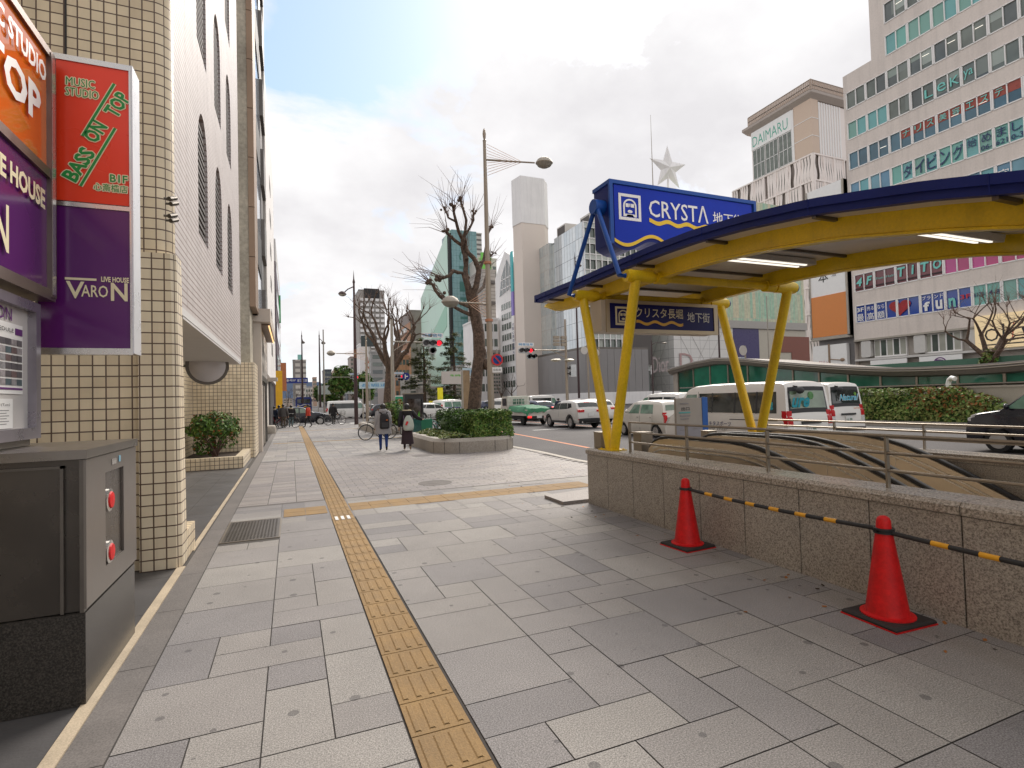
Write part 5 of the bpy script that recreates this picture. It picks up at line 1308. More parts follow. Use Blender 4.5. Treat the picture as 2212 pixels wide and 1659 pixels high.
for g in (-1, 1):
    q = MB(); q.box(g*.66-.13, g*.66+.13, -2.375, -2.33, .48, .60); q.build('tail_light', brake_lit, t)
    for yw in (1.55, -1.45): q = MB(); q.lathe([(.15, -.18), (.27, -.18), (.28, -.02), (.18, 0), (.001, -.02)], (g*.80, yw, .28), 18, (g, 0, 0)); q.build('wheel', tyre_m, t, smooth=40)
q = MB(); q.box(-.17, .17, -2.39, -2.36, .46, .62); q.build('number_plate', plate_w, t)
q = MB(); q.box(-.6, .6, -2.2, 2.0, .35, .60); q.box(-.75, .75, -2.34, -2.28, .40, .58); q.build('chassis', dark, t)
t.location = (TX, TYY, ROADZ)

# traffic on and beyond the crossing
def far_van(label, px, py, Y_, rz, group='white delivery vans', paint=car_white):
    p = pt(px, py, Y=Y_); c, _, _ = van(label, (p.x, Y_, ROADZ), rz, cargl, group=group, paint=paint); return c.done()
far_van('white van crossing beyond the black car, near the dark brown lamp post', 752, 890, 62, R(-90))
p = pt(652, 905, Y=47.0); c = Car('black_estate_car', 'black car crossing in front of the waiting cyclists', 'car', (p.x, 47.2, ROADZ), R(-90), 1.76, [(2.25, .3), (2.26, .6), (2.1, .85), (1.3, 1.02), (.9, 1.06), (.15, 1.44), (-.3, 1.52), (-1.2, 1.48), (-1.8, 1.36), (-2.2, 1.02), (-2.27, .9), (-2.27, .4)], SPR, (1.38, -1.35), .33, car_black, 1.0, .22, .12)
c.side('side_window', vangl, [(.80, 1.03), (-.15, 1.03), (-.15, 1.40), (.15, 1.38)]); c.side('side_window', vangl, [(-.25, 1.03), (-1.2, 1.03), (-1.1, 1.38), (-.25, 1.40)]); c.side('quarter_window', cargl, [(-1.3, 1.05), (-1.75, 1.10), (-1.55, 1.30), (-1.2, 1.36)])
c.lid('windscreen', cargl, 1.08, 1.44, .86, rear=False); c.lamp('headlight', lens_clear, .70, .86, .4, rear=False, depth=.35); c.lamp('tail_light', tail_red, .85, 1.0, .3); c.mirrors(.7, 1.06, car_black); c.done()
p = pt(930, 893, Y=48); suv('white hatchback on the road behind the display case', (p.x, 48, ROADZ), car_white, clad=None, rz=R(-72)).done()
p = pt(982, 885, Y=50); c = wagon('white high roofed van with a violet stripe, behind the white panel sign', (p.x, 50.5, ROADZ), car_white, rz=R(-60), gl=cargl_g, name='small_van'); c.side('stripe', mat('violet_stripe', (.12, .08, .35), .4), [(1.9, 1.0), (-2.2, 1.0), (-2.2, 1.07), (1.9, 1.07)], off=.012); c.done()
far_van('white van beyond the flatbed truck, in front of the white hoarding', 1168, 868, 52, R(-70))
wagon('white car seen over the tarpaulin, in front of a white van', (19.0, 46, ROADZ), car_white, rz=R(-62)).done()
for i, (px, Y_, ma, rz, lb) in enumerate(((1098, 66, car_blue, -80, 'dark car at the crossing, left of the flatbed truck cab'), (800, 74, car_grey, -88, 'grey car behind the white crossing van'), (1062, 74, car_blue, -85, 'small dark blue car seen between the tree trunk and the lamp post'), (842, 60, car_black, -86, 'black car seen behind the bare tree trunk'), (610, 120, car_grey, 0, 'grey car far down the street by the left buildings'), (715, 140, car_white, 0, 'white car far down the street behind the crossing van'), (780, 66, car_red, -90, 'red tailed car right of the dark brown lamp post'))):
    p = pt(px, 885, Y=Y_); suv(lb, (p.x, Y_, ROADZ), ma, clad=None, rz=R(rz)).done()
bt = thing('bus', 'blue bus with a wavy yellow advertisement on its back, far down the street', 'bus', (0, 0, 0)); p = pt(655, 880, Y=100)
q = MB(); q.loft([[V((x, y, z)) for x, z in [(-1.22, .35), (1.22, .35), (1.25, 1.2), (1.22, 2.7), (1.05, 2.95), (-1.05, 2.95), (-1.22, 2.7), (-1.25, 1.2)]] for y in (-5, 5)], caps=True); q.build('body', mat('bus_blue', (.02, .04, .25), .35), bt)
q = MB(); q.box(-1.0, 1.0, -5.03, -5.0, 1.9, 2.6); q.build('rear_window', cargl, bt); q = MB(); q.box(-1.1, 1.1, -5.03, -5.0, .6, .9); q.build('bumper', yellow_ink, bt)
ribbon(wave(-1.0, 1.0, 24, lambda x: 1.25+.14*math.sin(x*5)), .2, lambda x, z: V((x, -5.02, z)), yellow_ink, bt); ribbon(wave(-1.0, 1.0, 24, lambda x: 1.62+.10*math.sin(x*5+1)), .12, lambda x, z: V((x, -5.02, z)), white_ink, bt)
for g in (-1, 1):
    for yw in (3, -3.2): q = MB(); q.lathe([(.2, -.3), (.48, -.3), (.5, 0), (.001, -.02)], (g*1.22, yw, .5), 16, (g, 0, 0)); q.build('wheel', tyre_m, bt)
bt.location = (p.x, 100, ROADZ)

# ------------------------------------------------------------------ bicycles
def bicycle(label, frame_m, loc, rz, lean=0.0, group='parked bicycles', basket=True, white=False):
    t = thing('bicycle', label, 'bicycle', (0, 0, 0), 0, group); wr_ = .325; ya, yb = .53, -.53
    for y in (ya, yb):
        q = MB(); n = 28; ring = []
        q.tube([(0, y+wr_*math.cos(2*math.pi*i/n), wr_+.012+wr_*math.sin(2*math.pi*i/n)) for i in range(n+1)], .019, 6, False); w_ = q.build('wheel', black_rubber, t, smooth=60)
        q = MB(); q.tube([(0, y+(wr_-.022)*math.cos(2*math.pi*i/n), wr_+.012+(wr_-.022)*math.sin(2*math.pi*i/n)) for i in range(n+1)], .010, 4, False)
        for i in range(14): a = 2*math.pi*i/14; q.tube([(.02*(-1)**i, y, wr_+.012), (0, y+(wr_-.02)*math.cos(a), wr_+.012+(wr_-.02)*math.sin(a))], .0022, 3)
        q.cyl((-.04, y, wr_+.012), (.04, y, wr_+.012), .02, n=8); q.build('rim', rim_m if not white else white_ink, w_)
        q = MB(); q.loft([[V((s_, y+(wr_+.03)*math.cos(a), wr_+.012+(wr_+.03)*math.sin(a))) for s_ in (-.025, 0, .025)] for a in [R(30+130*i/8) for i in range(9)]], closed=False); q.build('mudguard', steel_lt, t)
    bb, st_, hd = V((0, -.06, .29)), V((0, -.24, .80)), V((0, .38, .80)); q = MB()
    for a, b, r_ in ((bb, st_, .017), (bb, hd-V((0, -.02, .16)), .020), (V((0, -.12, .48)), hd-V((0, 0, .02)), .018), (bb, V((0, yb, .335)), .011), (st_-V((0, 0, .12)), V((0, yb, .335)), .010), (hd+V((0, 0, .12)), V((0, ya, .335)), .014)): q.cyl(a, b, r_, n=8)
    q.build('frame', frame_m, t, smooth=50)
    q = MB(); q.tube([(-.27, .18, .98), (-.24, .30, 1.0), (0, .36, .95), (.24, .30, 1.0), (.27, .18, .98)], .012, 6); q.build('handlebar', steel_lt, t)
    q = MB(); q.ball((0, -.26, .86), .08, .13, .04, 8); q.build('saddle', black_rubber, t, smooth=60)
    q = MB(); q.lathe([(.001, .015), (.085, .015), (.085, .03), (.001, .03)], bb, 16, (1, 0, 0)); q.bar(bb+V((.05, 0, 0)), bb+V((.06, .12, -.12)), .02, .012); q.bar(bb-V((.05, 0, 0)), bb+V((-.06, -.12, .12)), .02, .012); q.box(.03, .12, .03, .10, .155, .17); q.build('crank', steel_dk, t)
    if basket:
        q = MB()
        for i in range(7): f_ = i/6; q.cyl((-.17+.34*f_, .78, 1.0), (-.13+.26*f_, .74, .72), .004, n=4); q.cyl((-.17+.34*f_, .48, 1.0), (-.13+.26*f_, .50, .72), .004, n=4)
        for z, w_, y0, y1 in ((1.0, .17, .48, .78), (.86, .15, .49, .76), (.72, .13, .50, .74)): q.tube([(-w_, y0, z), (w_, y0, z), (w_, y1, z), (-w_, y1, z), (-w_, y0, z)], .006, 4)
        q.build('basket', steel_dk, t)
    q = MB(); q.cyl((.04, -.5, .33), (.20, -.55, .012), .009, n=6); q.build('stand', steel_dk, t)
    t.location = loc; t.rotation_euler = (0, lean, rz); return t
wf = mat('bike_white', (.62, .60, .54), .4); gf = mat('bike_green', (.03, .22, .18), .4); kf = mat('bike_black', (.02, .02, .02), .4); rf_ = mat('bike_red', (.30, .02, .04), .4); bf = mat('bike_blue', (.06, .18, .28), .4)
def gp(px, py): p = pt(px, py, Z=0); return (p.x, p.y, 0)
bicycle('black framed bicycle showing one wheel left of the woman in the grey coat', kf, (3.45, 23.6, 0), R(102), basket=False)
bicycle('white bicycle with a pale wheel between the two walking women', wf, (4.25, 23.8, 0), R(70), white=True)
b = gp(938, 945); bicycle('green bicycle at the end of the row behind the stone planter', gf, (b[0]+.35, b[1]+.3, 0), R(74))
for i, (dx, dy, fm, lb) in enumerate(((.55, .75, bf, 'blue grey bicycle second in the row behind the stone planter'), (.95, 1.3, kf, 'black bicycle in the middle of the row behind the stone planter'), (1.2, 1.9, wf, 'white framed bicycle near the hedge end of the row'), (1.4, 2.6, rf_, 'red framed bicycle at the back of the row by the hedge'))):
    bicycle(lb, fm, (b[0]+.35+dx, b[1]+.3+dy, 0), R(74+random.uniform(-6, 6)))

# ------------------------------------------------------------------ people
def person(label, loc, rz, H, top_m, leg_m, shoe_m, stride=.18, arms=((-.20, -.05, -.25), (.20, .05, -.25)), seated=False, female=False, group=None, legs=None, elbow=None):
    """one continuous body grown on a jointed skeleton; walks towards +Y"""
    t = thing('person', label, 'person', (0, 0, 0), 0, group); s = H/1.6
    sw = .165 if female else .195
    J = {'pel': (0, 0, .86), 'wai': (0, .01, .98), 'che': (0, 0, 1.17), 'nb': (0, -.005, 1.33), 'ne': (0, .005, 1.39), 'he': (0, .02, 1.46), 'ht': (0, .015, 1.55)}
    Rr = {'pel': (.135, .11), 'wai': (.12, .095), 'che': (.145, .11), 'nb': (.075, .065), 'ne': (.052, .052), 'he': (.078, .092), 'ht': (.062, .072)}
    E_ = [('pel', 'wai'), ('wai', 'che'), ('che', 'nb'), ('nb', 'ne'), ('ne', 'he'), ('he', 'ht')]
    for i, (g, n) in enumerate(((-1, 'l'), (1, 'r'))):
        st = stride*(1 if g < 0 else -1)
        J.update({'hip'+n: (g*.09, 0, .80), 'kn'+n: (g*.095, st*.5+.03, .46), 'an'+n: (g*.09, st-(.02), .09+(.07 if st < -.02 else 0)), 'to'+n: (g*.10, st+.15, .035)})
        if legs: J.update({'kn'+n: legs[i][0], 'an'+n: legs[i][1], 'to'+n: legs[i][2]})
        Rr.update({'hip'+n: (.092, .095), 'kn'+n: (.058, .060), 'an'+n: (.038, .042), 'to'+n: (.035, .028)})
        a = arms[i]
        J.update({'sh'+n: (g*sw, 0, 1.29), 'el'+n: (g*sw+a[0]*.35, a[1]*.4-.03, 1.29+a[2]), 'wr'+n: (g*sw+a[0]*.5, a[1]+.05, 1.29+a[2]*2-.0), 'ha'+n: (g*sw+a[0]*.52, a[1]+.08, 1.29+a[2]*2-.08)})
        if elbow and elbow[i]: J.update({'el'+n: elbow[i][0], 'wr'+n: elbow[i][1], 'ha'+n: elbow[i][2]})
        Rr.update({'sh'+n: (.06, .06), 'el'+n: (.043, .043), 'wr'+n: (.028, .026), 'ha'+n: (.036, .018)})
        E_ += [('pel', 'hip'+n), ('hip'+n, 'kn'+n), ('kn'+n, 'an'+n), ('an'+n, 'to'+n), ('che', 'sh'+n), ('sh'+n, 'el'+n), ('el'+n, 'wr'+n), ('wr'+n, 'ha'+n)]
        hd = V(J['ha'+n]); ar = (hd-V(J['wr'+n])).normalized(); sd_ = V((0, 1, 0)) if abs(ar.y) < .8 else V((1, 0, 0))
        for f_, (o, L) in enumerate(((-.030, .060), (-.011, .072), (.010, .070), (.029, .055), (-.05, .035))):
            k_ = 'f%s%d' % (n, f_); J[k_] = tuple(hd+sd_*o+ar*(.02 if f_ < 4 else -.02)); J[k_+'t'] = tuple(hd+sd_*o*1.2+ar*L+V((-g*.015, 0, 0))); Rr[k_] = Rr[k_+'t'] = (.0095, .0095); E_ += [('ha'+n, k_), (k_, k_+'t')]
    names = list(J); me = bpy.data.meshes.new('b'); me.from_pydata([V(J[n])*s for n in names], [(names.index(a), names.index(b)) for a, b in E_], [])
    o = bpy.data.objects.new('b', me); COL.objects.link(o); md = o.modifiers.new('k', 'SKIN'); 
    for i, n in enumerate(names): v = me.skin_vertices[0].data[i]; v.radius = (Rr[n][0]*s, Rr[n][1]*s); v.use_root = (n == 'pel')
    md.use_smooth_shade = True; sub = o.modifiers.new('s', 'SUBSURF'); sub.levels = 1; sub.render_levels = 1
    dg = bpy.context.evaluated_depsgraph_get(); b = bpy.data.meshes.new_from_object(o.evaluated_get(dg)); bpy.data.objects.remove(o)
    b.name = 'body'; b.materials.clear()
    for m_ in (skin_m, top_m, leg_m, shoe_m): b.materials.append(m_)
    segs = [(V(J[a])*s, V(J[c])*s, 0 if a in ('nb', 'ne', 'he') or a.startswith(('wr', 'ha', 'f')) else 3 if a.startswith('an') else 2 if a.startswith(('hip', 'kn')) or c.startswith('hip') else 1) for a, c in E_]
    for p in b.polygons:
        best = min(segs, key=lambda q_: (p.center-(q_[0]+(q_[1]-q_[0])*max(0, min(1, (p.center-q_[0]).dot(q_[1]-q_[0])/(q_[1]-q_[0]).length_squared)))).length); p.material_index = best[2]; p.use_smooth = True
    bo = bpy.data.objects.new('body', b); COL.objects.link(bo); bo.parent = t; INV[bo.name] = Matrix.Identity(4)
    hc = V(J['he'])*s
    q = MB(); q.ball(hc+V((0, .085, -.01))*s, .012*s, .018*s, .02*s, 6); q.ball(hc+V((.078, 0, 0))*s, .01*s, .02*s, .03*s, 6); q.ball(hc+V((-.078, 0, 0))*s, .01*s, .02*s, .03*s, 6); q.build('nose_and_ears', skin_m, bo)
    q = MB(); q.ball(hc+V((.03, .083, .02))*s, .009*s, n=6); q.ball(hc+V((-.03, .083, .02))*s, .009*s, n=6); q.box((hc.x-.022*s), hc.x+.022*s, hc.y+.080*s, hc.y+.088*s, hc.z-.045*s, hc.z-.038*s); q.build('eyes_and_mouth', dark, bo)
    t['s'] = s
    def shell(name, ma, rings, n=20, cap=False, fold=0.0):
        """garment of elliptical rings (z, rx, ry, cx, cy)"""
        q = MB(); L = []
        for (z, rx, ry, cx, cy) in rings: L.append([V((cx+rx*(1+fold*math.cos(7*a+z*3))*math.cos(a), cy+ry*(1+fold*math.cos(7*a+z*3))*math.sin(a), z))*s for a in [2*math.pi*i/n for i in range(n)]])
        q.loft(L, caps=cap); return q.build(name, ma, t, smooth=60)
    def hair(ma, long=0.0, bun=False, cap=False):
        q = MB(); q.ball(hc+V((0, -.018, .025))*s, .094*s, .098*s, .098*s, 12)
        if long: q.tube([hc+V((0, -.07, .0))*s, hc+V((0, -.085, -long*.6))*s, hc+V((0, -.08, -long))*s], [.085*s, .08*s, .045*s], 10)
        if bun: q.ball(hc+V((0, -.10, -.04))*s, .055*s, n=8)
        return q.build('hair', ma, t, smooth=60)
    def sleeves(ma, r_=1.32):
        for n in 'lr':
            q = MB(); P = [V(J['sh'+n])*s, V(J['el'+n])*s, (V(J['wr'+n])*.93+V(J['el'+n])*.07)*s]; P.insert(0, P[0]*.9+V(J['nb'])*s*.1); q.tube(P, [.055*s*r_, .068*s*r_, .052*s*r_, .042*s*r_], 10); q.build('sleeve', ma, t, smooth=60)
    def fin(): t.location = loc; t.rotation_euler = (0, 0, rz); return t
    return t, shell, hair, sleeves, fin, s
greycoat = mat('grey_wool', (.34, .325, .33), .9, var=.15, scale=30, bump=.1); jeans = mat('blue_jeans', (.015, .045, .20), .85, var=.2, scale=12); blackcl = mat('black_cloth', (.020, .018, .020), .85, var=.25, scale=8); brownsk = mat('plum_cloth', (.040, .022, .028), .85, var=.3, scale=10); cream_fur = mat('cream_fur', (.50, .42, .28), .95, var=.2, scale=40, bump=.4)
redcl = mat('red_coat_cloth', (.48, .045, .02), .85, var=.15); greycl = mat('grey_cloth', (.10, .09, .085), .85, var=.2); navycl = mat('navy_cloth', (.02, .03, .06), .85, var=.2); tealcl = mat('teal_cloth', (.18, .27, .29), .85); khaki = mat('khaki_cloth', (.12, .09, .06), .85)
W1 = (2.78, 17.8, 0); W2 = (3.52, 17.6, 0)
t, shell, hair, slv, fin, s = person('woman walking away in a pale grey coat and blue jeans', W1, R(-6), 1.58, greycoat, jeans, blackcl, stride=.10, female=True, arms=((-.16, -.02, -.26), (.16, .05, -.26)))
shell('coat', greycoat, [(.58, .27, .185, 0, 0), (.75, .25, .175, 0, 0), (.95, .225, .16, 0, 0), (1.15, .225, .155, 0, 0), (1.27, .215, .14, 0, 0), (1.33, .13, .10, 0, 0), (1.37, .085, .08, 0, 0)], fold=.02); slv(greycoat, 1.25); hair(hair_m, .14, True)
shell('hood', greycoat, [(1.30, .15, .10, 0, -.05), (1.36, .14, .11, 0, -.06), (1.40, .10, .09, 0, -.05)]); fin()
bp = thing('backpack', 'black backpack on the back of the woman in the grey coat', 'backpack', (W1[0]+.0, W1[1]-.22, .95)); q = MB()
q.loft([[V((W1[0]+.02+x*f_, W1[1]-.12-y*g_, z)) for x, y in ((-.145, 0), (.145, 0), (.16, .06), (.13, .13), (-.13, .13), (-.16, .06))] for z, f_, g_ in ((.74, .75, .5), (.78, .98, 1.05), (.92, 1.0, 1.15), (1.08, .95, 1.0), (1.2, .8, .75), (1.24, .45, .3))], caps=True); q.build('bag', blackcl, bp, smooth=55)
q = MB(); q.box(W1[0]-.09, W1[0]+.13, W1[1]-.285, W1[1]-.26, .79, .95); q.build('front_pocket', mat('pack_grey', (.035, .033, .035), .7), bp); q = MB(); q.box(W1[0]+.05, W1[0]+.11, W1[1]-.289, W1[1]-.25, 1.01, 1.04); q.build('label', mat('label_orange', (.5, .12, .02), .6), bp)
q = MB()
for g in (-1, 1): q.tube([(W1[0]+.02+g*.06, W1[1]-.14, 1.22), (W1[0]+g*.12, W1[1]-.13, 1.27), (W1[0]+g*.13, W1[1]-.02, 1.265), (W1[0]+g*.13, W1[1]+.14, 1.12)], .018, 6)
q.build('strap', blackcl, bp)
t, shell, hair, slv, fin, s = person('woman in a black coat with a cream lined hood and a long dark skirt', W2, R(-10), 1.56, blackcl, brownsk, mat('shoe_tan', (.35, .24, .15), .7), stride=.14, female=True, elbow=(None, ((.33, .04, 1.10), (.50, .20, 1.02), (.55, .25, 1.02))))
shell('skirt', brownsk, [(.22, .215, .19, 0, 0), (.45, .19, .165, 0, 0), (.7, .165, .14, 0, 0), (.92, .14, .115, 0, 0)], fold=.05)
shell('coat', blackcl, [(.80, .20, .15, 0, 0), (.95, .195, .145, 0, 0), (1.15, .20, .145, 0, 0), (1.27, .195, .13, 0, 0), (1.34, .12, .10, 0, 0), (1.38, .085, .08, 0, 0)]); slv(blackcl, 1.3); hair(hair_m, .20)
shell('hood', blackcl, [(1.20, .11, .07, 0, -.09), (1.28, .16, .11, 0, -.09), (1.335, .165, .12, 0, -.08)]); shell('hood_lining', cream_fur, [(1.325, .155, .11, 0, -.08), (1.355, .15, .105, 0, -.08), (1.37, .11, .08, 0, -.08), (1.37, .02, .02, 0, -.08)], cap=True); fin()
bg_ = thing('drawstring_bag', 'white drawstring bag on the back of the woman in the black coat', 'bag', (W2[0], W2[1]-.2, .8)); q = MB(); x0, y0 = W2[0]+.01, W2[1]-.14
q.loft([[V((x0+.17*f_*math.cos(a), y0-.05-.08*f_*math.sin(a), z)) for a in [2*math.pi*i/14 for i in range(14)]] for z, f_ in ((.66, .7), (.70, .98), (.82, 1.06), (.98, .9), (1.08, .62), (1.13, .40), (1.15, .30))], caps=True); q.build('bag', mat('bag_white', (.50, .54, .47), .8, var=.2, scale=5), bg_, smooth=55)
q = MB(); q.frame((x0-.10, y0-.137, .84), V((.45, 0, 1)), V((1, 0, -.45)), (0, -1, 0), 0, .12, -.03, .03, 0, .012); q.build('print', red_ink, bg_)
q = MB(); q.tube([(x0-.12, y0-.02, .72), (x0-.14, y0+.02, 1.1), (x0-.10, y0+.12, 1.28)], .006, 5); q.tube([(x0+.12, y0-.02, .72), (x0+.14, y0+.02, 1.1), (x0+.10, y0+.12, 1.28)], .006, 5); q.build('cord', mat('cord_lilac', (.35, .22, .40), .8), bg_)

def simple(label, px, py, Y_, rz, H, top, leg, coat_lo=.75, hood=None, **kw):
    p = pt(px, py, Y=Y_); t, shell, hair, slv, fin, s = person(label, (p.x, Y_, 0 if Y_ < 44 else ROADZ), rz, H, top, leg, blackcl, **kw)
    shell('coat', top, [(coat_lo, .22, .16, 0, 0), (.95, .205, .15, 0, 0), (1.15, .215, .15, 0, 0), (1.28, .20, .135, 0, 0), (1.36, .10, .09, 0, 0)]); slv(top, 1.3); hair(hair_m, .05)
    if hood: shell('fur_collar', hood, [(1.30, .15, .12, 0, -.02), (1.36, .16, .13, 0, -.02), (1.39, .12, .10, 0, -.02)])
    return fin()
ride = (((-.12, .25, .62), (-.13, .12, .22), (-.13, .26, .20)), ((.12, .10, .50), (.13, -.02, .09), (.13, .13, .05)))
simple('person in a red coat standing before the black car', 666, 925, 39.5, R(70), 1.62, redcl, blackcl, .80, stride=.20)
simple('cyclist in a long dark coat waiting astride a bicycle', 720, 915, 42.5, R(-35), 1.66, blackcl, blackcl, .62, stride=.05)
simple('waiting cyclist in a grey jacket and khaki trousers, in the middle of the group', 612, 920, 40.2, R(-15), 1.68, greycl, khaki, .75, stride=.04)
simple('cyclist in a dark jacket with a fur collar at the left end of the group', 593, 918, 41.4, R(-40), 1.55, navycl, blackcl, .8, cream_fur, stride=.04)
simple('cyclist in a black parka with fur collar and pale trousers, right of the group', 629, 918, 41.0, R(10), 1.6, blackcl, tealcl, .72, cream_fur, stride=.05)
simple('person in navy hidden behind the grey jacketed cyclist', 603, 918, 42.2, R(-20), 1.62, navycl, navycl, .75, stride=.04)
for (px, Y_, rz, fm, lb) in ((597, 40.9, R(-62), rf_, 'bicycle held by the cyclist at the left end of the group'), (622, 40.4, R(-70), kf, 'bicycle of the grey jacketed cyclist'), (724, 42.3, R(-70), kf, 'bicycle of the cyclist in the long dark coat')):
    p = pt(px, 915, Y=Y_); bicycle(lb, fm, (p.x, Y_, 0), rz, group='bicycles of the waiting cyclists')
p = pt(1207, 900, Y=37.0); p2 = p
t, shell, hair, slv, fin, s = person('man in a dark jacket standing beyond the silver crossover', (p.x, 37.0, ROADZ), R(-75), 1.72, navycl, blackcl, blackcl, stride=.06); shell('jacket', navycl, [(.80, .2, .15, 0, 0), (1.1, .22, .155, 0, 0), (1.28, .21, .14, 0, 0), (1.36, .1, .09, 0, 0)]); slv(navycl); hair(hair_m, .03); fin()
for (px, Y_, lb, c_) in ((604, 75, 'pedestrian in dark clothes beyond the crossing by the left buildings', navycl), (618, 88, 'far pedestrian in grey beyond the crossing', greycl), (628, 95, 'far pedestrian in teal beyond the crossing, left of the lamp post', tealcl)): simple(lb, px, 885, Y_, R(10), 1.65, c_, blackcl, stride=.15)

# ------------------------------------------------------------------ signals, signs and cases
def signal(label, px_pole, pyb, pyt, Y_, px_head, py_head, plate=None, arrows=1, red=True, px_arrow=None, sp=.37, pole=pole_grey, post=True, nz=-1, z_pole=None):
    b = pt(px_pole, pyb, Y=Y_); tp = pt(px_pole, pyt, Y=Y_); zb_ = ROADZ if Y_ > 36 or b.x > 7 else 0
    t = thing('traffic_signal', label, 'traffic light', (b.x, Y_, zb_), group='traffic signals')
    q = MB(); q.tube([(b.x, Y_, zb_), (b.x, Y_, zb_+2), (tp.x if False else b.x, Y_, tp.z)], [.12, .11, .07], 12); q.build('pole', pole, t, smooth=40)
    h = pt(px_head, py_head, Y=Y_-.05); sgn = 1 if h.x > b.x else -1
    q = MB(); q.tube([(b.x, Y_, h.z+.05), (h.x+sgn*.5, Y_, h.z+.02)], .04, 8); q.tube([(b.x, Y_, h.z-.5), (b.x+(h.x-b.x)*.35, Y_, h.z+.03)], .025, 6); q.build('arm', pole, t)
    q = MB(); P = rrect(-1.55*sp, 1.55*sp, -.20, .20, .18, 4); q.prism([(h.x+a, Y_-.08, h.z+c_) for a, c_ in P], (0, .14, 0)); hd = q.build('signal_head', mat('signal_body', (.55, .56, .56), .5), t)
    for i in (-1, 0, 1):
        c_ = V((h.x+i*sp, Y_-.085, h.z)); q = MB(); lit = (i == 1) if red else (i == -1)
        q.lathe([(.001, 0), (.145, 0), (.15, -.01)], c_, 18, (0, -1, 0)); q.build('lens', (sig_red if red else sig_green) if lit else sig_dark, hd)
        q = MB(); A = [R(-20+220*k_/14) for k_ in range(15)]; q.loft([[c_+V((.158*math.cos(a), -.0, .158*math.sin(a))) for a in A], [c_+V((.165*math.cos(a), -.26+.06*math.sin(a), .165*math.sin(a)-.01)) for a in A]], closed=False); q.build('visor', dark, hd)
    for k_ in range(arrows):
        c_ = V((h.x+(k_-.0)*sp+(px_arrow or 0), Y_-.085, h.z-.43)); q = MB(); P = rrect(-.2, .2, -.2, .2, .16, 4); q.prism([(c_.x+a, Y_-.08, c_.z+d) for a, d in P], (0, .12, 0)); ah = q.build('arrow_head', mat('signal_body2', (.5, .51, .51), .5), t)
        q = MB(); q.lathe([(.001, 0), (.14, 0)], c_, 16, (0, -1, 0)); q.build('lens', sig_dark, ah)
        q = MB(); A = [R(-20+220*i/14) for i in range(15)]; q.loft([[c_+V((.158*math.cos(a), 0, .158*math.sin(a))) for a in A], [c_+V((.165*math.cos(a), -.24, .165*math.sin(a))) for a in A]], closed=False); q.build('visor', dark, ah)
    if plate:
        q = MB(); q.box(h.x-.62, h.x+.62, Y_-.09, Y_-.07, h.z+.30, h.z+.56); o = q.build('name_plate', white_ink, t); text(plate, (h.x-.55, Y_-.095, h.z+.34), ux, uz, .18, mat('plate_blue', (.06, .32, .62), .5), o, w=1.1, bold=.03)
    return t, h
signal('traffic signal with red lit on a long arm from the pole by the bare tree', 850, 905, 690, 29.4, 934, 741, '時差信号', 1)
t, h = signal('traffic signal with red lit on a leftward arm beyond the silver crossover', 1226, 880, 690, 35.0, 1136, 757, '時差信号', 2, px_arrow=.25, pole=pole_beige)
pz = pt(1235, 801, Y=34.9); q = MB(); q.box(pz.x-.22, pz.x+.22, 34.6, 34.9, pz.z-.45, pz.z+.45); o = q.build('pedestrian_head', mat('signal_white', (.6, .62, .63), .5), t)
for dz in (.2, -.2): q = MB(); q.prism([(pz.x-.2, 34.62, pz.z+dz-.12), (pz.x-.2, 34.62, pz.z+dz+.14), (pz.x-.42, 34.62, pz.z+dz)], (0, .25, 0)); q.build('visor', dark, o)
lv = pt(1205, 757, Y=34.9)
for dx in (-.25, .35): q = MB(); [q.box(h.x+2.45+dx+.0-.0, h.x+2.45+dx+.42, 34.7, 34.95, h.z+.35+.26*k_, h.z+.55+.26*k_) for k_ in range(3)]; q.build('rear_of_signal', pole_beige, t)
q = MB(); ov = pt(1210, 778, Y=34.9); q.lathe([(.001, .12), (.25, .09), (.42, 0), (.25, -.09), (.001, -.12)], (ov.x-.35, 34.9, ov.z), 14); q.lathe([(.001, .12), (.25, .09), (.42, 0), (.25, -.09), (.001, -.12)], (ov.x+.75, 34.9, ov.z), 14); q.build('lantern', mat('lantern_cream', (.55, .5, .38), .4), t)
signal('small traffic signal beyond the crossing, half behind the dark brown lamp post', 701, 885, 712, 74, 765, 815, '時差信号', 1)
signal('small traffic signal beyond the crossing, right of the bare tree trunk', 925, 885, 790, 72, 862, 813, '時差信号', 2)
signal('distant traffic signal with red lit above the crossing white van', 655, 880, 835, 105, 700, 835, None, 0)
signal('traffic signal showing green in front of the purple wall panel', 1662, 800, 640, 58, 1602, 780, '心斎橋', 1, red=False)
rs_ = thing('round_road_sign', 'dark blue round road sign with white arrows beside the small signal', 'road sign', pt(876, 885, Y=71)); c_ = pt(877, 813, Y=71); q = MB(); q.lathe([(.001, 0), (.50, 0), (.5, .02)], c_, 24, (0, -1, 0)); q.build('disc', mat('sign_navy', (.02, .03, .2), .4), rs_)
q = MB(); q.bar(c_+V((-.1, -.04, -.3)), c_+V((-.1, -.04, .25)), .02, .12, (1, 0, 0)); q.bar(c_+V((-.1, -.04, 0)), c_+V((.25, -.04, 0)), .02, .12, (0, 0, 1)); q.build('arrow', white_ink, rs_); q = MB(); q.cyl(pt(876, 885, Y=71.1), c_+V((0, .1, .3)), .06); q.build('post', pole_grey, rs_)

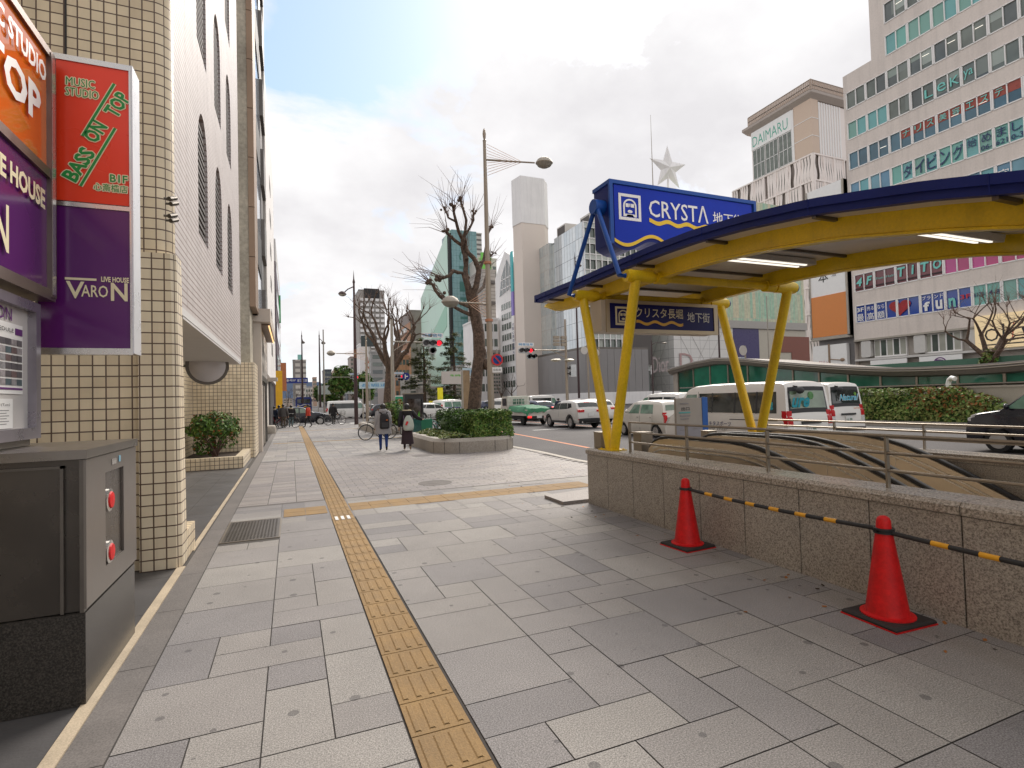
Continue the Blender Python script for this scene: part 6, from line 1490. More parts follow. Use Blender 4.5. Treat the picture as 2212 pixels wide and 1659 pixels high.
dc = thing('display_case', 'tall dark framed display case standing behind the woman in the black coat', 'display case', (5.0, 24.5, 0)); a = pt(874, 905, Y=24.6); b = pt(913, 851, Y=24.6)
zt = b.z; q = MB(); q.box(a.x, a.x+.12, 24.5, 24.9, 0, zt); q.box(b.x-.07, b.x, 24.5, 24.9, 0, zt); q.box(a.x+.12, b.x-.07, 24.5, 24.9, zt-.22, zt-.01); q.box(a.x+.12, b.x-.07, 24.5, 24.9, .3, .5); q.build('frame', mat('case_black', (.03, .026, .026), .4), dc)
q = MB(); q.box(a.x+.12, b.x-.07, 24.62, 24.64, .5, zt-.22); q.build('glass', glass('case_glass', (.10, .075, .065), .05, var=.8, scale=4), dc); q = MB(); q.box(a.x-.04, b.x+.02, 24.45, 24.95, zt, zt+.05); q.build('roof', steel, dc)
q = MB(); q.prism([(b.x-.36, 24.6, .62), (b.x-.10, 24.6, .62), (b.x-.18, 24.6, 1.15)], (0, .015, 0)); q.build('green_leaflet', mat('leaflet_green', (.12, .45, .03), .5), dc)
gb = thing('utility_cabinet', 'dark green metal cabinet beside the parked bicycles', 'cabinet', (5.0, 23.0, 0)); a = pt(893, 940, Y=22.8); b = pt(934, 905, Y=22.8); q = MB(); q.box(a.x+.35, b.x, 22.8, 23.4, .06, b.z); q.build('body', mat('cabinet_green', (.015, .16, .085), .4, var=.15), gb)
q = MB(); q.box(a.x, a.x+.34, 22.75, 23.3, .0, b.z-.0); q.box(a.x-.02, a.x+.36, 22.73, 23.32, b.z, b.z+.03); q.build('glazed_end', mat('cabinet_teal', (.03, .11, .10), .2, var=.4), gb); q = MB(); q.box(a.x+.30, b.x+.02, 22.78, 23.42, 0, .06); q.build('foot', dark, gb)
gs = thing('panel_sign', 'white panel sign with small green lettering on a grey post above the bicycles', 'sign', (6.1, 26, 0)); a = pt(955, 830, Y=26); b = pt(996, 802, Y=26); q = MB(); q.box(a.x, b.x, 26, 26.12, a.z, b.z); q.build('panel', mat('panel_cream', (.64, .59, .54), .5, var=.04), gs)
text('ga oga', (a.x+.42, 25.995, b.z-.30), ux, uz, .14, mat('lime_ink', (.13, .52, .06), .5), gs, w=.55, bold=.03); q = MB(); q.box(b.x+.02, b.x+.10, 26, 26.1, 0, b.z+.03); q.build('post', pole_grey, gs)
am = thing('map_sign', 'white framed green sign with an orange pictogram, left of the far planter bush', 'sign', (4.7, 30, 0)); a = pt(866, 873, Y=30); q = MB(); q.box(a.x-.36, a.x+.36, 30, 30.06, a.z-.42, a.z+.48); q.build('board', white_ink, am); q = MB(); q.box(a.x-.30, a.x+.30, 29.99, 30, a.z-.25, a.z+.42); q.build('green_field', mat('sign_green', (.01, .36, .18), .5), am)
q = MB(); q.prism([(a.x-.22, 29.985, a.z+.25), (a.x, 29.985, a.z+.3), (a.x+.2, 29.985, a.z), (a.x+.18, 29.985, a.z-.12), (a.x-.05, 29.985, a.z-.15), (a.x-.16, 29.985, a.z+.05)], (0, .004, 0)); q.build('pictogram', mat('picto_orange', (.75, .16, .06), .5), am); q = MB(); q.cyl((a.x, 30.03, 0), (a.x, 30.03, a.z), .04); q.build('post', pole_grey, am)
def street_sign(label, px, py, Y_, w_, h_, face, body, ink, by=None, double=False):
    c_ = pt(px, py, Y=Y_); t = thing('street_sign', label, 'sign', (c_.x, Y_, 0)); q = MB(); q.box(c_.x-w_/2, c_.x+w_/2, Y_-.03, Y_, c_.z-h_/2, c_.z+h_/2); o = q.build('plate', face, t)
    if body: text(body, (c_.x-w_*.44, Y_-.035, c_.z-h_*.25), ux, uz, h_*.5, ink, o, w=w_*.88, bold=.03)
    q = MB(); q.cyl((c_.x+(by or 0), Y_+.06, ROADZ), (c_.x+(by or 0), Y_+.06, c_.z+h_*.4), .05); q.build('post', pole_grey, t); return t
lightblue = mat('plate_pale_blue', (.52, .66, .72), .5); signblue = mat('ink_sky', (.08, .33, .60), .5)
street_sign('pale blue street name plate left of the far bare tree', 810, 832, 46, 2.6, .55, lightblue, '長堀通', signblue, -1.0)
street_sign('small pale name plate beside the large tree trunk', 1012, 803, 30, .75, .45, lightblue, '心斎橋', signblue, .5)
street_sign('bright yellow banner over the road behind the display case', 951, 859, 52, .55, 2.0, mat('banner_yellow', (.85, .75, .02), .6), None, None)
street_sign('yellow notice board behind the white hatchback', 942, 875, 54, 1.5, .9, mat('banner_yellow2', (.78, .62, .02), .6), '工事中', red_ink)
street_sign('large green and white direction sign above the crossing van', 730, 842, 90, 6.0, 1.4, mat('dir_white', (.62, .66, .63), .5), '御堂筋', mat('dir_green', (.05, .35, .2), .5), -3)
street_sign('blue overhead direction sign far down the street', 640, 822, 95, 3.6, .9, mat('dir_blue', (.03, .05, .30), .5), '梅田', white_ink, -1.5)
street_sign('slate coloured panel high behind the bare tree', 797, 737, 60, 1.7, 1.2, mat('panel_slate', (.05, .065, .065), .6), None, None)
street_sign('vertical sign with brown and ochre panels beside the large tree trunk', 1007, 845, 27, .42, 2.2, mat('totem_brown', (.35, .24, .13), .6, var=.5, scale=2), None, None)
for (px, py, lb, r_) in ((1262, 757, 'first of two round white sign backs on the mast behind the left yellow leg', .42), (1287, 762, 'second of two round sign backs, cream, on the mast behind the left yellow leg', .42), (1605, 757, 'round white disc on the mast in front of the purple wall panel', .62)):
    c_ = pt(px, py, Y=50); t = thing('round_sign', lb, 'road sign', (c_.x, 50, ROADZ)); q = MB(); q.lathe([(.001, 0), (r_, 0), (r_, .03), (.001, .03)], c_, 24, (0, -1, 0)); q.build('disc', offwhite, t); q = MB(); q.cyl((c_.x+.5, 50.15, ROADZ), (c_.x+.5, 50.15, c_.z+.6), .10); q.bar((c_.x-.5, 50.1, c_.z), (c_.x+.6, 50.1, c_.z), .08, .08); q.build('mast', pole_beige, t)
st_ = thing('stone_bollard', 'low rounded stone block on the pavement by the shop front at the left kerb', 'bollard', gp(583, 938)); q = MB(); c_ = V(gp(583, 936)); q.loft([[c_+V((x*f_, y*f_, z)) for x, y in rrect(-.32, .32, -.6, .6, .2, 3)] for z, f_ in ((0, 1), (.3, 1), (.42, .9), (.45, .7))], caps=True); q.build('block', planterstone, st_, smooth=40)

b = pt(1411, 850, Y=62); h_ = pt(1403, 735, Y=62).z; t = thing('street_lamp', 'thin grey street lamp with one short arm in front of the patterned white wall', 'street lamp', (b.x, 62, ROADZ)); q = MB(); q.tube([(b.x, 62, ROADZ), (b.x, 62, h_)], [.12, .07], 10); q.build('post', pole_brown, t); a = pt(1432, 741, Y=62); q = MB(); q.tube([(b.x, 62, h_-.7), (b.x+.6, 62, h_-.35), (a.x, 62, a.z)], .05, 6); q.build('arm', pole_brown, t); q = MB(); q.ball((a.x+.3, 62, a.z), .45, .2, .12, 10); q.build('lamp_head', pole_grey, t)

# ------------------------------------------------------------------ buildings across the street
XR = 55.0
tan_wall = mat('tan_wall', (.73, .65, .59), .6, var=.08, scale=.25, fine=.04, bscale=6, streak=.10)
paint_white = mat('window_frame_white', (.86, .84, .82), .45, var=.05)
gl_dark = [glass('pane_dark_%d' % i, c, .06, .45, .5) for i, c in enumerate([(.10, .125, .105), (.14, .165, .14), (.08, .10, .10)])]
gl_teal = [glass('pane_teal_%d' % i, c, .12, .12, .4) for i, c in enumerate([(.15, .44, .38), (.17, .38, .32), (.13, .40, .40)])]
gl_blue = [glass('pane_blue_%d' % i, c, .06, .4, .4) for i, c in enumerate([(.035, .11, .16), (.045, .14, .20), (.06, .17, .24)])]
gl_wine = [glass('pane_wine_%d' % i, c, .12, .2, .4) for i, c in enumerate([(.15, .008, .018), (.17, .02, .03), (.13, .006, .014)])]
gl_pink = [glass('pane_pink_%d' % i, c, .12, .15, .4) for i, c in enumerate([(.45, .035, .16), (.52, .05, .25), (.42, .03, .12)])]
gl_film = [glass('pane_film_%d' % i, c, .12, .1, .4) for i, c in enumerate([(.006, .045, .30), (.008, .05, .33), (.01, .06, .34)])]
gl_sky = [glass('pane_sky_%d' % i, c, .08, .3, .4) for i, c in enumerate([(.14, .33, .42), (.12, .40, .44), (.10, .26, .40)])]
of = thing('office_block', 'tan office block with rows of advertising window panes, right of the tan lattice store', 'building', (XR+8, 25, 0))
ROWB = [31.25-3.24*k_ for k_ in range(8)]; UPB = [34.55, 37.8, 41.0]
PY = [37.88-2.087*i for i in range(10)]       # edges of the window pairs, running towards the viewer
blinds = [glass('blind_%d' % i, c, .2, .15, .5) for i, c in enumerate([(.24, .30, .26), (.33, .38, .34), (.17, .20, .18)])]
holes = []; wins = []
for r_, z0 in enumerate(ROWB):
    for i in range(9): wins.append((r_, i, PY[i]-.06, PY[i+1]+.06, z0, z0+1.78))
for r_, z0 in enumerate(UPB):
    for i in range(2, 9): wins.append((-1-r_, i, PY[i]-.06, PY[i+1]+.06, z0, z0+1.95))
q = MB(); out = [(XR, 38.15, 6.8), (XR, 38.15, 35.0), (XR, 35.1, 35.0), (XR, 35.1, 46), (XR, 16, 46), (XR, 16, 6.8)]
q.holed(out, [[(XR, a, z0), (XR, b, z0), (XR, b, z1), (XR, a, z1)] for (_, _, a, b, z0, z1) in wins], (.18, 0, 0))
q.poly([(XR, 38.15, 0), (XR+20, 38.15, 0), (XR+20, 38.15, 35), (XR, 38.15, 35)]); q.box(XR+.9, XR+20, 16, 38.1, 0, 35); q.poly([(XR, 35.1, 35), (XR+20, 35.1, 35), (XR+20, 35.1, 46), (XR, 35.1, 46)])
q.build('wall', tan_wall, of)
for (r_, i, a, b, z0, z1) in wins:
    pal = gl_dark
    if r_ == 1: pal = gl_teal if i < 2 else gl_dark
    if r_ == 2: pal = gl_blue
    if r_ == 3: pal = gl_sky if i < 2 else gl_teal
    if r_ == 4: pal = gl_sky
    if r_ == 5: pal = gl_sky
    if r_ == 6: pal = gl_wine if i < 4 else gl_pink
    if r_ == 7: pal = gl_film if i < 5 else gl_teal
    if r_ == -1: pal = gl_teal
    if r_ == -2: pal = gl_dark
    q = MB(); mdl = (a+b)/2
    for (ya, yb, za, zb2) in ((b-.05, b+.05, z0, z1), (a-.05, a+.05, z0, z1), (mdl-.04, mdl+.04, z0, z1), (b, a, z0-.05, z0+.05), (b, a, z1-.05, z1+.03)): q.box(XR-.05, XR+.12, min(ya, yb), max(ya, yb), za, zb2)
    w_ = q.build('window', paint_white, of)
    q = MB()
    for k_, (ya, yb) in enumerate(((b+.05, mdl-.04), (mdl+.04, a-.05))): q.use(random.randrange(3)); q.poly([(XR+.07, ya, z0+.05), (XR+.07, yb, z0+.05), (XR+.07, yb, z1-.05), (XR+.07, ya, z1-.05)])
    q.build('pane', pal, w_)
    if r_ in (0, 1, -2) and pal is gl_dark:
        for (ya, yb) in ((b+.06, mdl-.05), (mdl+.05, a-.06)):
            if random.random() < .45:
                zb_ = z1-random.choice((.5, .8, 1.3, 1.5)); yy = yb if random.random() < .7 else ya+(yb-ya)*random.uniform(.3, .7); q = MB(); q.poly([(XR+.06, ya, zb_), (XR+.06, yy, zb_), (XR+.06, yy, z1-.05), (XR+.06, ya, z1-.05)]); q.build('blind', blinds[random.randrange(3)], w_)
    if r_ in (0, 2, -2) and random.random() < .5 and i > 0:
        q = MB(); zc = z1-.35-random.random()*.5; q.bar((XR+.05, b+.3, zc), (XR+.05, mdl-.1, zc+.02), .02, .07, (1, 0, 0)); q.build('strip_light', lamp_lit, w_)
    if r_ == 2 and i >= 2:
        q = MB()
        for (ya, yb) in (((b+.05, mdl-.04), (mdl+.04, a-.05)) if i > 2 else ((b+.05, mdl-.04),)): q.poly([(XR+.05, ya, z0+.95), (XR+.05, yb, z0+.95), (XR+.05, yb, z1-.05), (XR+.05, ya, z1-.05)])
        q.build('film', mat('film_red', (.34, .055, .03), .3, var=.1) if 'film_red' not in MATS else MATS['film_red'], w_)
cyan_ink = mat('cyan_ink', (.20, .62, .56), .4, var=.05)
def pane_c(i, h): return PY[i]-1.04*(h+.5)          # centre of half-pane h (0 or 1) of pair i
def fac_text(body, row, i, h, zoff, hh, ww, ma, bold=.02, shear=0):
    """one character or short word centred in a pane"""
    y = pane_c(i, h); text(body, (XR-.01, y+ww/2, ROWB[row]+zoff), (0, -1, 0), (0, 0, 1), hh, ma, of, w=ww, bold=bold, shear=shear, lift=.01)
for k_, ch in enumerate('ナリス美容エステ'): n_ = 5+k_; fac_text(ch, 2, n_//2, n_ % 2, 1.02, .60, .60, cyan_ink, .03)
for k_, ch in enumerate('ダイビング'): n_ = 5+k_; fac_text(ch, 3, n_//2, n_ % 2, .25, 1.25, .80, navy_ink, .03)
for k_, ch in enumerate('始めまし'): n_ = 10+k_; fac_text(ch, 3, n_//2, n_ % 2, .85, .75, .68, navy_ink, .02)
for k_, ch in enumerate(['06-', '621', '0-3']): n_ = 11+k_; fac_text(ch, 3, n_//2, n_ % 2, .18, .45, .8, navy_ink, .01)
for k_, ch in enumerate(['L', 'e', 'K', 'ya']): n_ = 7+k_; fac_text(ch, 1, n_//2, n_ % 2, .45, .8, .7, cyan_ink, .0)
for k_, ch in enumerate('4F'): fac_text(ch, 6, 0, k_, .55, .85, .62, cyan_ink, .05, .2)
for k_, ch in enumerate('TiTO'): n_ = 4+k_; fac_text(ch, 6, n_//2, n_ % 2, .65, .9, .24 if ch == 'i' else .72, cyan_ink, .035, .1)
for k_, ch in enumerate(['Thats', 'Hair']): fac_text(ch, 6, 1, k_, .85, .22, .8, cyan_ink, .0)
for k_, ch in enumerate('最高額'): fac_text(ch, 7, k_//2, k_ % 2, .12, .75, .7, white_ink, .03)
for k_, ch in enumerate(['3F', '売る', 'なら']): fac_text(ch, 7, k_//2, k_ % 2, 1.10, .42, .7, white_ink, .02)
for k_, ch in enumerate(['f', 'u', 'n']): n_ = 6+k_; fac_text(ch, 7, n_//2, n_ % 2, .18, .85, .55, white_ink if k_ < 2 else cyan_ink, .08)
for k_, ch in enumerate(['ブラ', 'ンド']): fac_text(ch, 7, 3, k_, 1.22, .36, .75, white_ink, .02)
for k_, ch in enumerate(['科', '外', '容']): n_ = 12+k_-2; fac_text(ch, 4, n_//2, n_ % 2, .4, .9, .8, white_ink, .0)
for k_, ch in enumerate(['3F', '6120-', '4-8']): n_ = 9+k_; fac_text(ch, 7, n_//2, n_ % 2, .75, .40, .8, red_ink if k_ == 0 else navy_ink, .01)
q = MB(); hc_ = V((XR-.03, PY[2]-.25, ROWB[7]+.95)); P = []
for i in range(28): a = 2*math.pi*i/28; P.append(hc_+V((0, -1.0*math.sin(a)**3, .052*(13*math.cos(a)-5*math.cos(2*a)-2*math.cos(3*a)-math.cos(4*a)))))
q.prism(P, (.03, 0, 0)); q.build('heart', mat('heart_red', (.38, .015, .02), .4, var=.5, scale=3), of)
q = MB(); 
for (zc) in (.12,): 
    for i in range(4): q.box(XR-.012, XR-.008, PY[i+1]+.1, PY[i]-.1, ROWB[6]+.22, ROWB[6]+.36)
q.build('film_stripe', mat('film_black', (.03, .005, .008), .4), of)
# street level of the office block
gw = mat('ground_floor_white', (.62, .60, .57), .5, var=.06)
q = MB(); q.box(XR+.55, XR+.6, 16, 38.1, 0, 6.8); q.build('shop_wall', mat('shop_wall', (.40, .36, .32), .6), of)
q = MB(); q.box(XR-.10, XR+.2, 16, 38.15, 6.62, 6.80); q.build('ledge', pole_grey, of)
q = MB(); q.box(XR-.05, XR+.5, 16, 38.15, 4.55, 4.75); q.build('cornice', gw, of)
for ya in (37.6, 32.5, 28.0): 
    q = MB(); q.prism([(XR+.0, y, z) for y, z in [(c_[0]+ya-.62, c_[1]+5.75) for c_ in rrect(-.5, .5, -.85, .85, .18, 4)]], (.5, 0, 0)); q.build('pillar_panel', gw, of)
for ya, yb in ((36.3, 33.2), (31.6, 28.6)):
    q = MB(); q.box(XR+.3, XR+.54, yb, ya, 4.8, 6.6); w_ = q.build('shop_window', paint_white, of); q = MB(); n_ = 5
    for i in range(n_):
        y1 = ya-(ya-yb)*i/n_-.06; y0 = ya-(ya-yb)*(i+1)/n_+.06; q.use(i % 2); q.poly([(XR+.29, y0, 4.95), (XR+.29, y1, 4.95), (XR+.29, y1, 6.5), (XR+.29, y0, 6.5)])
    q.build('pane', [glass('pane_cream', (.42, .42, .36), .1, .3, .6) if 'pane_cream' not in MATS else MATS['pane_cream'], gl_dark[0]], w_)
for ya, yb, bod, ic in ((36.5, 33.0, 'ATLANTICE', navy_ink), (31.9, 28.4, 'P', purple_ink)):
    q = MB(); q.box(XR-.12, XR-.02, yb, ya, 3.2, 4.5); o = q.build('fascia_sign', white_ink, of); ym = (ya+yb)/2
    text(bod, (XR-.125, ym+(1.2 if len(bod) > 2 else .35), 3.45), (0, -1, 0), (0, 0, 1), .42 if len(bod) > 2 else .7, ic, o, w=2.4 if len(bod) > 2 else .7, bold=.03)
    if len(bod) < 2: q = MB(); q.holed([(XR-.13, ym+.55*math.cos(a), 3.8+.55*math.sin(a)) for a in [2*math.pi*i/24 for i in range(24)]], [[(XR-.13, ym+.45*math.cos(a), 3.8+.45*math.sin(a)) for a in [2*math.pi*i/24 for i in range(24)]]], (.004, 0, 0)); q.build('ring', purple_ink, o)
q = MB(); q.box(XR-.25, XR-.02, 16, 27.3, 4.75, 7.6); sg = q.build('lit_sign', mat('sign_warm', (.80, .62, .36), .4, var=.12, scale=.4, emit=.25), of)
text('O', (XR-.26, 26.6, 5.35), (0, -1, 0), (0, 0, 1), 1.1, black_ink, sg, w=1.0); text('l', (XR-.26, 25.35, 5.35), (0, -1, 0), (0, 0, 1), 1.4, black_ink, sg, w=.15); text('i', (XR-.26, 24.75, 5.35), (0, -1, 0), (0, 0, 1), 1.4, red_ink, sg, w=.22, shear=.3); text('ve', (XR-.26, 24.1, 5.35), (0, -1, 0), (0, 0, 1), .95, black_ink, sg, w=1.9, shear=.2)
q = MB(); q.box(XR-.27, XR-.255, 17, 26.6, 5.02, 5.12); q.build('rule', black_ink, sg); text('ビル', (XR+.50, 22.0, 3.6), (0, -1, 0), (0, 0, 1), .6, grey_ink, of, w=1.7, bold=.03)

bb_ = thing('billboard_building', 'narrow building with a white and orange billboard beside the tan office block', 'building', (XR+3, 41, 0))
q = MB(); q.box(XR+.5, XR+14, 38.3, 42.6, 0, 24); q.build('wall', mat('billboard_wall', (.20, .19, .19), .6), bb_)
q = MB(); q.box(XR-.1, XR+.45, 38.5, 42.95, 7.4, 24.2); q.build('panel', white_ink, bb_)
q = MB(); q.box(XR-.16, XR-.11, 38.75, 42.85, 7.55, 12.1); q.build('orange_panel', mat('billboard_orange', (.72, .26, .07), .5, var=.03), bb_)
q = MB(); 
for a in ((38.5, 38.7, 7.4, 24.2), (42.9, 43.0, 7.4, 24.2), (38.5, 43.0, 7.2, 7.5)): q.box(XR-.22, XR+.46, *a)
q.build('frame', pole_grey, bb_)
text('本', (XR-.12, 41.9, 13.6), (0, -1, 0), (0, 0, 1), 1.3, black_ink, bb_, w=1.2, bold=.03); text('道', (XR-.12, 40.3, 14.0), (0, -1, 0), (0, 0, 1), .6, grey_ink, bb_, w=.55)
q = MB(); q.box(XR-.05, XR+.4, 39.0, 43.0, 2.2, 6.6); o = q.build('lower_panel', white_ink, bb_); q = MB(); q.box(XR-.12, XR-.06, 40.9, 41.1, 2.2, 6.7); q.build('strut', bronze, bb_)
q = MB(); q.tube([(XR-.1, 40.9, 5.0), (XR-.1, 39.8, 4.85)], .05); q.ball((XR-.1, 39.5, 4.85), .05, .28, .18, 10); q.build('spoon', bronze, o)
text('おいしい', (XR-.06, 42.3, 4.6), (0, -1, 0), (0, 0, 1), .3, red_ink, o, w=1.2); text('カフェ', (XR-.06, 42.0, 4.0), (0, -1, 0), (0, 0, 1), .25, black_ink, o, w=1.0)

# department store with wavy lattice
lat = mat('lattice_panel', (.90, .81, .76), .6, var=.06, scale=.1); latgap = mat('lattice_gap', (.24, .20, .175), .6, var=.3, scale=.4)
YD, XD = 118.0, pt(1756, 329, Y=118.0).x
zt = pt(1756, 329, Y=YD).z; yl = pt(1583, 430, X=XD).y
ds = thing('department_store', 'pale tan department store with wavy lattice panels and a teal lettered sign near its roof', 'building', (XD+10, YD+8, 0))
q = MB(); q.box(XD+.6, XD+22, YD+.6, yl, 0, zt-.2); q.build('wall', latgap, ds)
FH = (zt-pt(1758, 386, Y=YD).z)/1.0; nb_ = 7; bay = (yl-YD)/nb_
q = MB(); q.box(XD-.1, XD+22, YD-.1, yl, zt-.5, zt)
for k_ in range(11):
    z = zt-FH*k_; q.box(XD-.12, XD+.5, YD-.12, yl, z-.45, z); q.box(XD-.12, XD+22, YD-.12, YD+.5, z-.45, z)
for i in range(nb_+1): q.box(XD-.1, XD+.5, YD+bay*i-.25, YD+bay*i+.25, 0, zt-.1)
for i in range(7): q.box(XD+bay*i-.25, XD+bay*i+.25, YD-.1, YD+.5, 0, zt-.1)
q.build('grid', lat, ds)
for k_ in range(9):
    z1 = zt-FH*k_-.5; z0 = z1-FH+.55
    for i in range(nb_+3):
        q = MB(); sel = random.sample(range(4), random.choice((3, 4, 4)))
        for s_ in sel:
            rows = []
            for e in range(7):
                z = z0+(z1-z0)*e/6; o = .12*math.sin(e*1.05+k_*2+i)
                c_ = .3+bay*(s_+.5)/4.4; hw_ = bay/10.4*(1+.16*math.sin(e*1.05+i))
                if i < nb_: rows.append([V((XD+.1-.15*math.sin(e*1.05), YD+bay*i+c_+o-hw_, z)), V((XD+.1-.15*math.sin(e*1.05), YD+bay*i+c_+o+hw_, z))])
                else: rows.append([V((XD+bay*(i-nb_)+c_+o-hw_, YD+.1-.15*math.sin(e*1.05), z)), V((XD+bay*(i-nb_)+c_+o+hw_, YD+.1-.15*math.sin(e*1.05), z))])
            q.loft(rows, closed=False)
        q.build('lattice_panel', lat, ds)
zu = pt(1752, 214, Y=YD).z; ys_ = pt(1621, 300, X=XD).y; tan2 = mat('store_tan', (.66, .51, .40), .6, var=.06)
q = MB(); q.box(XD+.5, XD+18, YD+.5, ys_, zt, zu); q.build('upper_block', lat, ds)
yc_ = pt(1711, 290, X=XD).y
q = MB(); q.box(XD+.2, XD+3.4, YD+.2, yc_-.6, zt, zu+.6)
q.build('corner_block', tan2, ds)
q = MB(); 
for k_ in range(1, 3): z = zt+(zu-zt)*k_/3; q.box(XD+.12, XD+3.5, YD+.12, yc_-.5, z-.1, z+.1)
q.box(XD+.0, XD+.6, yc_-.6, yc_+.2, zt, zu)
for i in range(9): q.box(XD+3.8+i*1.2, XD+4.4+i*1.2, YD+.3, YD+.5, zt, zu)
q.build('fin', paint_white, ds)
zs0 = pt(1711, 312, X=XD).z
q = MB(); q.box(XD+.1, XD+.5, yc_+.25, ys_-.2, zu-6.2, zu+.2); sgn_ = q.build('sign_panel', white_ink, ds)
text('DAIMARU', (XD+.08, ys_-.8, zu-5.2), (0, -1, 0), (0, 0, 1), 3.6, mat('store_teal', (.07, .42, .30), .4), sgn_, w=(ys_-yc_)*.86, bold=-.005)
for i in range(3):
    ya = yc_+.4+i*(ys_-yc_-.6)/3; yb = ya+(ys_-yc_-.6)/3-.5; q = MB(); q.box(XD+.2, XD+.5, ya, yb, zt+.3, zu-6.5); w_ = q.build('window', gl_dark[1], ds); q = MB()
    for k_ in range(4): q.box(XD+.12, XD+.22, ya+(yb-ya)*k_/3-.08, ya+(yb-ya)*k_/3+.08, zt+.3, zu-6.5)
    for z in (zt+.3, (zt+zu-6.5)/2, zu-6.5): q.box(XD+.12, XD+.22, ya, yb, z-.1, z+.1)
    q.build('mullion', paint_white, w_)
zr_ = pt(1745, 196, Y=YD).z; zr2 = pt(1742, 173, Y=YD).z
q = MB(); q.loft([[V((XD-d, YD-d, z)), V((XD+20, YD-d, z)), V((XD+20, ys_+2+d, z)), V((XD-d, ys_+2+d, z))] for d, z in ((-.3, zu+.3), (.9, zr_-.6), (.9, zr_+.3))], caps=True); q.build('roof', mat('store_roof', (.44, .375, .33), .6), ds)
q = MB()
SE, TE = XD-.85, YD-.85
for z in (zr_+.3, (zr_+zr2)/2, zr2): q.box(SE, SE+.2, TE, ys_, z-.16, z+.16); q.box(SE, XD+18, TE, TE+.2, z-.16, z+.16)
for i in range(40): y = TE+(ys_-TE)*i/39; q.box(SE, SE+.2, y-.22, y+.22, zr_, zr2)
for i in range(30): x = SE+i*.68; q.box(x-.22, x+.22, TE, TE+.2, zr_, zr2)
q.box(XD+1.6, XD+12, YD+2.0, ys_-3, zr_, zr2-.6)
q.build('roof_screen', mat('screen_brown', (.50, .40, .33), .6), ds)

# store with the mosaic upper storeys
YM = 92.0; XM = pt(1454, 700, Y=YM).x; zm = pt(1454, 409, Y=YM).z; zmb = pt(1560, 702, Y=YM).z; xr_ = pt(1735, 600, Y=YM).x; ylm = pt(1392, 600, X=XM).y
mosaic = tile_mat('mosaic_cladding', (.33, .58, .42), (.68, .60, .40), (.58, .52, .42), .85, 6.2, .05, offset=.35, rough=.35, bump=.2, var=.25)
dior_wall = tile_mat('white_store_cladding', (.72, .70, .67), (.69, .67, .645), (.42, .40, .385), 2.6, 1.9, .05, rough=.4, bump=.1, var=.05)
mo = thing('mosaic_store', 'store with green and cream mosaic upper storeys over white patterned walls', 'building', (XM+20, YM+8, 0))
q = MB(); q.box(XM, xr_, YM, ylm, zmb+1.1, zm); q.build('mosaic', mosaic, mo)
q = MB(); q.box(XM-.3, xr_+.3, YM-.3, ylm, zmb-.6, zmb+1.1); q.build('cornice', mat('band_grey', (.40, .38, .35), .6), mo)
xw_ = pt(1584, 740, Y=YM).x; ylf = pt(1330, 800, X=XM).y
q = MB(); q.box(XM+.05, xw_, YM+.05, ylf, 0, zmb-.6); q.build('white_wall', dior_wall, mo)
q = MB()                                       # star lattice on the white walls
zc_ = zmb-.8
for i in range(-12, 14):
    for d in (-1, 1):
        a = V((XM+.9+i*3.2, YM+.02, 0)); b = a+V((d*zc_*.62, 0, zc_))
        if XM+.2 < a.x < xw_-.2 and XM+.2 < b.x < xw_-.2: q.bar(a, b, .03, .07, (0, 1, 0))
    y0 = YM+1+i*3.2
    for d in (-1, 1):
        a = V((XM+.02, y0, 0)); b = a+V((0, d*zc_*.62, zc_))
        if YM+.3 < a.y < ylf and YM+.3 < b.y < ylf: q.bar(a, b, .03, .07, (1, 0, 0))
q.build('star_lattice', mat('lattice_line', (.47, .455, .44), .6), mo)
xp_ = pt(1640, 740, Y=YM).x
q = MB(); q.box(xw_+.05, xp_, YM+.02, YM+3, 0, zmb-.65); q.build('purple_panel', mat('panel_indigo', (.035, .022, .12), .3), mo)
q = MB(); q.box(xp_+.05, xr_, YM+.05, YM+3, 0, zmb-.65); q.build('cream_wall', mat('wall_cream2', (.50, .46, .38), .6), mo)
xb0 = pt(1682, 740, Y=YM).x
q = MB(); q.holed([(xb0, YM-.1, 0), (xr_+1, YM-.1, 0), (xr_+1, YM-.1, zmb-2.2), (xb0, YM-.1, zmb-2.2)], [[(xb0+.1, YM-.1, 2), (xb0+2.2, YM-.1, 2), (xb0+2.2, YM-.1, 6), (xb0+4.0, YM-.1, 6), (xb0+4.0, YM-.1, zmb-6), (xb0+.1, YM-.1, zmb-6)]], (0, .1, 0)); q.build('brown_panel', mat('panel_brown', (.22, .07, .045), .5), mo)
pk = mat('pink_white', (.72, .60, .60), .4, emit=.1)
a = pt(1411, 806, X=XM); b = pt(1446, 806, X=XM); text('Dior', (XM-.1, a.y, a.z), (0, -1, 0), (0, 0, 1), 3.6, pk, mo, w=a.y-b.y)
a = pt(1468, 793, Y=YM); text('D', (a.x, YM-.1, a.z), ux, uz, 3.0, mat('rose_ink', (.45, .28, .27), .4), mo, w=3.6)
stt = thing('star_ornament', 'white five pointed star on a mast above the mosaic store', 'roof star', pt(1443, 412, Y=YM+3)); c_ = pt(1443, 364, Y=YM+3)
q = MB(); P = []
for i in range(10): a = R(90+36*i); r_ = (5.2 if i % 2 == 0 else 2.1); P.append(c_+V((r_*math.cos(a), 0, r_*math.sin(a))))
n0 = len(P); q.add(P+[c_+V((0, -.8, 0)), c_+V((0, .8, 0))], [(i, (i+1) % 10, 10) for i in range(10)]+[((i+1) % 10, i, 11) for i in range(10)]); q.build('star', white_paint, stt); q = MB(); q.cyl(pt(1443, 412, Y=YM+3), c_, .22); q.build('mast', white_paint, stt)
